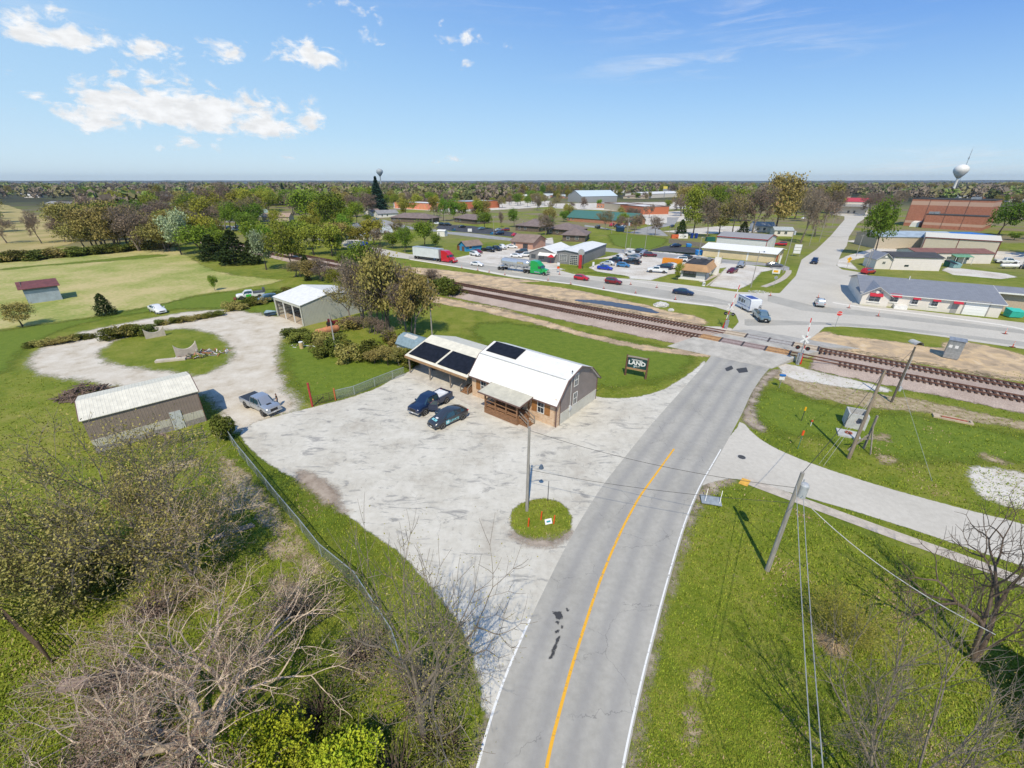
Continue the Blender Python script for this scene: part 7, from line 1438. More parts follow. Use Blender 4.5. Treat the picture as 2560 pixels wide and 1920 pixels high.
# ----- orange marker posts, one by one
ORG = M('safety_orange',(.75,.10,.02),.5,.04);proto = None;mk = [('beside the white sedan',n2(790,1080)),('just behind the box trailer',n2(515,1040)),('on the shoulder between white sedan and tanker',n2(988,1112)),('below the middle of the silver tanker',n2(1258,1158)),('in front of the green tractor on the shoulder',n2(2005,1255)),('dark one behind the bright red hatchback',n3(185,1320)),('behind the dark red suv on the far side',n3(775,1250)),('on the near shoulder left of the dark red suv',n3(755,1395)),
   ('far side ahead of the dark red suv',n3(1220,1325)),('near shoulder ahead of the dark red suv',n3(1305,1475)),('far side behind the navy sedan',n3(1670,1380)),('near shoulder beside the navy sedan',n3(1990,1585)),('at the left tip of the white kerb by the silver suv',n4(310,1275)),('on the kerb left of the hall',n4(840,1455)),('on the kerb before the hall entry step',n4(1345,1595)),('right edge of the highway, farther one',zI(2045,190)),('right edge of the highway, nearer one',zI(2110,305)),('on the broken kerb by the corner lawn',zX(1205,165)),('beside the shop driveway sign',zC(410,920))]
for lab,q in mk:
    if proto is None:
        proto = t = thing('marker_post','','traffic marker',(0,0,0));m = MB();m.cyl((0,0,.08),(0,0,1.05),.06,.045,n=10);m.build('tube',ORG,t,40)
        m = MB();m.cyl((0,0,.62),(0,0,.76),.062,.06,n=10);m.cyl((0,0,.85),(0,0,.97),.058,.056,n=10);m.build('band',SIGW,t,40);m = MB();m.box(-.32,.32,-.22,.22,.03,.09);m.build('base',M('dark_red_rubber',(.16,.03,.03),.8),t)
    else: t = copy_tree(proto)
    t.location = at(*q);t.location.z = .02;t['label'] = 'orange marker post '+lab;t['group'] = 'orange marker posts along the highway works'
t = thing('work_sign','orange and white road work board on legs by the shop driveway','sign',at(*zC(398,905)),R(-25));m = MB();m.box(-.4,.4,-.04,.04,1.2,1.8);m.build('orange_panel',ORG,t);m = MB();m.box(-.4,.4,-.04,.04,2.1,3.0);m.build('white_panel',SIGW,t);m = MB();m.box(-.42,-.36,-.03,.03,0,3.0);m.box(.36,.42,-.03,.03,0,3.0);m.build('leg',STEEL,t)
for lab,q in (('orange stake nearest the pole on the island',zK(1690,250)),('orange stake right of the lawn sign on the island',zK(1770,275)),('leaning orange stake on the left of the island',zK(1610,292))):
    m = MB();m.cyl((0,0,0),(.04,0,.75),.055,n=8);m.cyl((.04,0,.752),(.045,0,.85),.056,n=8);o = m.build('orange_stake',ORG,None,40);o.location = at(*q);tag(o,lab,'stake','orange stakes on the island')
t = thing('lawn_sign','little white and teal sign lying on the island grass','sign',at(*zK(1735,268)),.3);t.scale = (.7,.7,.7);m = MB();m.hexa([(-.45,-.3,.05),(.4,-.3,.05),(.5,.25,.3),(-.35,.25,.3),(-.45,-.3,.09),(.4,-.3,.09),(.5,.25,.34),(-.35,.25,.34)]);m.build('board',SIGW,t);m = MB();m.poly([(-.25,-.15,.17),(.25,-.15,.17),(.3,.05,.255),(-.2,.05,.255)]);m.build('print',M('teal_print',(.05,.3,.32),.5),t)
pole('rod','thin dark metal rod at the back of the island',zK(1733,130),zK(1750,8),.035,DKMET,name='metal_rod')
A,B = at(*zI(660,995)),at(*zI(835,1030));fr = Fr(A,B);CONM = M('cast_concrete',(.50,.50,.49),.85,.12,2);t = thing('concrete_vault','grey open concrete vault box with round hole on the grass','concrete box',A,fr.rz);L_ = fr.L;Hv = 1.75;w_ = .15;print('vault',L_)
m = MB();m.box(0,L_,1.75,1.9,0,Hv);m.box(0,w_,w_,1.75,0,Hv);m.box(L_-w_,L_,w_,1.75,0,Hv);m.box(w_,L_-w_,w_,1.75,0,.15)
n_ = 20;cx_,cz_,rr_ = L_*.55,Hv*.58,.38;ring_ = [(cx_+rr_*math.cos(2*math.pi*k/n_+math.pi/4),cz_+rr_*math.sin(2*math.pi*k/n_+math.pi/4)) for k in range(n_)];sq = []
for k in range(n_):
    a = 2*math.pi*k/n_+math.pi/4;c,s = math.cos(a),math.sin(a);q_ = 1/max(abs(c),abs(s));px_ = cx_+c*q_*10;pz_ = cz_+s*q_*10;sq.append((min(L_,max(0,px_ if abs(c) > abs(s)-1e-6 else cx_+c/abs(s)*(L_-cx_ if c > 0 else cx_))),min(Hv,max(0,pz_ if abs(s) > abs(c)-1e-6 else cz_+s/abs(c)*(Hv-cz_ if s > 0 else cz_)))))
for y in (0,w_):
    for k in range(n_): k2 = (k+1) % n_;m.poly([(ring_[k][0],y,ring_[k][1]),(ring_[k2][0],y,ring_[k2][1]),(sq[k2][0],y,sq[k2][1]),(sq[k][0],y,sq[k][1])])
for k in range(n_): k2 = (k+1) % n_;m.poly([(ring_[k][0],0,ring_[k][1]),(ring_[k][0],w_,ring_[k][1]),(ring_[k2][0],w_,ring_[k2][1]),(ring_[k2][0],0,ring_[k2][1])])
m.poly([(0,0,Hv),(L_,0,Hv),(L_,w_,Hv),(0,w_,Hv)]);m.build('vault',CONM,t)
t = thing('vault_lid','square concrete lid with rusty round cover lying before the vault','concrete lid',at(*zI(690,1060)),R(-28));m = MB();m.box(-1.0,1.0,-.8,.8,0,.18);m.build('slab',CONM,t);m = MB();m.cyl((0,.1,.18),(0,.1,.26),.36,n=20);m.build('cover',M('rust_cover',(.33,.09,.05),.8,.2),t)
t = thing('timber_pallet','flat pale timber frame with rusty grate on the grass','pallet',at(*zI(1590,930)),R(-33));m = MB();Lf_ = 3.4;[m.box(*q) for q in ((-Lf_/2,Lf_/2,-.5,-.32,0,.2),(-Lf_/2,Lf_/2,.32,.5,0,.2),(-Lf_/2,-Lf_/2+.6,-.32,.32,0,.2),(Lf_/2-.2,Lf_/2,-.32,.32,0,.2))];m.build('frame',M('pale_timber',(.52,.42,.30),.85,.1),t);m = MB();m.box(-.9,1.3,-.28,.28,.02,.12);m.build('grate',M('rust_cover',(.33,.09,.05),.8),t)
for lab,b,tp,c1,c2 in (('dark stake with amber cap at the left of the right lawn',zI(287,942),zI(320,820),DKMET,YS),('short orange and white marker by the dirt patch',zI(367,985),zI(375,932),SIGW,ORG),('green and orange marker post near the side road',zI(256,1182),zI(305,1025),M('green_post',(.10,.22,.16),.5),ORG)):
    t = thing('marker_stake',lab,'stake',at(*b),0,None);H_ = hgt(b,tp);m = MB();m.cyl((0,0,0),(0,0,H_*.75),.035,n=6);m.build('stake',c1,t);m = MB();m.cbox((0,0,H_*.88),(.18,.1,H_*.25));m.build('cap',c2,t)
for lab,q0,q1,t0,t1 in (('pale concrete cradle wall with scooped top at the far side of the island',zE(1262,235),zE(1435,203),zE(1237,148),zE(1408,120)),('pale concrete cradle wall beside the scrap heap',zE(1530,402),zE(1722,360),zE(1497,290),zE(1680,252))):
    A,B = at(*q0),at(*q1);fr = Fr(A,B);H_ = hgt(q0,t0);L_ = fr.L;m = MB();N = 14
    P_ = [(0,0),(L_,0)]+[(L_*(1-k/N),H_-.95*math.sin(math.pi*k/N)**.7*(1 if 0 < k < N else 0)) for k in range(N+1)]
    m.ext(P_,0,.35,'y');o = m.build('concrete_cradle',M('tan_concrete',(.55,.48,.40),.85,.1,1.5));o.location = A;o.rotation_euler = (0,0,fr.rz);tag(o,lab,'concrete wall');print('cradle',L_,H_)
t = thing('concrete_pad','low tan concrete pad in front of the cradle wall','pad',at(*zE(1480,420)),R(18));m = MB();m.box(-2.0,2.0,-.45,.45,0,.3);m.build('pad',M('tan_concrete',(.55,.48,.40),.85),t)
random.seed(8)
def heap(name,label,c,R_,n,mats,kind='stuff',size=(.1,1.2),h=.6):
    m = MB()
    for k in range(n):
        a = random.uniform(0,6.28);r = R_*math.sqrt(random.random());x,y = r*math.cos(a)*1.5,r*math.sin(a);z = random.uniform(.05,h*(1-r/R_)+.1)
        d = Vector((random.uniform(-1,1),random.uniform(-1,1),random.uniform(-.25,.25))).normalized()*random.uniform(*size)/2;c0 = Vector((x,y,z));m.bar(c0-d,c0+d,random.uniform(.03,.14),random.uniform(.02,.1),mi=random.randrange(len(mats)))
    o = m.build(name,mats);o.location = c;tag(o,label,None,None,kind);return o
heap('scrap_heap','scrap metal and rusty parts beside the cradle wall',at(*zE(1700,370)),1.9,110,[RUST,STEEL,GREYWOOD,DKMET,SIGW,M('dark_red_enamel',(.16,.015,.02),.5)],h=.9)
heap('scrap_pieces','loose scrap pieces on the pale patch of the island',at(*zE(1850,350)),1.6,40,[RUST,STEEL,SIGW],h=.3)
heap('brush_pile','dark pile of cut brush behind the long shed',at(*zE(745,715)),2.1,300,[M('brush_bark',(.20,.14,.11),.9,.2)],size=(.6,2.0),h=1.8)
heap('litter_patch','small litter and planks beside the rusty tank',at(*zS(1400,1260)),1.6,16,[SIGW,GREYWOOD],size=(.3,1.2),h=.2)
heap('stone_rubble','white stone rubble on the broken corner kerb',at(*zX(950,90)),1.6,60,[SIGW,CONM],size=(.2,.7),h=.25)
t = thing('barrel','cream and yellow drum standing at the edge of the brush','barrel',at(*zS(1345,1320)),0);m = MB();m.cyl((0,0,0),(0,0,1.05),.33,n=14);m.build('body',M('cream_drum',(.62,.46,.22),.7,.15),t,40);m = MB();m.cyl((0,0,1.05),(0,0,1.15),.34,n=14);m.build('lid',SIGW,t,40)
m = MB();random.seed(4)
def rockpile(name,label,P,rad,h):
    b = bmesh.new();bmesh.ops.create_icosphere(b,subdivisions=4,radius=1);
    for v in b.verts: n_ = mnoise.fractal(v.co*3+Vector(P)*.1,1,2,4);v.co *= 1+.22*n_;v.co.z = max(-.1,v.co.z)*h;v.co.x *= rad*1.3;v.co.y *= rad
    me = bpy.data.meshes.new(name);b.to_mesh(me);b.free();me.materials.append(M('white_rock',(.62,.61,.59),.9,.2,3,bump=.05));o = bpy.data.objects.new(name,me);COL.objects.link(o);o.location = P;tag(o,label,'rock pile');return o
rockpile('white_rock_pile','white rock heap between the puddle and the highway',at(*n1(1195,860)),1.3,.8);rockpile('white_rock_pile','small white rock at the end of the puddle',at(*n1(1365,945)),.5,.5)
m = MB();m.tube([(0,0,.0),(0,2.0,-.1)],.6,20,caps=False);m.tube([(0,2.0,-.1),(0,0,.0)],.52,20,caps=False);o = m.build('culvert_pipe',CONM,None,40);o.location = at(*zI(1312,292));o.rotation_euler = (0,0,R(-10));tag(o,'round culvert pipe mouth in the clay bank','culvert')
t = thing('manhole_cover','dark round manhole cover in the side road mouth','manhole',at(1602,988),0);t.location.z = .03;m = MB();m.cyl((0,0,0),(0,0,.012),.36,n=24);m.build('cover',M('dark_iron',(.07,.07,.07),.7),t);m = MB();m.lathe([(.37,0),(.42,0),(.42,.010),(.37,.010)],24);m.build('ring',CONM,t)
# ----- fences
CL_ = M('chain_link',(.32,.36,.36),.5,.1,metal=.3);nt_ = CL_.node_tree;g = G(nt_);bb = nt_.nodes['Principled BSDF'];sp_n = nt_.nodes.new('ShaderNodeSeparateXYZ');g.L.new(g.coord('Object'),sp_n.inputs[0])
hx = g.math('ADD',sp_n.outputs[0],sp_n.outputs[1]);w1 = g.math('PINGPONG',g.math('ADD',g.math('ADD',hx,sp_n.outputs[2]),500.),.04);w2 = g.math('PINGPONG',g.math('ADD',g.math('SUBTRACT',hx,sp_n.outputs[2]),500.),.04)
g.L.new(g.ss(g.math('MINIMUM',w1,w2),.006,.011,1,0),bb.inputs['Alpha'])
GALV = M('galvanised_pipe',(.42,.46,.47),.45,.1,metal=.4)
def chain(label,pts,h=1.2,step=3.0,rail=GALV):
    t = thing('chain_link_fence',label,'fence',pts[0]);o0 = Vector(pts[0]);L_ = []
    for a,b in zip(pts,pts[1:]):
        a,b = Vector(a)-o0,Vector(b)-o0;n = max(1,round((b-a).length/step))
        m = MB();m.poly([a,b,b+Vector((0,0,h)),a+Vector((0,0,h))]);m.build('mesh_panel',CL_,t)
        m = MB();m.tube([a+Vector((0,0,h)),b+Vector((0,0,h))],.035,6);m.build('top_rail',rail,t)
        for k in range(n): q = a.lerp(b,k/n);m = MB();m.cyl(q,q+Vector((0,0,h+.06)),.04,n=7);m.build('fence_post',rail,t)
    return t
chain('long chain link fence running down between the lot and the left yard',[at(*q) for q in (zG(30,665),zG(140,825),zG(290,1010),zG(480,1250),zG(680,1490),zG(845,1700),(770,1265),(850,1390),(880,1480))],1.3)
chain('short chain link fence from the red gate to the carport',[at(*q) for q in (zG(965,345),zG(1130,305),zG(1305,232),zG(1460,170),zG(1560,135))],1.3)
def tube_gate(label,A,B,h=1.3,n=6,mat=None,nm='tube_gate'):
    A,B = Vector(A),Vector(B);t = thing(nm,label,'gate',A);d = B-A;mat = mat or M('brown_tube',(.10,.065,.045),.6);m = MB()
    for k in range(n): z = .15+(h-.15)*k/(n-1);m.tube([(0,0,z),(d.x,d.y,z)],.025,6)
    for k in range(5): q = d*k/4;m.tube([(q.x,q.y,.15),(q.x,q.y,h)],.025,6)
    m.build('bars',mat,t);m = MB();m.cyl((0,0,0),(0,0,h+.2),.06,n=8);m.build('gate_post',mat,t);m = MB();m.cyl((d.x,d.y,0),(d.x,d.y,h+.2),.06,n=8);m.build('gate_post',mat,t);return t
RP = M('red_post',(.42,.05,.045),.6,.1)
tube_gate('low tube gate with red posts at the lot edge',at(*zG(768,400)),at(*zG(965,345)),1.2,5)
m = MB();H_ = hgt(zG(765,402),zG(727,202));m.cyl((0,0,0),(0,0,H_),.12,n=10);m.cyl((0,0,H_),(0,0,H_+.05),.13,n=10);o = m.build('red_post',RP,None,40);o.location = at(*zG(765,402));tag(o,'tall faded red post at the gate by the gravel drive','post')
m = MB();m.cyl((0,0,0),(0,0,1.6),.09,n=10);m.cyl((0,0,1.6),(0,0,1.64),.1,n=10);o = m.build('red_post',M('orange_post',(.50,.14,.05),.6),None,40);o.location = at(*zG(965,347));tag(o,'short orange post where the chain link fence starts','post')
tube_gate('dark tube gate between the long shed and the round cedar',at(*zE(1595,1130)),at(*zE(1775,1090)),1.4,6,M('dark_green_tube',(.04,.07,.03),.6))
tube_gate('old wire panel left of the dark tube gate',at(*zE(1300,1165)),at(*zE(1590,1130)),1.3,7)
tube_gate('curved tube corral panel at the left edge, front part',at(*zJ(330,1000)),at(*zJ(60,740)),1.7,7);tube_gate('curved tube corral panel at the left edge, rear part',at(*zJ(60,740)),at(*zJ(-160,690)),1.7,7)
tube_gate('tube gate standing alone left of the pale bare tree',at(*zJ(497,520)),at(*zJ(580,565)),1.8,6)
tube_gate('low brown rail fence by the far left tree',at(*zJ(-120,640)),at(*zJ(300,480)),1.1,4)
m = MB();Aw,Bw = at(*zC(1352,650)),at(*zC(1665,690));fr = Fr(Aw,Bw)
t = thing('wooden_fence','weathered wooden board fence beside the dark asphalt lot','fence',Aw,fr.rz)
for k in range(int(fr.L/.2)): m.box(k*.2,k*.2+.18,0,.03,.03,1.85+.02*(k % 3))
m.bar((0,.06,.5),(fr.L,.06,.5),.06);m.bar((0,.06,1.5),(fr.L,.06,1.5),.06);m.build('boards',GREYWOOD,t)
for k in range(int(fr.L/2.4)+1): m = MB();m.box(k*2.4-.05,k*2.4+.05,.08,.18,0,1.9);m.build('fence_post',GREYWOOD,t)
# ----- slabs of timber and pallets in the left yard
for lab,q,rz,s in (('long grey plank lying in the yard grass',zJ(1460,180),.55,(3.2,.5,.12)),('stack of pinkish boards under the pale bare tree',zJ(540,1130),.2,(2.4,.6,.3)),('tan plank leaning by the long shed wall',zE(1420,1070),-.5,(2.6,.3,.12))):
    t = thing('timber',lab,'timber',at(*q),rz)
    for k in range(3): m = MB();m.box(-s[0]/2,s[0]/2-k*.1,-s[1]/2+k*s[1]/3,-s[1]/2+(k+.9)*s[1]/3,0,s[2]+.02*k);m.build('plank',GREYWOOD if 'grey' in lab else M('pink_board',(.32,.24,.21),.8,.15),t)
# ================================================================= trees, shrubs, hedges and grass
def leafm(name,c1,c2,rnd=.6):
    m,g,b = principled(name);c = g.coord('Object');oi = g.nt.nodes.new('ShaderNodeObjectInfo').outputs['Random']
    n = g.noise(c,1.1,4,.6);n2_ = g.noise(c,9,2,.6);cc = g.mix(g.ss(g.math('ADD',g.math('MULTIPLY',n,.6),g.math('MULTIPLY',n2_,.4)),.36,.64),c1,c2)
    h = g.nt.nodes.new('ShaderNodeHueSaturation');g.L.new(cc,h.inputs['Color']);g.L.new(g.math('ADD',g.math('MULTIPLY',oi,rnd*.09),.5-rnd*.045),h.inputs['Hue']);g.L.new(g.math('ADD',g.math('MULTIPLY',g.math('FRACT',g.math('MULTIPLY',oi,9.7)),rnd),1-rnd*.5),h.inputs['Value'])
    g.put(b.inputs['Base Color'],h.outputs[0]);b.inputs['Roughness'].default_value = .8;b.inputs['Specular IOR Level'].default_value = .15
    b.inputs['Subsurface Weight'].default_value = 0;return m
LV = dict(green=leafm('spring_leaf',(.085,.15,.012),(.22,.31,.035)),yellow=leafm('yellow_green_leaf',(.17,.19,.02),(.34,.33,.05)),olive=leafm('olive_bud',(.20,.175,.045),(.38,.33,.11),.4),brown=leafm('brown_bud',(.17,.12,.085),(.31,.23,.17),.5),
          dark=leafm('evergreen_needle',(.018,.035,.010),(.055,.085,.018),.4),spruce=leafm('blue_spruce_needle',(.010,.032,.020),(.032,.075,.050),.2),pale=leafm('pale_leaf',(.20,.25,.12),(.42,.47,.30),.4),lime=leafm('lime_leaf',(.22,.31,.015),(.44,.48,.04),.3),straw=leafm('straw',(.34,.24,.13),(.55,.42,.26),.2),bush=leafm('bush_leaf',(.075,.10,.015),(.19,.20,.04),.7))
BARK = dict(grey=M('grey_bark',(.235,.195,.16),.9,.25,2),pale=M('pale_bark',(.60,.47,.35),.9,.22,2),brown=M('brown_bark',(.15,.11,.085),.9,.25,2),dark=M('dark_bark',(.085,.07,.06),.9,.25,2))
def rec(tr,tw,p,d,L,r,lv,top,rg,o,tips):
    n = 4 if lv > 1 else 3;pts = [p.copy()];rad = [r];mids = []
    for i in range(n):
        d = d+Vector((rg.uniform(-1,1),rg.uniform(-1,1),rg.uniform(-1,1)))*o['crook'];d.z += o['up']*(.4 if lv > top-2 else 1);d.normalize()
        p = p+d*L/n;pts.append(p.copy());rad.append(r*(1-.42*(i+1)/n));mids.append((p.copy(),d.copy(),rad[-1]))
    (tr if lv >= top-1 else tw).tube(pts,rad,8 if r > .09 else 5 if r > .03 else 3,caps=False)
    if lv <= 1: tips.extend(pts[1:])
    if lv == 0: return
    k = rg.choice(o['end']);az0 = rg.uniform(0,6.28)
    def child(q,dd,ang,az,f,rf):
        a = dd.orthogonal().normalized();b = dd.cross(a);e = dd*math.cos(ang)+(a*math.cos(az)+b*math.sin(az))*math.sin(ang);rec(tr,tw,q,e.normalized(),L*f,max(o['rmin'],r*rf),lv-1,top,rg,o,tips)
    for j in range(k): child(p,d,rg.uniform(*o['ang']),az0+6.28*j/k+rg.uniform(-.5,.5),rg.uniform(*o['len']),.58)
    if lv < top or o.get('low'):
        for j in range(rg.choice(o['side'])): q,dd,rr = mids[rg.randrange(0,n-1)];child(q,dd,rg.uniform(.7,1.2),rg.uniform(0,6.28),rg.uniform(.45,.7),.38)
def quads(P,size,rg,flat=0.0,asp=.7):
    n = len(P);P = np.array(P,float);a = rg.normal(size=(n,3));a /= np.linalg.norm(a,axis=1)[:,None];b = rg.normal(size=(n,3));b -= a*(a*b).sum(1)[:,None];b /= np.linalg.norm(b,axis=1)[:,None]
    if flat: a[:,2] *= 1-flat;b[:,2] *= 1-flat
    s = (size*rg.uniform(.6,1.3,n))[:,None]/2;v = np.stack([P-a*s-b*s*asp,P+a*s-b*s*asp*.6,P+a*s*1.1+b*s*asp,P-a*s*.8+b*s*asp*.8],1).reshape(-1,3);return v,np.arange(n*4).reshape(n,4)
def leafobj(name,P,size,mat,parent,seed=0,flat=0.0):
    v,f = quads(P,size,np.random.default_rng(seed),flat);me = bpy.data.meshes.new(name);me.from_pydata(v.tolist(),[],f.tolist());me.materials.append(mat)
    o = bpy.data.objects.new(name,me);COL.objects.link(o);o.parent = parent;return o
def btree(name,label,P,H,seed,bark,leaf=None,lsize=.25,nleaf=1,levels=6,trunk=.22,r=.2,crook=.13,up=.05,ang=(.35,.8),ln=(.68,.86),end=(2,2,3),side=(1,1,2),rmin=.012,stems=1,lean=(0,0),spread=1.0,cat='tree',group=None,jit=.25,W_=None):
    rg = random.Random(seed);t = thing(name,label,cat,P,rg.uniform(0,6.28) if lean == (0,0) else 0,group);tr,tw,tips = MB(),MB(),[]
    o = dict(crook=crook,up=up,ang=ang,len=ln,end=end,side=side,rmin=rmin,low=stems > 1)
    kx = k = 1.0
    for pas_ in (0,1):
        rg = random.Random(seed);tr,tw,tips = MB(),MB(),[];o['rmin'] = rmin/kx
        for s in range(stems):
            d = Vector((lean[0],lean[1],1)) if stems == 1 else Vector((math.cos(6.28*s/stems+seed)*spread+lean[0],math.sin(6.28*s/stems+seed)*spread+lean[1],1));d.normalize()
            rec(tr,tw,Vector((.1*s*(stems > 1),0,-.1)),d,H*trunk,r*(1 if stems == 1 else .62)/kx,levels,levels,rg,o,tips)
        k = H/max(q.z for q in tips);kx = k if W_ is None else W_/2/float(np.percentile([math.hypot(q.x,q.y) for q in tips],96))
    for m in (tr,tw): m.v = [(x*kx,y*kx,z*k) for x,y,z in m.v]
    tr.build('trunk',bark,t,60);c = tw.build('crown',bark,t)
    if leaf is not None:
        nr = np.random.default_rng(seed);Q = np.repeat(np.array([(q.x*kx,q.y*kx,q.z*k) for q in tips]),nleaf,0);Q = Q+nr.normal(scale=jit,size=Q.shape);leafobj('leaves',Q,lsize,leaf,c,seed)
    return t
# --- the big near trees, each grown on its own
VX = Vector((1,0,0))
def treepx(name,label,b,top_,seed,bark,**k): return btree(name,label,at(*b),hgt(b,top_),seed,bark,**k)
btree('bare_tree','pale barked spreading bare tree at the lower left',at(450,1595),8.0,11,BARK['pale'],leaf=LV['brown'],lsize=.05,nleaf=4,levels=6,trunk=.14,r=.40,stems=5,spread=.85,up=.03,crook=.17,ang=(.3,.75),side=(0,1,1),jit=.16,rmin=.012,W_=15.5)
btree('leaning_tree','low pale tree leaning left from the foot of the spreading one',at(400,1600),2.9,13,BARK['pale'],levels=5,trunk=.5,r=.22,lean=(-2.2,.5),up=.02,crook=.15,rmin=.008,W_=13)
btree('bare_tree','tall grey bare tree beside the lot with its shadow on the paving',at(915,1600),15.0,7,BARK['grey'],leaf=LV['olive'],lsize=.05,levels=5,trunk=.2,r=.20,up=.05,crook=.14,side=(1,2),rmin=.009,W_=7.5,stems=2,spread=.16)
btree('budding_tree','large budding olive tree at the left edge in front of the long shed',at(300,1250),13.0,23,BARK['grey'],leaf=LV['olive'],lsize=.11,nleaf=1,levels=6,trunk=.15,r=.26,stems=3,spread=.55,side=(1,1),jit=.2,W_=13.5)
btree('budding_tree','smaller budding tree right of the large olive tree',at(420,1240),8.5,29,BARK['pale'],leaf=LV['olive'],lsize=.10,nleaf=1,levels=5,trunk=.2,r=.2,stems=3,spread=.5,side=(1,2),W_=8)
btree('budding_tree','budding tree low at the left edge under the large olive tree',at(120,1300),8.0,31,BARK['brown'],leaf=LV['olive'],lsize=.12,nleaf=2,levels=5,trunk=.18,r=.18,stems=3,spread=.5,side=(1,2),W_=9)
btree('bare_tree','dark barked bare tree reaching in from the right edge',at(2105,1425),12.0,41,BARK['brown'],levels=5,trunk=.26,r=.26,up=.02,crook=.2,stems=2,spread=.5,lean=(-.30,.10),side=(1,2),rmin=.009,W_=9.5)
btree('bare_tree','thin grey bare tree rising from the bottom right',at(1900,1790),12.0,47,BARK['grey'],leaf=LV['olive'],lsize=.04,levels=5,trunk=.16,r=.16,up=.03,crook=.12,ang=(.25,.6),stems=4,spread=.5,side=(1,1,2),rmin=.008,W_=8.5)
# --- shrubs
def shrub(label,P,rad,h,n,leafk,lsize,seed,twig=60,bark='brown',name='shrub',grp=None,cat='shrub',flatb=.0):
    nr = np.random.default_rng(seed);t = thing(name,label,cat,P,0,grp);m = MB();rg = random.Random(seed);L_ = []
    for k in range(max(5,int(7*rad/h))):
        a = rg.uniform(0,6.28);q = rad*.62*math.sqrt(rg.random());L_.append((q*math.cos(a),q*math.sin(a),h*rg.uniform(.35,.62),rad*rg.uniform(.32,.5),h*rg.uniform(.3,.42)))
    for k in range(twig):
        a = rg.uniform(0,6.28);q = rad*rg.uniform(.1,1.0);z = h*rg.uniform(.5,1.02);c = Vector((math.cos(a)*q,math.sin(a)*q,z*(1-.35*(q/rad)**2)));m.tube([(c.x*.15,c.y*.15,0),c*.55+Vector((rg.uniform(-.15,.15),rg.uniform(-.15,.15),.1)),c],[.03,.018,.008],3,caps=False)
    if twig: m.build('stems',BARK[bark],t)
    li = nr.integers(0,len(L_),n);A = np.array(L_)[li];u = nr.normal(size=(n,3));u /= np.linalg.norm(u,axis=1)[:,None];rr = nr.uniform(.55,1.08,n)**.6
    Q = A[:,:3]+u*np.stack([A[:,3]*rr,A[:,3]*rr,A[:,4]*rr],1);Q[:,2] = np.abs(Q[:,2]);leafobj('foliage',Q,lsize,LV[leafk],t,seed);return t
for lab,q,H_,W0,sd_ in (('bright yellow green leafy shrub at the bottom left',(610,1665),3.0,4.6,5),('second yellow green shrub right of the brightest one',(735,1690),2.6,3.6,6),('third yellow green shrub at the bottom edge',(520,1720),2.6,3.6,8)):
    btree('leafy_shrub',lab,at(*q),H_,sd_,BARK['brown'],leaf=LV['lime'],lsize=.11,nleaf=2,levels=5,trunk=.3,r=.07,stems=9,spread=.55,side=(1,1),ang=(.2,.5),up=.06,rmin=.006,W_=W0,jit=.10,cat='shrub')
for k,(q,r_,h_,lk) in enumerate([((330,1330),2.4,1.6,'brown'),((300,1640),2.6,1.2,'brown'),((180,1690),2.0,1.1,'brown'),((905,1500),2.6,2.2,'brown'),((960,1620),1.9,1.4,'bush'),((640,1330),2.6,2.0,'brown'),((780,1420),2.2,1.9,'brown'),((700,1550),2.0,2.0,'bush'),((250,1480),1.6,.9,'brown'),((860,1700),2.4,1.5,'bush'),((400,1690),1.6,1.0,'brown')]):
    shrub(['brown twiggy thicket under the pale bare tree, top left one','brown twiggy thicket at the foot of the pale bare tree','brown thicket in the bottom left corner','dense brown bramble under the tall grey bare tree','green brown bramble at the lower lot edge','brown thicket along the chain link fence, upper one','brown thicket along the chain link fence, lower one','dark bush between the two bare trees','small brown bramble by the pinkish boards','low green bramble at the bottom edge near the road','brown bramble left of the bright yellow green shrub'][k],at(*q),r_,h_,1500,lk,.09,60+k,150,'grey' if lk == 'brown' else 'brown')
shrub('dark green cedar at the left yard edge',at(265,1240),1.9,2.8,4200,'bush',.16,91,20,name='cedar_bush',cat='cedar')
shrub('round yellow green cedar at the lot corner by the fence',at(487,945),1.55,2.9,3600,'bush',.17,92,10,name='cedar_bush',cat='cedar')
btree('willow_sapling','yellow green sapling with a straw skirt on the right lawn',at(1797,1385),4.0,55,M('yellow_twig',(.33,.30,.09),.8,.15),leaf=LV['yellow'],lsize=.06,levels=4,trunk=.3,r=.08,stems=8,spread=.5,side=(1,2),ang=(.15,.4),up=.03,rmin=.006,W_=4.6)
m = MB();rg = random.Random(2)
for k in range(420): a = rg.uniform(0,6.28);q = rg.uniform(0,.25);L_ = rg.uniform(.5,1.0);z = rg.uniform(.1,.5);x,y = math.cos(a),math.sin(a);m.poly([(x*q-y*.02,y*q+x*.02,z),(x*q+y*.02,y*q-x*.02,z),(x*(q+L_),y*(q+L_),.03)])
o = m.build('straw_clump',LV['straw']);o.location = at(1797,1392);tag(o,'flattened straw clump round the foot of the sapling','grass clump')
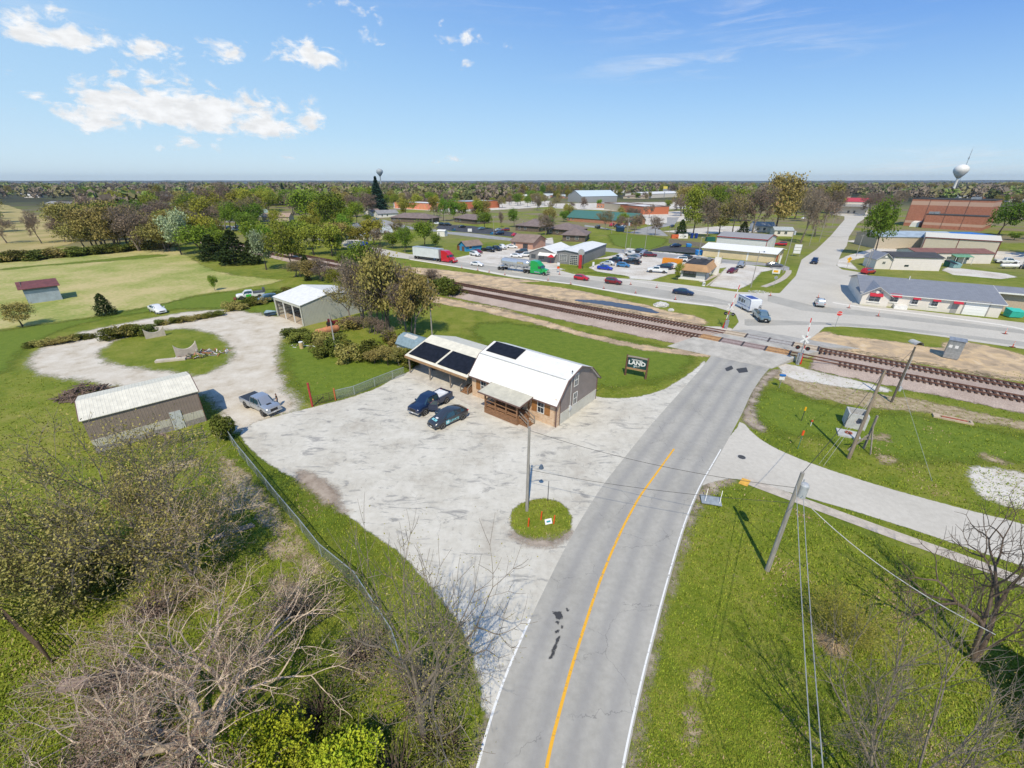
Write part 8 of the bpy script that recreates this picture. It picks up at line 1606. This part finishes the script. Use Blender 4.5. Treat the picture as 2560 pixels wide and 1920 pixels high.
# --- kinds of tree for the middle distance, made once and copied
PROTO = {}
def crown_points(seed,n,H,Wd,kind):
    nr = np.random.default_rng(seed)
    if kind in ('cone','spruce'):
        z = nr.uniform(0,1,n)**1.35;ly = np.floor(z*14)/14;zz = (.75*z+.25*ly) if kind == 'spruce' else z;a = nr.uniform(0,6.283,n);rr = (1-zz)**(1 if kind == 'spruce' else .62)*Wd/2*(1-.25*(z*14 % 1) if kind == 'spruce' else .82+.22*np.sin(a*3+zz*9+seed)*np.sin(zz*23+a*2))*nr.uniform(.55,1.08,n)*(1+.14*np.sin(a*5+zz*20));b0 = .06*H
        return np.stack([np.cos(a)*rr,np.sin(a)*rr,b0+zz*(H-b0)-(.05*H*rr/(Wd/2) if kind == 'spruce' else 0)],1)
    k = 17;ca = nr.uniform(0,6.283,k);cr = Wd*.36*np.sqrt(nr.uniform(0,1,k));cz = H*nr.uniform(.36,.86,k);cr = cr*(1.15-.55*np.abs(cz/H-.5)*2);s = Wd*nr.uniform(.12,.23,k)
    li = nr.integers(0,k,n);u = nr.normal(size=(n,3));u /= np.linalg.norm(u,axis=1)[:,None];rr = nr.uniform(.35,1.1,n)**.5
    return np.stack([np.cos(ca[li])*cr[li],np.sin(ca[li])*cr[li],cz[li]],1)+u*(s[li]*rr)[:,None]*np.array([1,1,.8])
def proto(kind,var):
    key = (kind,var)
    if key in PROTO: return PROTO[key]
    sd = hash(kind) % 1 + var*13+{'green': 1,'yellow': 2,'olive': 3,'brown': 4,'pale': 5,'dark': 6,'spruce': 7,'bush': 8}[kind]*101
    rg = random.Random(sd);t = thing('tree','','tree');tr,tw,tips = MB(),MB(),[]
    if kind in ('dark','spruce'):
        tr.tube([(0,0,0),(0,0,8)],[.22,.04],6);tr.build('trunk',BARK['dark'],t);leafobj('crown',crown_points(sd,5200 if kind == 'spruce' else 2600,10,6 if kind == 'dark' else 5.6,'cone' if kind == 'dark' else 'spruce'),.36,LV[kind],t,sd)
    elif kind == 'bush':
        nr = np.random.default_rng(sd);P = crown_points(sd,1900,10,11,'x');P[:,2] = np.abs((P[:,2]-3.0)*1.25);leafobj('foliage',P,.62,LV['bush'] if var != 1 else LV['olive'],t,sd);tr.tube([(0,0,0),(.1,.1,5)],[.3,.1],5);tr.build('stems',BARK['brown'],t)
    else:
        bare = kind == 'brown';rec(tr,tw,Vector((0,0,0)),Vector((0,0,1)),2.3,.2,5 if not bare else 6,5 if not bare else 6,rg,dict(crook=.14,up=.05,ang=(.35,.75),len=(.68,.84),end=(2,3),side=(1,1,2) if bare else (0,1),rmin=.022),tips)
        k = 9.6/max(q.z for q in tips)
        for m in (tr,tw): m.v = [(x*k,y*k,z*k) for x,y,z in m.v]
        bk = BARK['grey' if (bare or var % 2) else 'dark'];tr.build('trunk',bk,t);c = tw.build('crown',bk,t);nr = np.random.default_rng(sd)
        if bare: Q = np.array([(q*k)[:] for q in tips]);Q = Q[nr.permutation(len(Q))[:2400]]+nr.normal(scale=.18,size=(min(2400,len(Q)),3));leafobj('leaves',Q,.20,LV['brown' if var != 2 else 'olive'],c,sd)
        else:
            Q = np.array([(q*k)[:] for q in tips]);Q = np.repeat(Q,4,0)+nr.normal(scale=.55,size=(len(Q)*4,3));Q = np.concatenate([Q[nr.permutation(len(Q))[:1700]],crown_points(sd,1700,10,8.2,'x')]);leafobj('leaves',Q,.36,LV[kind],c,sd)
    w = max(max(abs(v.co.x),abs(v.co.y)) for ch in t.children_recursive for v in ch.data.vertices);PROTO[key] = (t,w,[False]);return PROTO[key]
NT = random.Random(77)
def place(kind,label,P,H,Wm,grp=None,name=None,cat='tree',var=None):
    var = NT.randrange(3) if var is None else var;t,w,used = proto(kind,var)
    if used[0]: t = copy_tree(t)
    else: used[0] = True
    t.name = name or {'dark': 'cedar_tree','spruce': 'spruce_tree','brown': 'bare_tree','bush': 'shrub','olive': 'budding_tree','yellow': 'yellow_green_tree'}.get(kind,'leafy_tree')
    t.location = P;t.rotation_euler = (0,0,NT.uniform(0,6.28));s = Wm/2/w*1.15;t.scale = (s,s,H/10);t['label'] = label;t['category'] = cat if kind != 'bush' else 'shrub'
    if grp: t['group'] = grp
    elif 'group' in t: del t['group']
    return t
def pt(kind,label,b,tp,wpx,**k):
    P = at(*b);kk = (P-Vector((0,0,HC))).dot(Vector((0,_cp,-_sp)));return place(kind,label,P,max(1,hgt(b,tp)*1.1),wpx*kk/FPX,**k)
s3 = 3.456*1.1573;s6 = 6.9125*1.1573
for kind,lab,b,tp,w in [
 ('spruce','tall dark blue green spruce standing alone left of centre',zB(1062,392),zB(1062,100),200/s3),('spruce','slim dark spruce among the leafy trees on the left',zB(250,290),zB(245,140),80/s3),
 ('pale','pale green tree at the corner of the pasture',zA(1570,750),zA(1550,390),290/s3),('yellow','yellow green tree right of the pale pasture corner tree',zA(1760,720),zA(1740,430),280/s3),
 ('dark','broad dark cedar nearest the pasture corner',zA(1860,790),zA(1880,590),300/s3),('dark','broad dark cedar in the middle of the cedar row',zA(2040,830),zA(2050,560),300/s3),('dark','cedar between the row and the pale willow',zA(2190,830),zA(2190,640),200/s3),
 ('pale','pale willow like tree left of the big olive tree',zB(90,880),zB(80,560),260/s3),('yellow','big yellow olive tree above the pasture end',zB(330,890),zB(330,490),400/s3),('dark','dark cedar behind the big yellow olive tree',zB(440,900),zB(450,760),130/s3),('dark','little cedar on the pasture behind the open shed',zB(448,972),zB(448,920),70/s3),
 ('green','big green tree in the left town trees',zB(450,480),zB(460,190),300/s3),('green','tall yellow green tree above the teal house',zB(690,600),zB(680,230),300/s3),('green','dense green tree left of the spruce lawn',zB(870,490),zB(870,300),150/s3),('yellow','yellow green tree left of the tallest green one',zB(560,560),zB(560,300),220/s3),('green','round green shrub tree by the curved street',zB(975,465),zB(975,405),110/s3),
 ('green','green tree with dark trunk above the white trailer',zB(1455,685),zB(1440,470),200/s3),('green','small green tree right of the dark trunked one',zB(1550,690),zB(1540,575),110/s3),('green','low green tree left of the dark trunked one',zB(1300,690),zB(1300,560),170/s3),('brown','bare dark tree between the cream house and the trailer',zB(1240,620),zB(1230,450),180/s3),
 ('yellow','first tree of the row behind the low brown building',zB(1540,420),zB(1540,265),110/s3),('green','second green tree of the row behind the asphalt lot',zB(1620,460),zB(1620,275),140/s3),('green','third green tree of the row behind the asphalt lot',zB(1710,455),zB(1710,280),140/s3),('green','fourth green tree of the row behind the asphalt lot',zB(1790,440),zB(1790,300),110/s3),('yellow','yellow leaved tree before the mural building',zB(1290,395),zB(1290,270),230/s3),
 ('green','green tree over the parked pale blue car',n2(920,362),n2(920,90),290/s6),('brown','thin bare tree right of the cream street light',n2(1195,335),n2(1200,60),150/s6),('green','green tree before the second hip roof',n2(1420,330),n2(1430,30),270/s6),('brown','bare tree in front of the brown hip roofs',n2(1960,470),n2(1960,100),380/s6),('brown','dark bare tree in front of the green church roof',n3(775,385),n3(790,50),380/s6),('brown','reddish bare tree right of the green church roof',n3(1280,445),n3(1290,100),330/s6),('brown','bare tree on the edge of the bright lawn',n3(1640,470),n3(1620,130),300/s6),
 ('dark','dark evergreen beside the thin poles',n3(2080,515),n3(2090,225),240/s6),('yellow','small light green tree in front of the mansard restaurant',n1(1470,420),n1(1500,140),200/s6),
 ('yellow','tall olive tree right of the dark evergreen',zC(1560,590),zC(1550,185),230/s3),('brown','tall bare tree right of the olive one',zC(1680,600),zC(1680,240),230/s3),('brown','tallest dark bare tree behind the metal building',zC(2070,590),zC(2090,150),330/s3),('brown','bare tree left of the tallest dark one',zC(1900,590),zC(1910,220),260/s3),('olive','olive brown tree behind the wooden fence yard',zC(1790,575),zC(1790,330),220/s3),('dark','dark evergreen behind the metal building roof',zC(1990,585),zC(1990,470),120/s3),
 ('olive','tall pale budding tree at the left of the street',zD(60,780),zD(100,300),330/s3),('brown','bare tree over the silver tank',zD(280,860),zD(310,400),260/s3),('brown','bare tree between the street poles',zD(400,800),zD(420,440),240/s3),('olive','budding tree near the red roofed store',zD(540,600),zD(550,350),220/s3),('brown','dark bare tree left of the red roof',zD(575,600),zD(600,340),160/s3),('brown','grey bare tree right of the red roofed store',zD(880,620),zD(890,420),250/s3),('brown','bare grey tree in front of the gymnasium left wall',zD(1080,640),zD(1090,400),220/s3),
 ('green','big bright green tree beside the street before the blue roof',zD(915,965),zD(1010,525),330/s3),('green','large green tree right of the brick gymnasium',zD(1985,790),zD(2020,525),330/s3),('green','low green bush right of the cream roof',zD(2120,830),zD(2130,765),130/s3),('olive','olive tree behind the bare grey ones left of the gym',zD(1120,440),zD(1130,345),160/s3),
 ('brown','bare round crowned tree beyond the left pasture',zA(1940,445),zA(1870,130),320/s3),('green','deep green tree left of the round crowned bare one',zA(1680,380),zA(1670,230),160/s3),('yellow','yellow green tree by the far left street',zA(2180,520),zA(2180,200),220/s3),
 ('brown','bare tree standing before the hayfield, far left',zA(60,650),zA(50,400),220/s3),('brown','thin bare tree before the hayfield',zA(360,650),zA(310,370),180/s3),('brown','third bare tree before the hayfield',zA(560,640),zA(500,440),190/s3),
 ('green','sapling standing in the low hedge of the pasture',zA(1860,1060),zA(1850,930),90/s3),('olive','olive bush tree left of the hedge end',zA(200,1370),zA(170,1180),260/s3),('dark','pointed cedar in the hedge near the old white car',zA(920,1270),zA(900,1095),170/s3),
 ('green','green topped tree by the railway left of the carport pole',zB(960,1120),zB(960,660),330/s3),('brown','spreading bare tree right of the green topped one',zB(1060,1120),zB(1090,680),330/s3),('yellow','yellow green young tree left of the railway tree',zB(720,1050),zB(700,880),200/s3),('brown','grey bare tree behind the open shed',zB(860,1150),zB(850,820),250/s3),('green','small green tree behind the carport pole',zB(1340,1400),zB(1340,1270),110/s3),('green','bright green tree right behind the open shed roof',zB(800,930),zB(790,720),180/s3)]: pt(kind,lab,b,tp,w)
def bushes(label,A,B,n,hpx,wpx,jit=6,kinds=('bush',),grp=None,name='shrub'):
    for k in range(n):
        f = (k+.5)/n;b = (A[0]+(B[0]-A[0])*f+NT.uniform(-jit,jit),A[1]+(B[1]-A[1])*f+NT.uniform(-jit,jit)*.5);h = hpx*NT.uniform(.7,1.3)
        pt(NT.choice(kinds),label,b,(b[0],b[1]-h),wpx*NT.uniform(.8,1.3),grp=grp or label.replace('one of the ',''),name=name)
bushes('one of the low shrubs in the hedge at the left pasture edge',(60,752),(205,728),9,13,30,3);bushes('one of the dense shrubs around the pointed cedar',(228,735),(330,718),7,26,40,4);bushes('one of the low shrubs of the middle pasture hedge',(335,705),(480,680),10,12,28,2);bushes('one of the round shrubs in the hedge behind the flatbed pickup',(495,672),(625,640),9,20,32,3)
bushes('one of the tangled shrubs between the open shed and the railway',(680,760),(900,790),12,34,52,20,('bush','bush','olive'));bushes('one of the shrubs around the rusty tank',(620,730),(760,750),9,22,40,10);bushes('one of the dark shrubs in a line behind the carport',(850,745),(1025,775),9,26,42,6);bushes('one of the shrubs right behind the open shed',(740,700),(860,745),8,30,46,10,('bush','brown'))
bushes('one of the grey bare trees along the railway left of the big trees',(640,590),(840,640),13,44,58,14,('brown','brown','olive'),name='bare_tree');bushes('one of the tall grey bare trees between the open shed and the railway',(750,705),(900,725),11,125,95,16,('brown','brown','olive'),name='bare_tree');bushes('one of the bare shrubs between railway and white trailer',(830,600),(1000,640),9,34,48,7,('brown','bush'),name='bare_shrub');bushes('one of the brown trees in the dense belt beyond the pasture',(185,538),(365,540),18,78,82,10,('brown','brown','olive'),name='bare_tree');bushes('one of the dark shrubs at the foot of the far belt',(-10,568),(370,534),22,20,44,3,('bush',));bushes('one of the trees along the pale car lot behind the cream house',(700,520),(880,545),8,42,46,10,('green','yellow','brown'),name='leafy_tree')
def fill(label,x0,x1,y0,y1,n,kinds,hm=(13,20),grp=None,skip=()):
    for k in range(n):
        for _ in range(12):
            y = y0+(y1-y0)*NT.random()**.8;x = NT.uniform(x0,x1)
            if not any(a < x < c and b < y < d for a,b,c,d in skip): break
        P = at(x,y);h = NT.uniform(*hm);place(NT.choice(kinds),label,P,h,h*NT.uniform(.8,1.15),grp=grp or label.replace('one of the ',''))
mixl = ('brown','brown','green','yellow','olive','green')
fill('one of the mixed trees in the far left woods',-40,560,412,505,120,('brown','brown','olive','green','yellow','brown'),skip=[(-10,425,200,520),(345,430,420,452)])
fill('one of the mixed leafy trees left of the spruce',430,820,408,470,95,mixl,skip=[(700,480,900,520)]);fill('one of the trees behind the far stores',830,1500,401,424,105,mixl,(14,21));fill('one of the bare trees left of the far street',1470,1800,402,480,95,('brown','brown','olive','brown','green'),(14,22),skip=[(1640,445,1700,480),(1300,405,1480,425)])
fill('one of the trees beyond the red roofed store',1790,2230,400,421,70,('brown','brown','olive','green'),(14,22))
fill('one of the scattered trees between the low brown roofs',860,1420,424,472,58,('brown','green','olive','yellow'),(8,13),skip=[(880,455,1180,470),(1180,430,1420,470),(1000,425,1180,440)])
fill('one of the trees round the arena and far stores',1080,1480,412,446,46,('brown','green','olive','yellow','brown'),(9,14),skip=[(1195,438,1345,452),(1340,440,1400,460)]);fill('one of the trees between the spruce and the brick store',830,1190,412,448,40,('brown','green','olive','green'),(10,16),skip=[(985,440,1090,460)]);fill('one of the trees beyond the big brick gymnasium',1860,2230,420,452,22,('brown','olive','green'),(9,14),skip=[(1920,425,2130,452)])
fill('one of the tall trees closing the far side of the pasture',150,430,470,532,34,('brown','olive','brown','green'),(11,16));fill('one of the fresh green trees between pasture and railway',440,760,480,560,30,('green','yellow','green','olive'),(8,12),skip=[(430,480,520,520)])
fill('one of the trees scattered round the hip roofs and church',1180,1480,446,500,22,('brown','green','brown','olive'),(7,11),skip=[(1210,455,1460,475),(1200,480,1330,500),(1380,476,1480,500)])
# --- small far houses filling the town
hp = []
for k,(wm_,rm_,rt) in enumerate(((WHT,GRROOF,'gx'),(M('tan_plaster',(.5,.43,.33),.8),BRROOF,'hip'),(REDBR,M('silver_roof',(.5,.54,.56),.4),'gx'),(WHW,WHT,'gx'))):
    for j in range(19):
        x,y = NT.uniform(850,1800) if j % 3 else NT.choice((NT.uniform(0,800),NT.uniform(1900,2212))),403+27*NT.random()**.7
        P = at(x,y);rz = NT.uniform(-.5,.3)
        if j == 0: t,_ = bld('town_house','x',P,P+Vector((14*math.cos(rz),14*math.sin(rz),0)),10,3.2,2.2,rt,wm_,rm_,.5,wins=[('F',3,1,1.4,1.3),('F',9,1,1.4,1.3)]);hp.append(t)
        else: t = copy_tree(hp[-1]);t.location = P;t.rotation_euler = (0,0,rz);s_ = NT.uniform(1.2,3.2);t.scale = (s_,1,1)
        t['label'] = 'one of the '+('grey roofed white','brown roofed tan','silver roofed brick','white roofed pale')[k]+' houses among the far town trees';t['group'] = t['label'].replace('one of the ','')
# --- endless woods to the horizon, one mass
nr = np.random.default_rng(5);N = 12500;az_ = nr.uniform(-1.02,1.02,N);dist = 25/np.tan(nr.uniform(25/6500,25/250,N));X_,Y_ = np.sin(az_)*dist,np.cos(az_)*dist
keep = np.ones(N,bool);den = np.array([mnoise.fractal(Vector((x*.004,y*.004,3)),1,2,3) for x,y in zip(X_,Y_)]);keep &= ~((dist < 1500) & (den < -.14));keep &= ~((dist < 1500) & (nr.random(N) < .15))
zc_ = Y_*_cp+HC*_sp;pxx = CX+FPX*X_/zc_;pyy = CY-FPX*(Y_*_sp-HC*_cp)/zc_
for a,q,c,d in ((-900,432,200,560),(1105,425,1205,440),(1190,416,1350,440),(1395,418,1580,440),(1340,428,1400,440),(1815,424,1870,480),(440,450,570,600),(700,437,2300,600),(345,425,420,452),(560,445,660,480)): keep &= ~((pxx > a) & (pxx < c) & (pyy > q) & (pyy < d))
az_,dist = az_[keep],dist[keep];N = len(dist);print('woods',N)
C3 = np.stack([np.sin(az_)*dist,np.cos(az_)*dist,np.zeros(N)],1);Hh = nr.uniform(11,19,N);Wd = Hh*nr.uniform(.9,1.4,N)*np.clip(dist/1600,1,2.6);q = 56
u = nr.normal(size=(N,q,3));u /= np.linalg.norm(u,axis=2)[:,:,None];u *= nr.uniform(.5,1.0,(N,q,1));P = C3[:,None,:]+u*np.stack([Wd/2,Wd/2,Hh*.45],1)[:,None,:]+np.array([0,0,1])*(Hh*.55)[:,None,None]
v,f = quads(P.reshape(-1,3),1.0,nr);s = np.repeat((Wd*.22),q*4)[:,None];cen = np.repeat(P.reshape(-1,3),4,0);v = cen+(v-cen)*s
me = bpy.data.meshes.new('far_woods');me.from_pydata(v.tolist(),[],f.tolist());[me.materials.append(leafm('far_wood_'+n_,c1,c2,0)) for n_,c1,c2 in (('brown',(.18,.145,.11),(.27,.22,.175)),('olive',(.19,.175,.08),(.30,.275,.14)),('dark',(.10,.12,.05),(.18,.20,.08)),('green',(.16,.22,.055),(.26,.32,.10)))]
mi = np.repeat(nr.choice(4,N,p=[.42,.22,.22,.14]),q);me.polygons.foreach_set('material_index',mi.astype(np.int32));o = bpy.data.objects.new('far_woods',me);COL.objects.link(o);tag(o,'brown and green woods running to the horizon',None,None,'stuff')
m = MB();ridge = []
for k in range(321): a = -1.12+2.24*k/320;h_ = 31+7*mnoise.fractal(Vector((a*3.1,0,0)),1,2,4)+7*math.exp(-((a-1.0)/.25)**2);ridge.append((8200*math.sin(a),8200*math.cos(a),h_+5*mnoise.noise(Vector((a*40,0,0)))))
for p,q_ in zip(ridge,ridge[1:]): m.poly([(p[0]*.9,p[1]*.9,0),(q_[0]*.9,q_[1]*.9,0),q_,p]);m.poly([p,q_,(q_[0]*1.3,q_[1]*1.3,5),(p[0]*1.3,p[1]*1.3,5)])
tag(m.build('hills',M('wooded_hill',(.10,.12,.13),.95,.25,.004),None,60),'low dark wooded hills on the horizon',None,None,'structure')
# --- grass tufts over the near lawns, one mass
paved = [W(lot),W(side),[tuple(p) for p in RLw]+[tuple(p) for p in RRw[::-1]],W(loop)]
N = 90000;px_ = nr.uniform(-60,2280,N);py_ = 800+920*nr.random(N)**.8;yy = (py_-CY)/FPX;dz = -_sp-yy*_cp;tt = -HC/dz;X = (px_-CX)/FPX*tt;Y = (_cp-yy*_sp)*tt
ok = np.ones(N,bool)
for Pp in paved: ok &= ~(sdist(X,Y,Pp) > -.15)
ok &= ~((Y > 58) & (X > 20));sw0 = sdist(X,Y,W([(1600,1028),(2400,1310),(2400,1350),(1590,1050)]));ok &= ~(sw0 > -.1);ok &= ~in_poly(X,Y,W([zF(175,545),zF(300,440),zF(1900,760),zF(1490,1000),zF(600,735)]))
isl = in_poly(X,Y,W(island)) | in_poly(X,Y,W(isle));ok |= isl;X,Y = X[ok],Y[ok];N = len(X);B3 = 3
a = nr.uniform(0,6.283,(N,B3));hgt_ = nr.uniform(.05,.15,(N,B3))*np.clip(np.hypot(X,Y)/28,.8,1.05)[:,None];wd = hgt_*.32;ox = nr.normal(scale=.09,size=(N,B3));oy = nr.normal(scale=.09,size=(N,B3));bx = X[:,None]+ox;by = Y[:,None]+oy;ca,sa = np.cos(a),np.sin(a);ln = hgt_*nr.uniform(.3,1.2,(N,B3))
v = np.stack([np.stack([bx-sa*wd,by+ca*wd,0*bx],2),np.stack([bx+sa*wd,by-ca*wd,0*bx],2),np.stack([bx+ca*ln,by+sa*ln,hgt_],2)],2).reshape(-1,3);f = np.arange(len(v)).reshape(-1,3)
me = bpy.data.meshes.new('grass_tufts');me.from_pydata(v.tolist(),[],f.tolist());tm = [leafm('tuft_green',(.17,.235,.016),(.30,.365,.04),0),leafm('tuft_yellow',(.22,.255,.025),(.36,.36,.06),0),leafm('tuft_dark',(.08,.13,.01),(.14,.20,.018),0),LV['straw']];[me.materials.append(k) for k in tm]
pn_ = np.array([mnoise.noise(Vector((x*.22,y*.22,0))) for x,y in zip(X,Y)]);mi = np.where(pn_[:,None]+nr.normal(scale=.22,size=(N,B3)) > .62,3,nr.choice(3,(N,B3),p=[.56,.18,.26]));me.polygons.foreach_set('material_index',mi.reshape(-1).astype(np.int32))
o = bpy.data.objects.new('grass_tufts',me);COL.objects.link(o);tag(o,'short tufts of green and straw coloured grass on the near lawns',None,None,'stuff')
# ================================================================= clouds, far beyond everything, laid over the sky's directions
def cloud_sheet():
    da = R(.22);A0,A1,E0,E1 = R(-62),R(62),R(.15),R(36)
    na,ne = int((A1-A0)/da),int((E1-E0)/da)
    A,E = np.meshgrid(A0+np.arange(na+1)*da,E0+np.arange(ne+1)*da)
    def field(L,k):
        F = np.zeros(A.shape)
        for (px,py,rx,ry,w) in L:
            a0,e0 = sky_dir(px,py);a1,_ = sky_dir(px+rx,py);_,e1 = sky_dir(px,py-ry)
            dd = (E-e0)/abs(e1-e0);dd = np.where(dd < 0,dd*1.5,dd)
            F += w*np.exp(-k*(((A-a0)/abs(a1-a0))**2+dd**2))
        return F
    B,Wf = field(CL,.8),field(WI,1.0)
    use = (B > .07) | (Wf > .05);fc = use[:-1,:-1] | use[1:,:-1] | use[:-1,1:] | use[1:,1:]
    un = np.zeros(A.shape,bool);un[:-1,:-1] |= fc;un[1:,:-1] |= fc;un[:-1,1:] |= fc;un[1:,1:] |= fc
    idx = -np.ones(A.shape,int);idx[un] = np.arange(un.sum());Rr = 20000.0
    a,e = A[un],E[un]
    v = np.stack([Rr*np.sin(a)*np.cos(e),Rr*np.cos(a)*np.cos(e),HC+Rr*np.sin(e)],1)
    jj,ii = np.nonzero(fc);f = np.stack([idx[jj,ii],idx[jj,ii+1],idx[jj+1,ii+1],idx[jj+1,ii]],1)
    m = bpy.data.materials.new('cloud');m.use_nodes = True;nt = m.node_tree;nt.nodes.clear();g = G(nt)
    cb = nt.nodes.new('ShaderNodeCombineXYZ');nt.links.new(g.attr('az'),cb.inputs[0]);nt.links.new(g.attr('el'),cb.inputs[1]);ae = cb.outputs[0]
    wn = g.noise(g.mapping(ae,(1,1.7,1)),24,10,.60,.35)
    bl = g.attr('blob')
    dens = g.math('MULTIPLY',g.ss(g.math('ADD',bl,g.math('MULTIPLY',g.math('SUBTRACT',wn,.5),4.6)),.45,1.35),g.ss(bl,.07,.25))
    wd = g.math('MULTIPLY',g.attr('wisp'),g.ss(g.noise(g.mapping(ae,(3.2,26,1),(0,0,R(6))),1.6,8,.62,.6),.43,.75))
    dn = g.math('MAXIMUM',dens,g.math('MULTIPLY',wd,.75))
    sh = g.ss(g.noise(g.mapping(ae,(1,2.2,1)),34,6,.55),.3,.7,.86,1.05)
    em = nt.nodes.new('ShaderNodeEmission');g.put(em.inputs[0],(.97,.985,1.0));g.put(em.inputs[1],g.math('MULTIPLY',sh,.98))
    tr = nt.nodes.new('ShaderNodeBsdfTransparent');mx = nt.nodes.new('ShaderNodeMixShader');out = nt.nodes.new('ShaderNodeOutputMaterial')
    nt.links.new(dn,mx.inputs[0]);nt.links.new(tr.outputs[0],mx.inputs[1]);nt.links.new(em.outputs[0],mx.inputs[2]);nt.links.new(mx.outputs[0],out.inputs[0])
    m.cycles.emission_sampling = 'NONE'
    me = bpy.data.meshes.new('clouds');me.from_pydata(v.tolist(),[],f.tolist());me.materials.append(m)
    for nm,arr in (('az',a),('el',e),('blob',B[un]),('wisp',Wf[un])):
        at_ = me.attributes.new(nm,'FLOAT','POINT');at_.data.foreach_set('value',arr.astype(np.float32))
    o = bpy.data.objects.new('clouds',me);COL.objects.link(o);tag(o,'white puffy clouds and thin wisps in the blue sky',None,None,'stuff')
cloud_sheet()
# ================================================================= thin haze in the air
hb = MB();hb.box(-12000,12000,-400,13000,-1.0,150.0);ho = hb.build('haze',MATS['white_trim'])
hm_ = bpy.data.materials.new('haze_air');hm_.use_nodes = True;hn = hm_.node_tree;hn.nodes.clear();vo = hn.nodes.new('ShaderNodeVolumePrincipled');vo.inputs['Color'].default_value = (.80,.90,1.0,1);vo.inputs['Density'].default_value = .00005;vo.inputs['Anisotropy'].default_value = .3
oo_ = hn.nodes.new('ShaderNodeOutputMaterial');hn.links.new(vo.outputs[0],oo_.inputs['Volume']);ho.data.materials.clear();ho.data.materials.append(hm_);tag(ho,'thin bluish haze over the far town',None,None,'stuff')
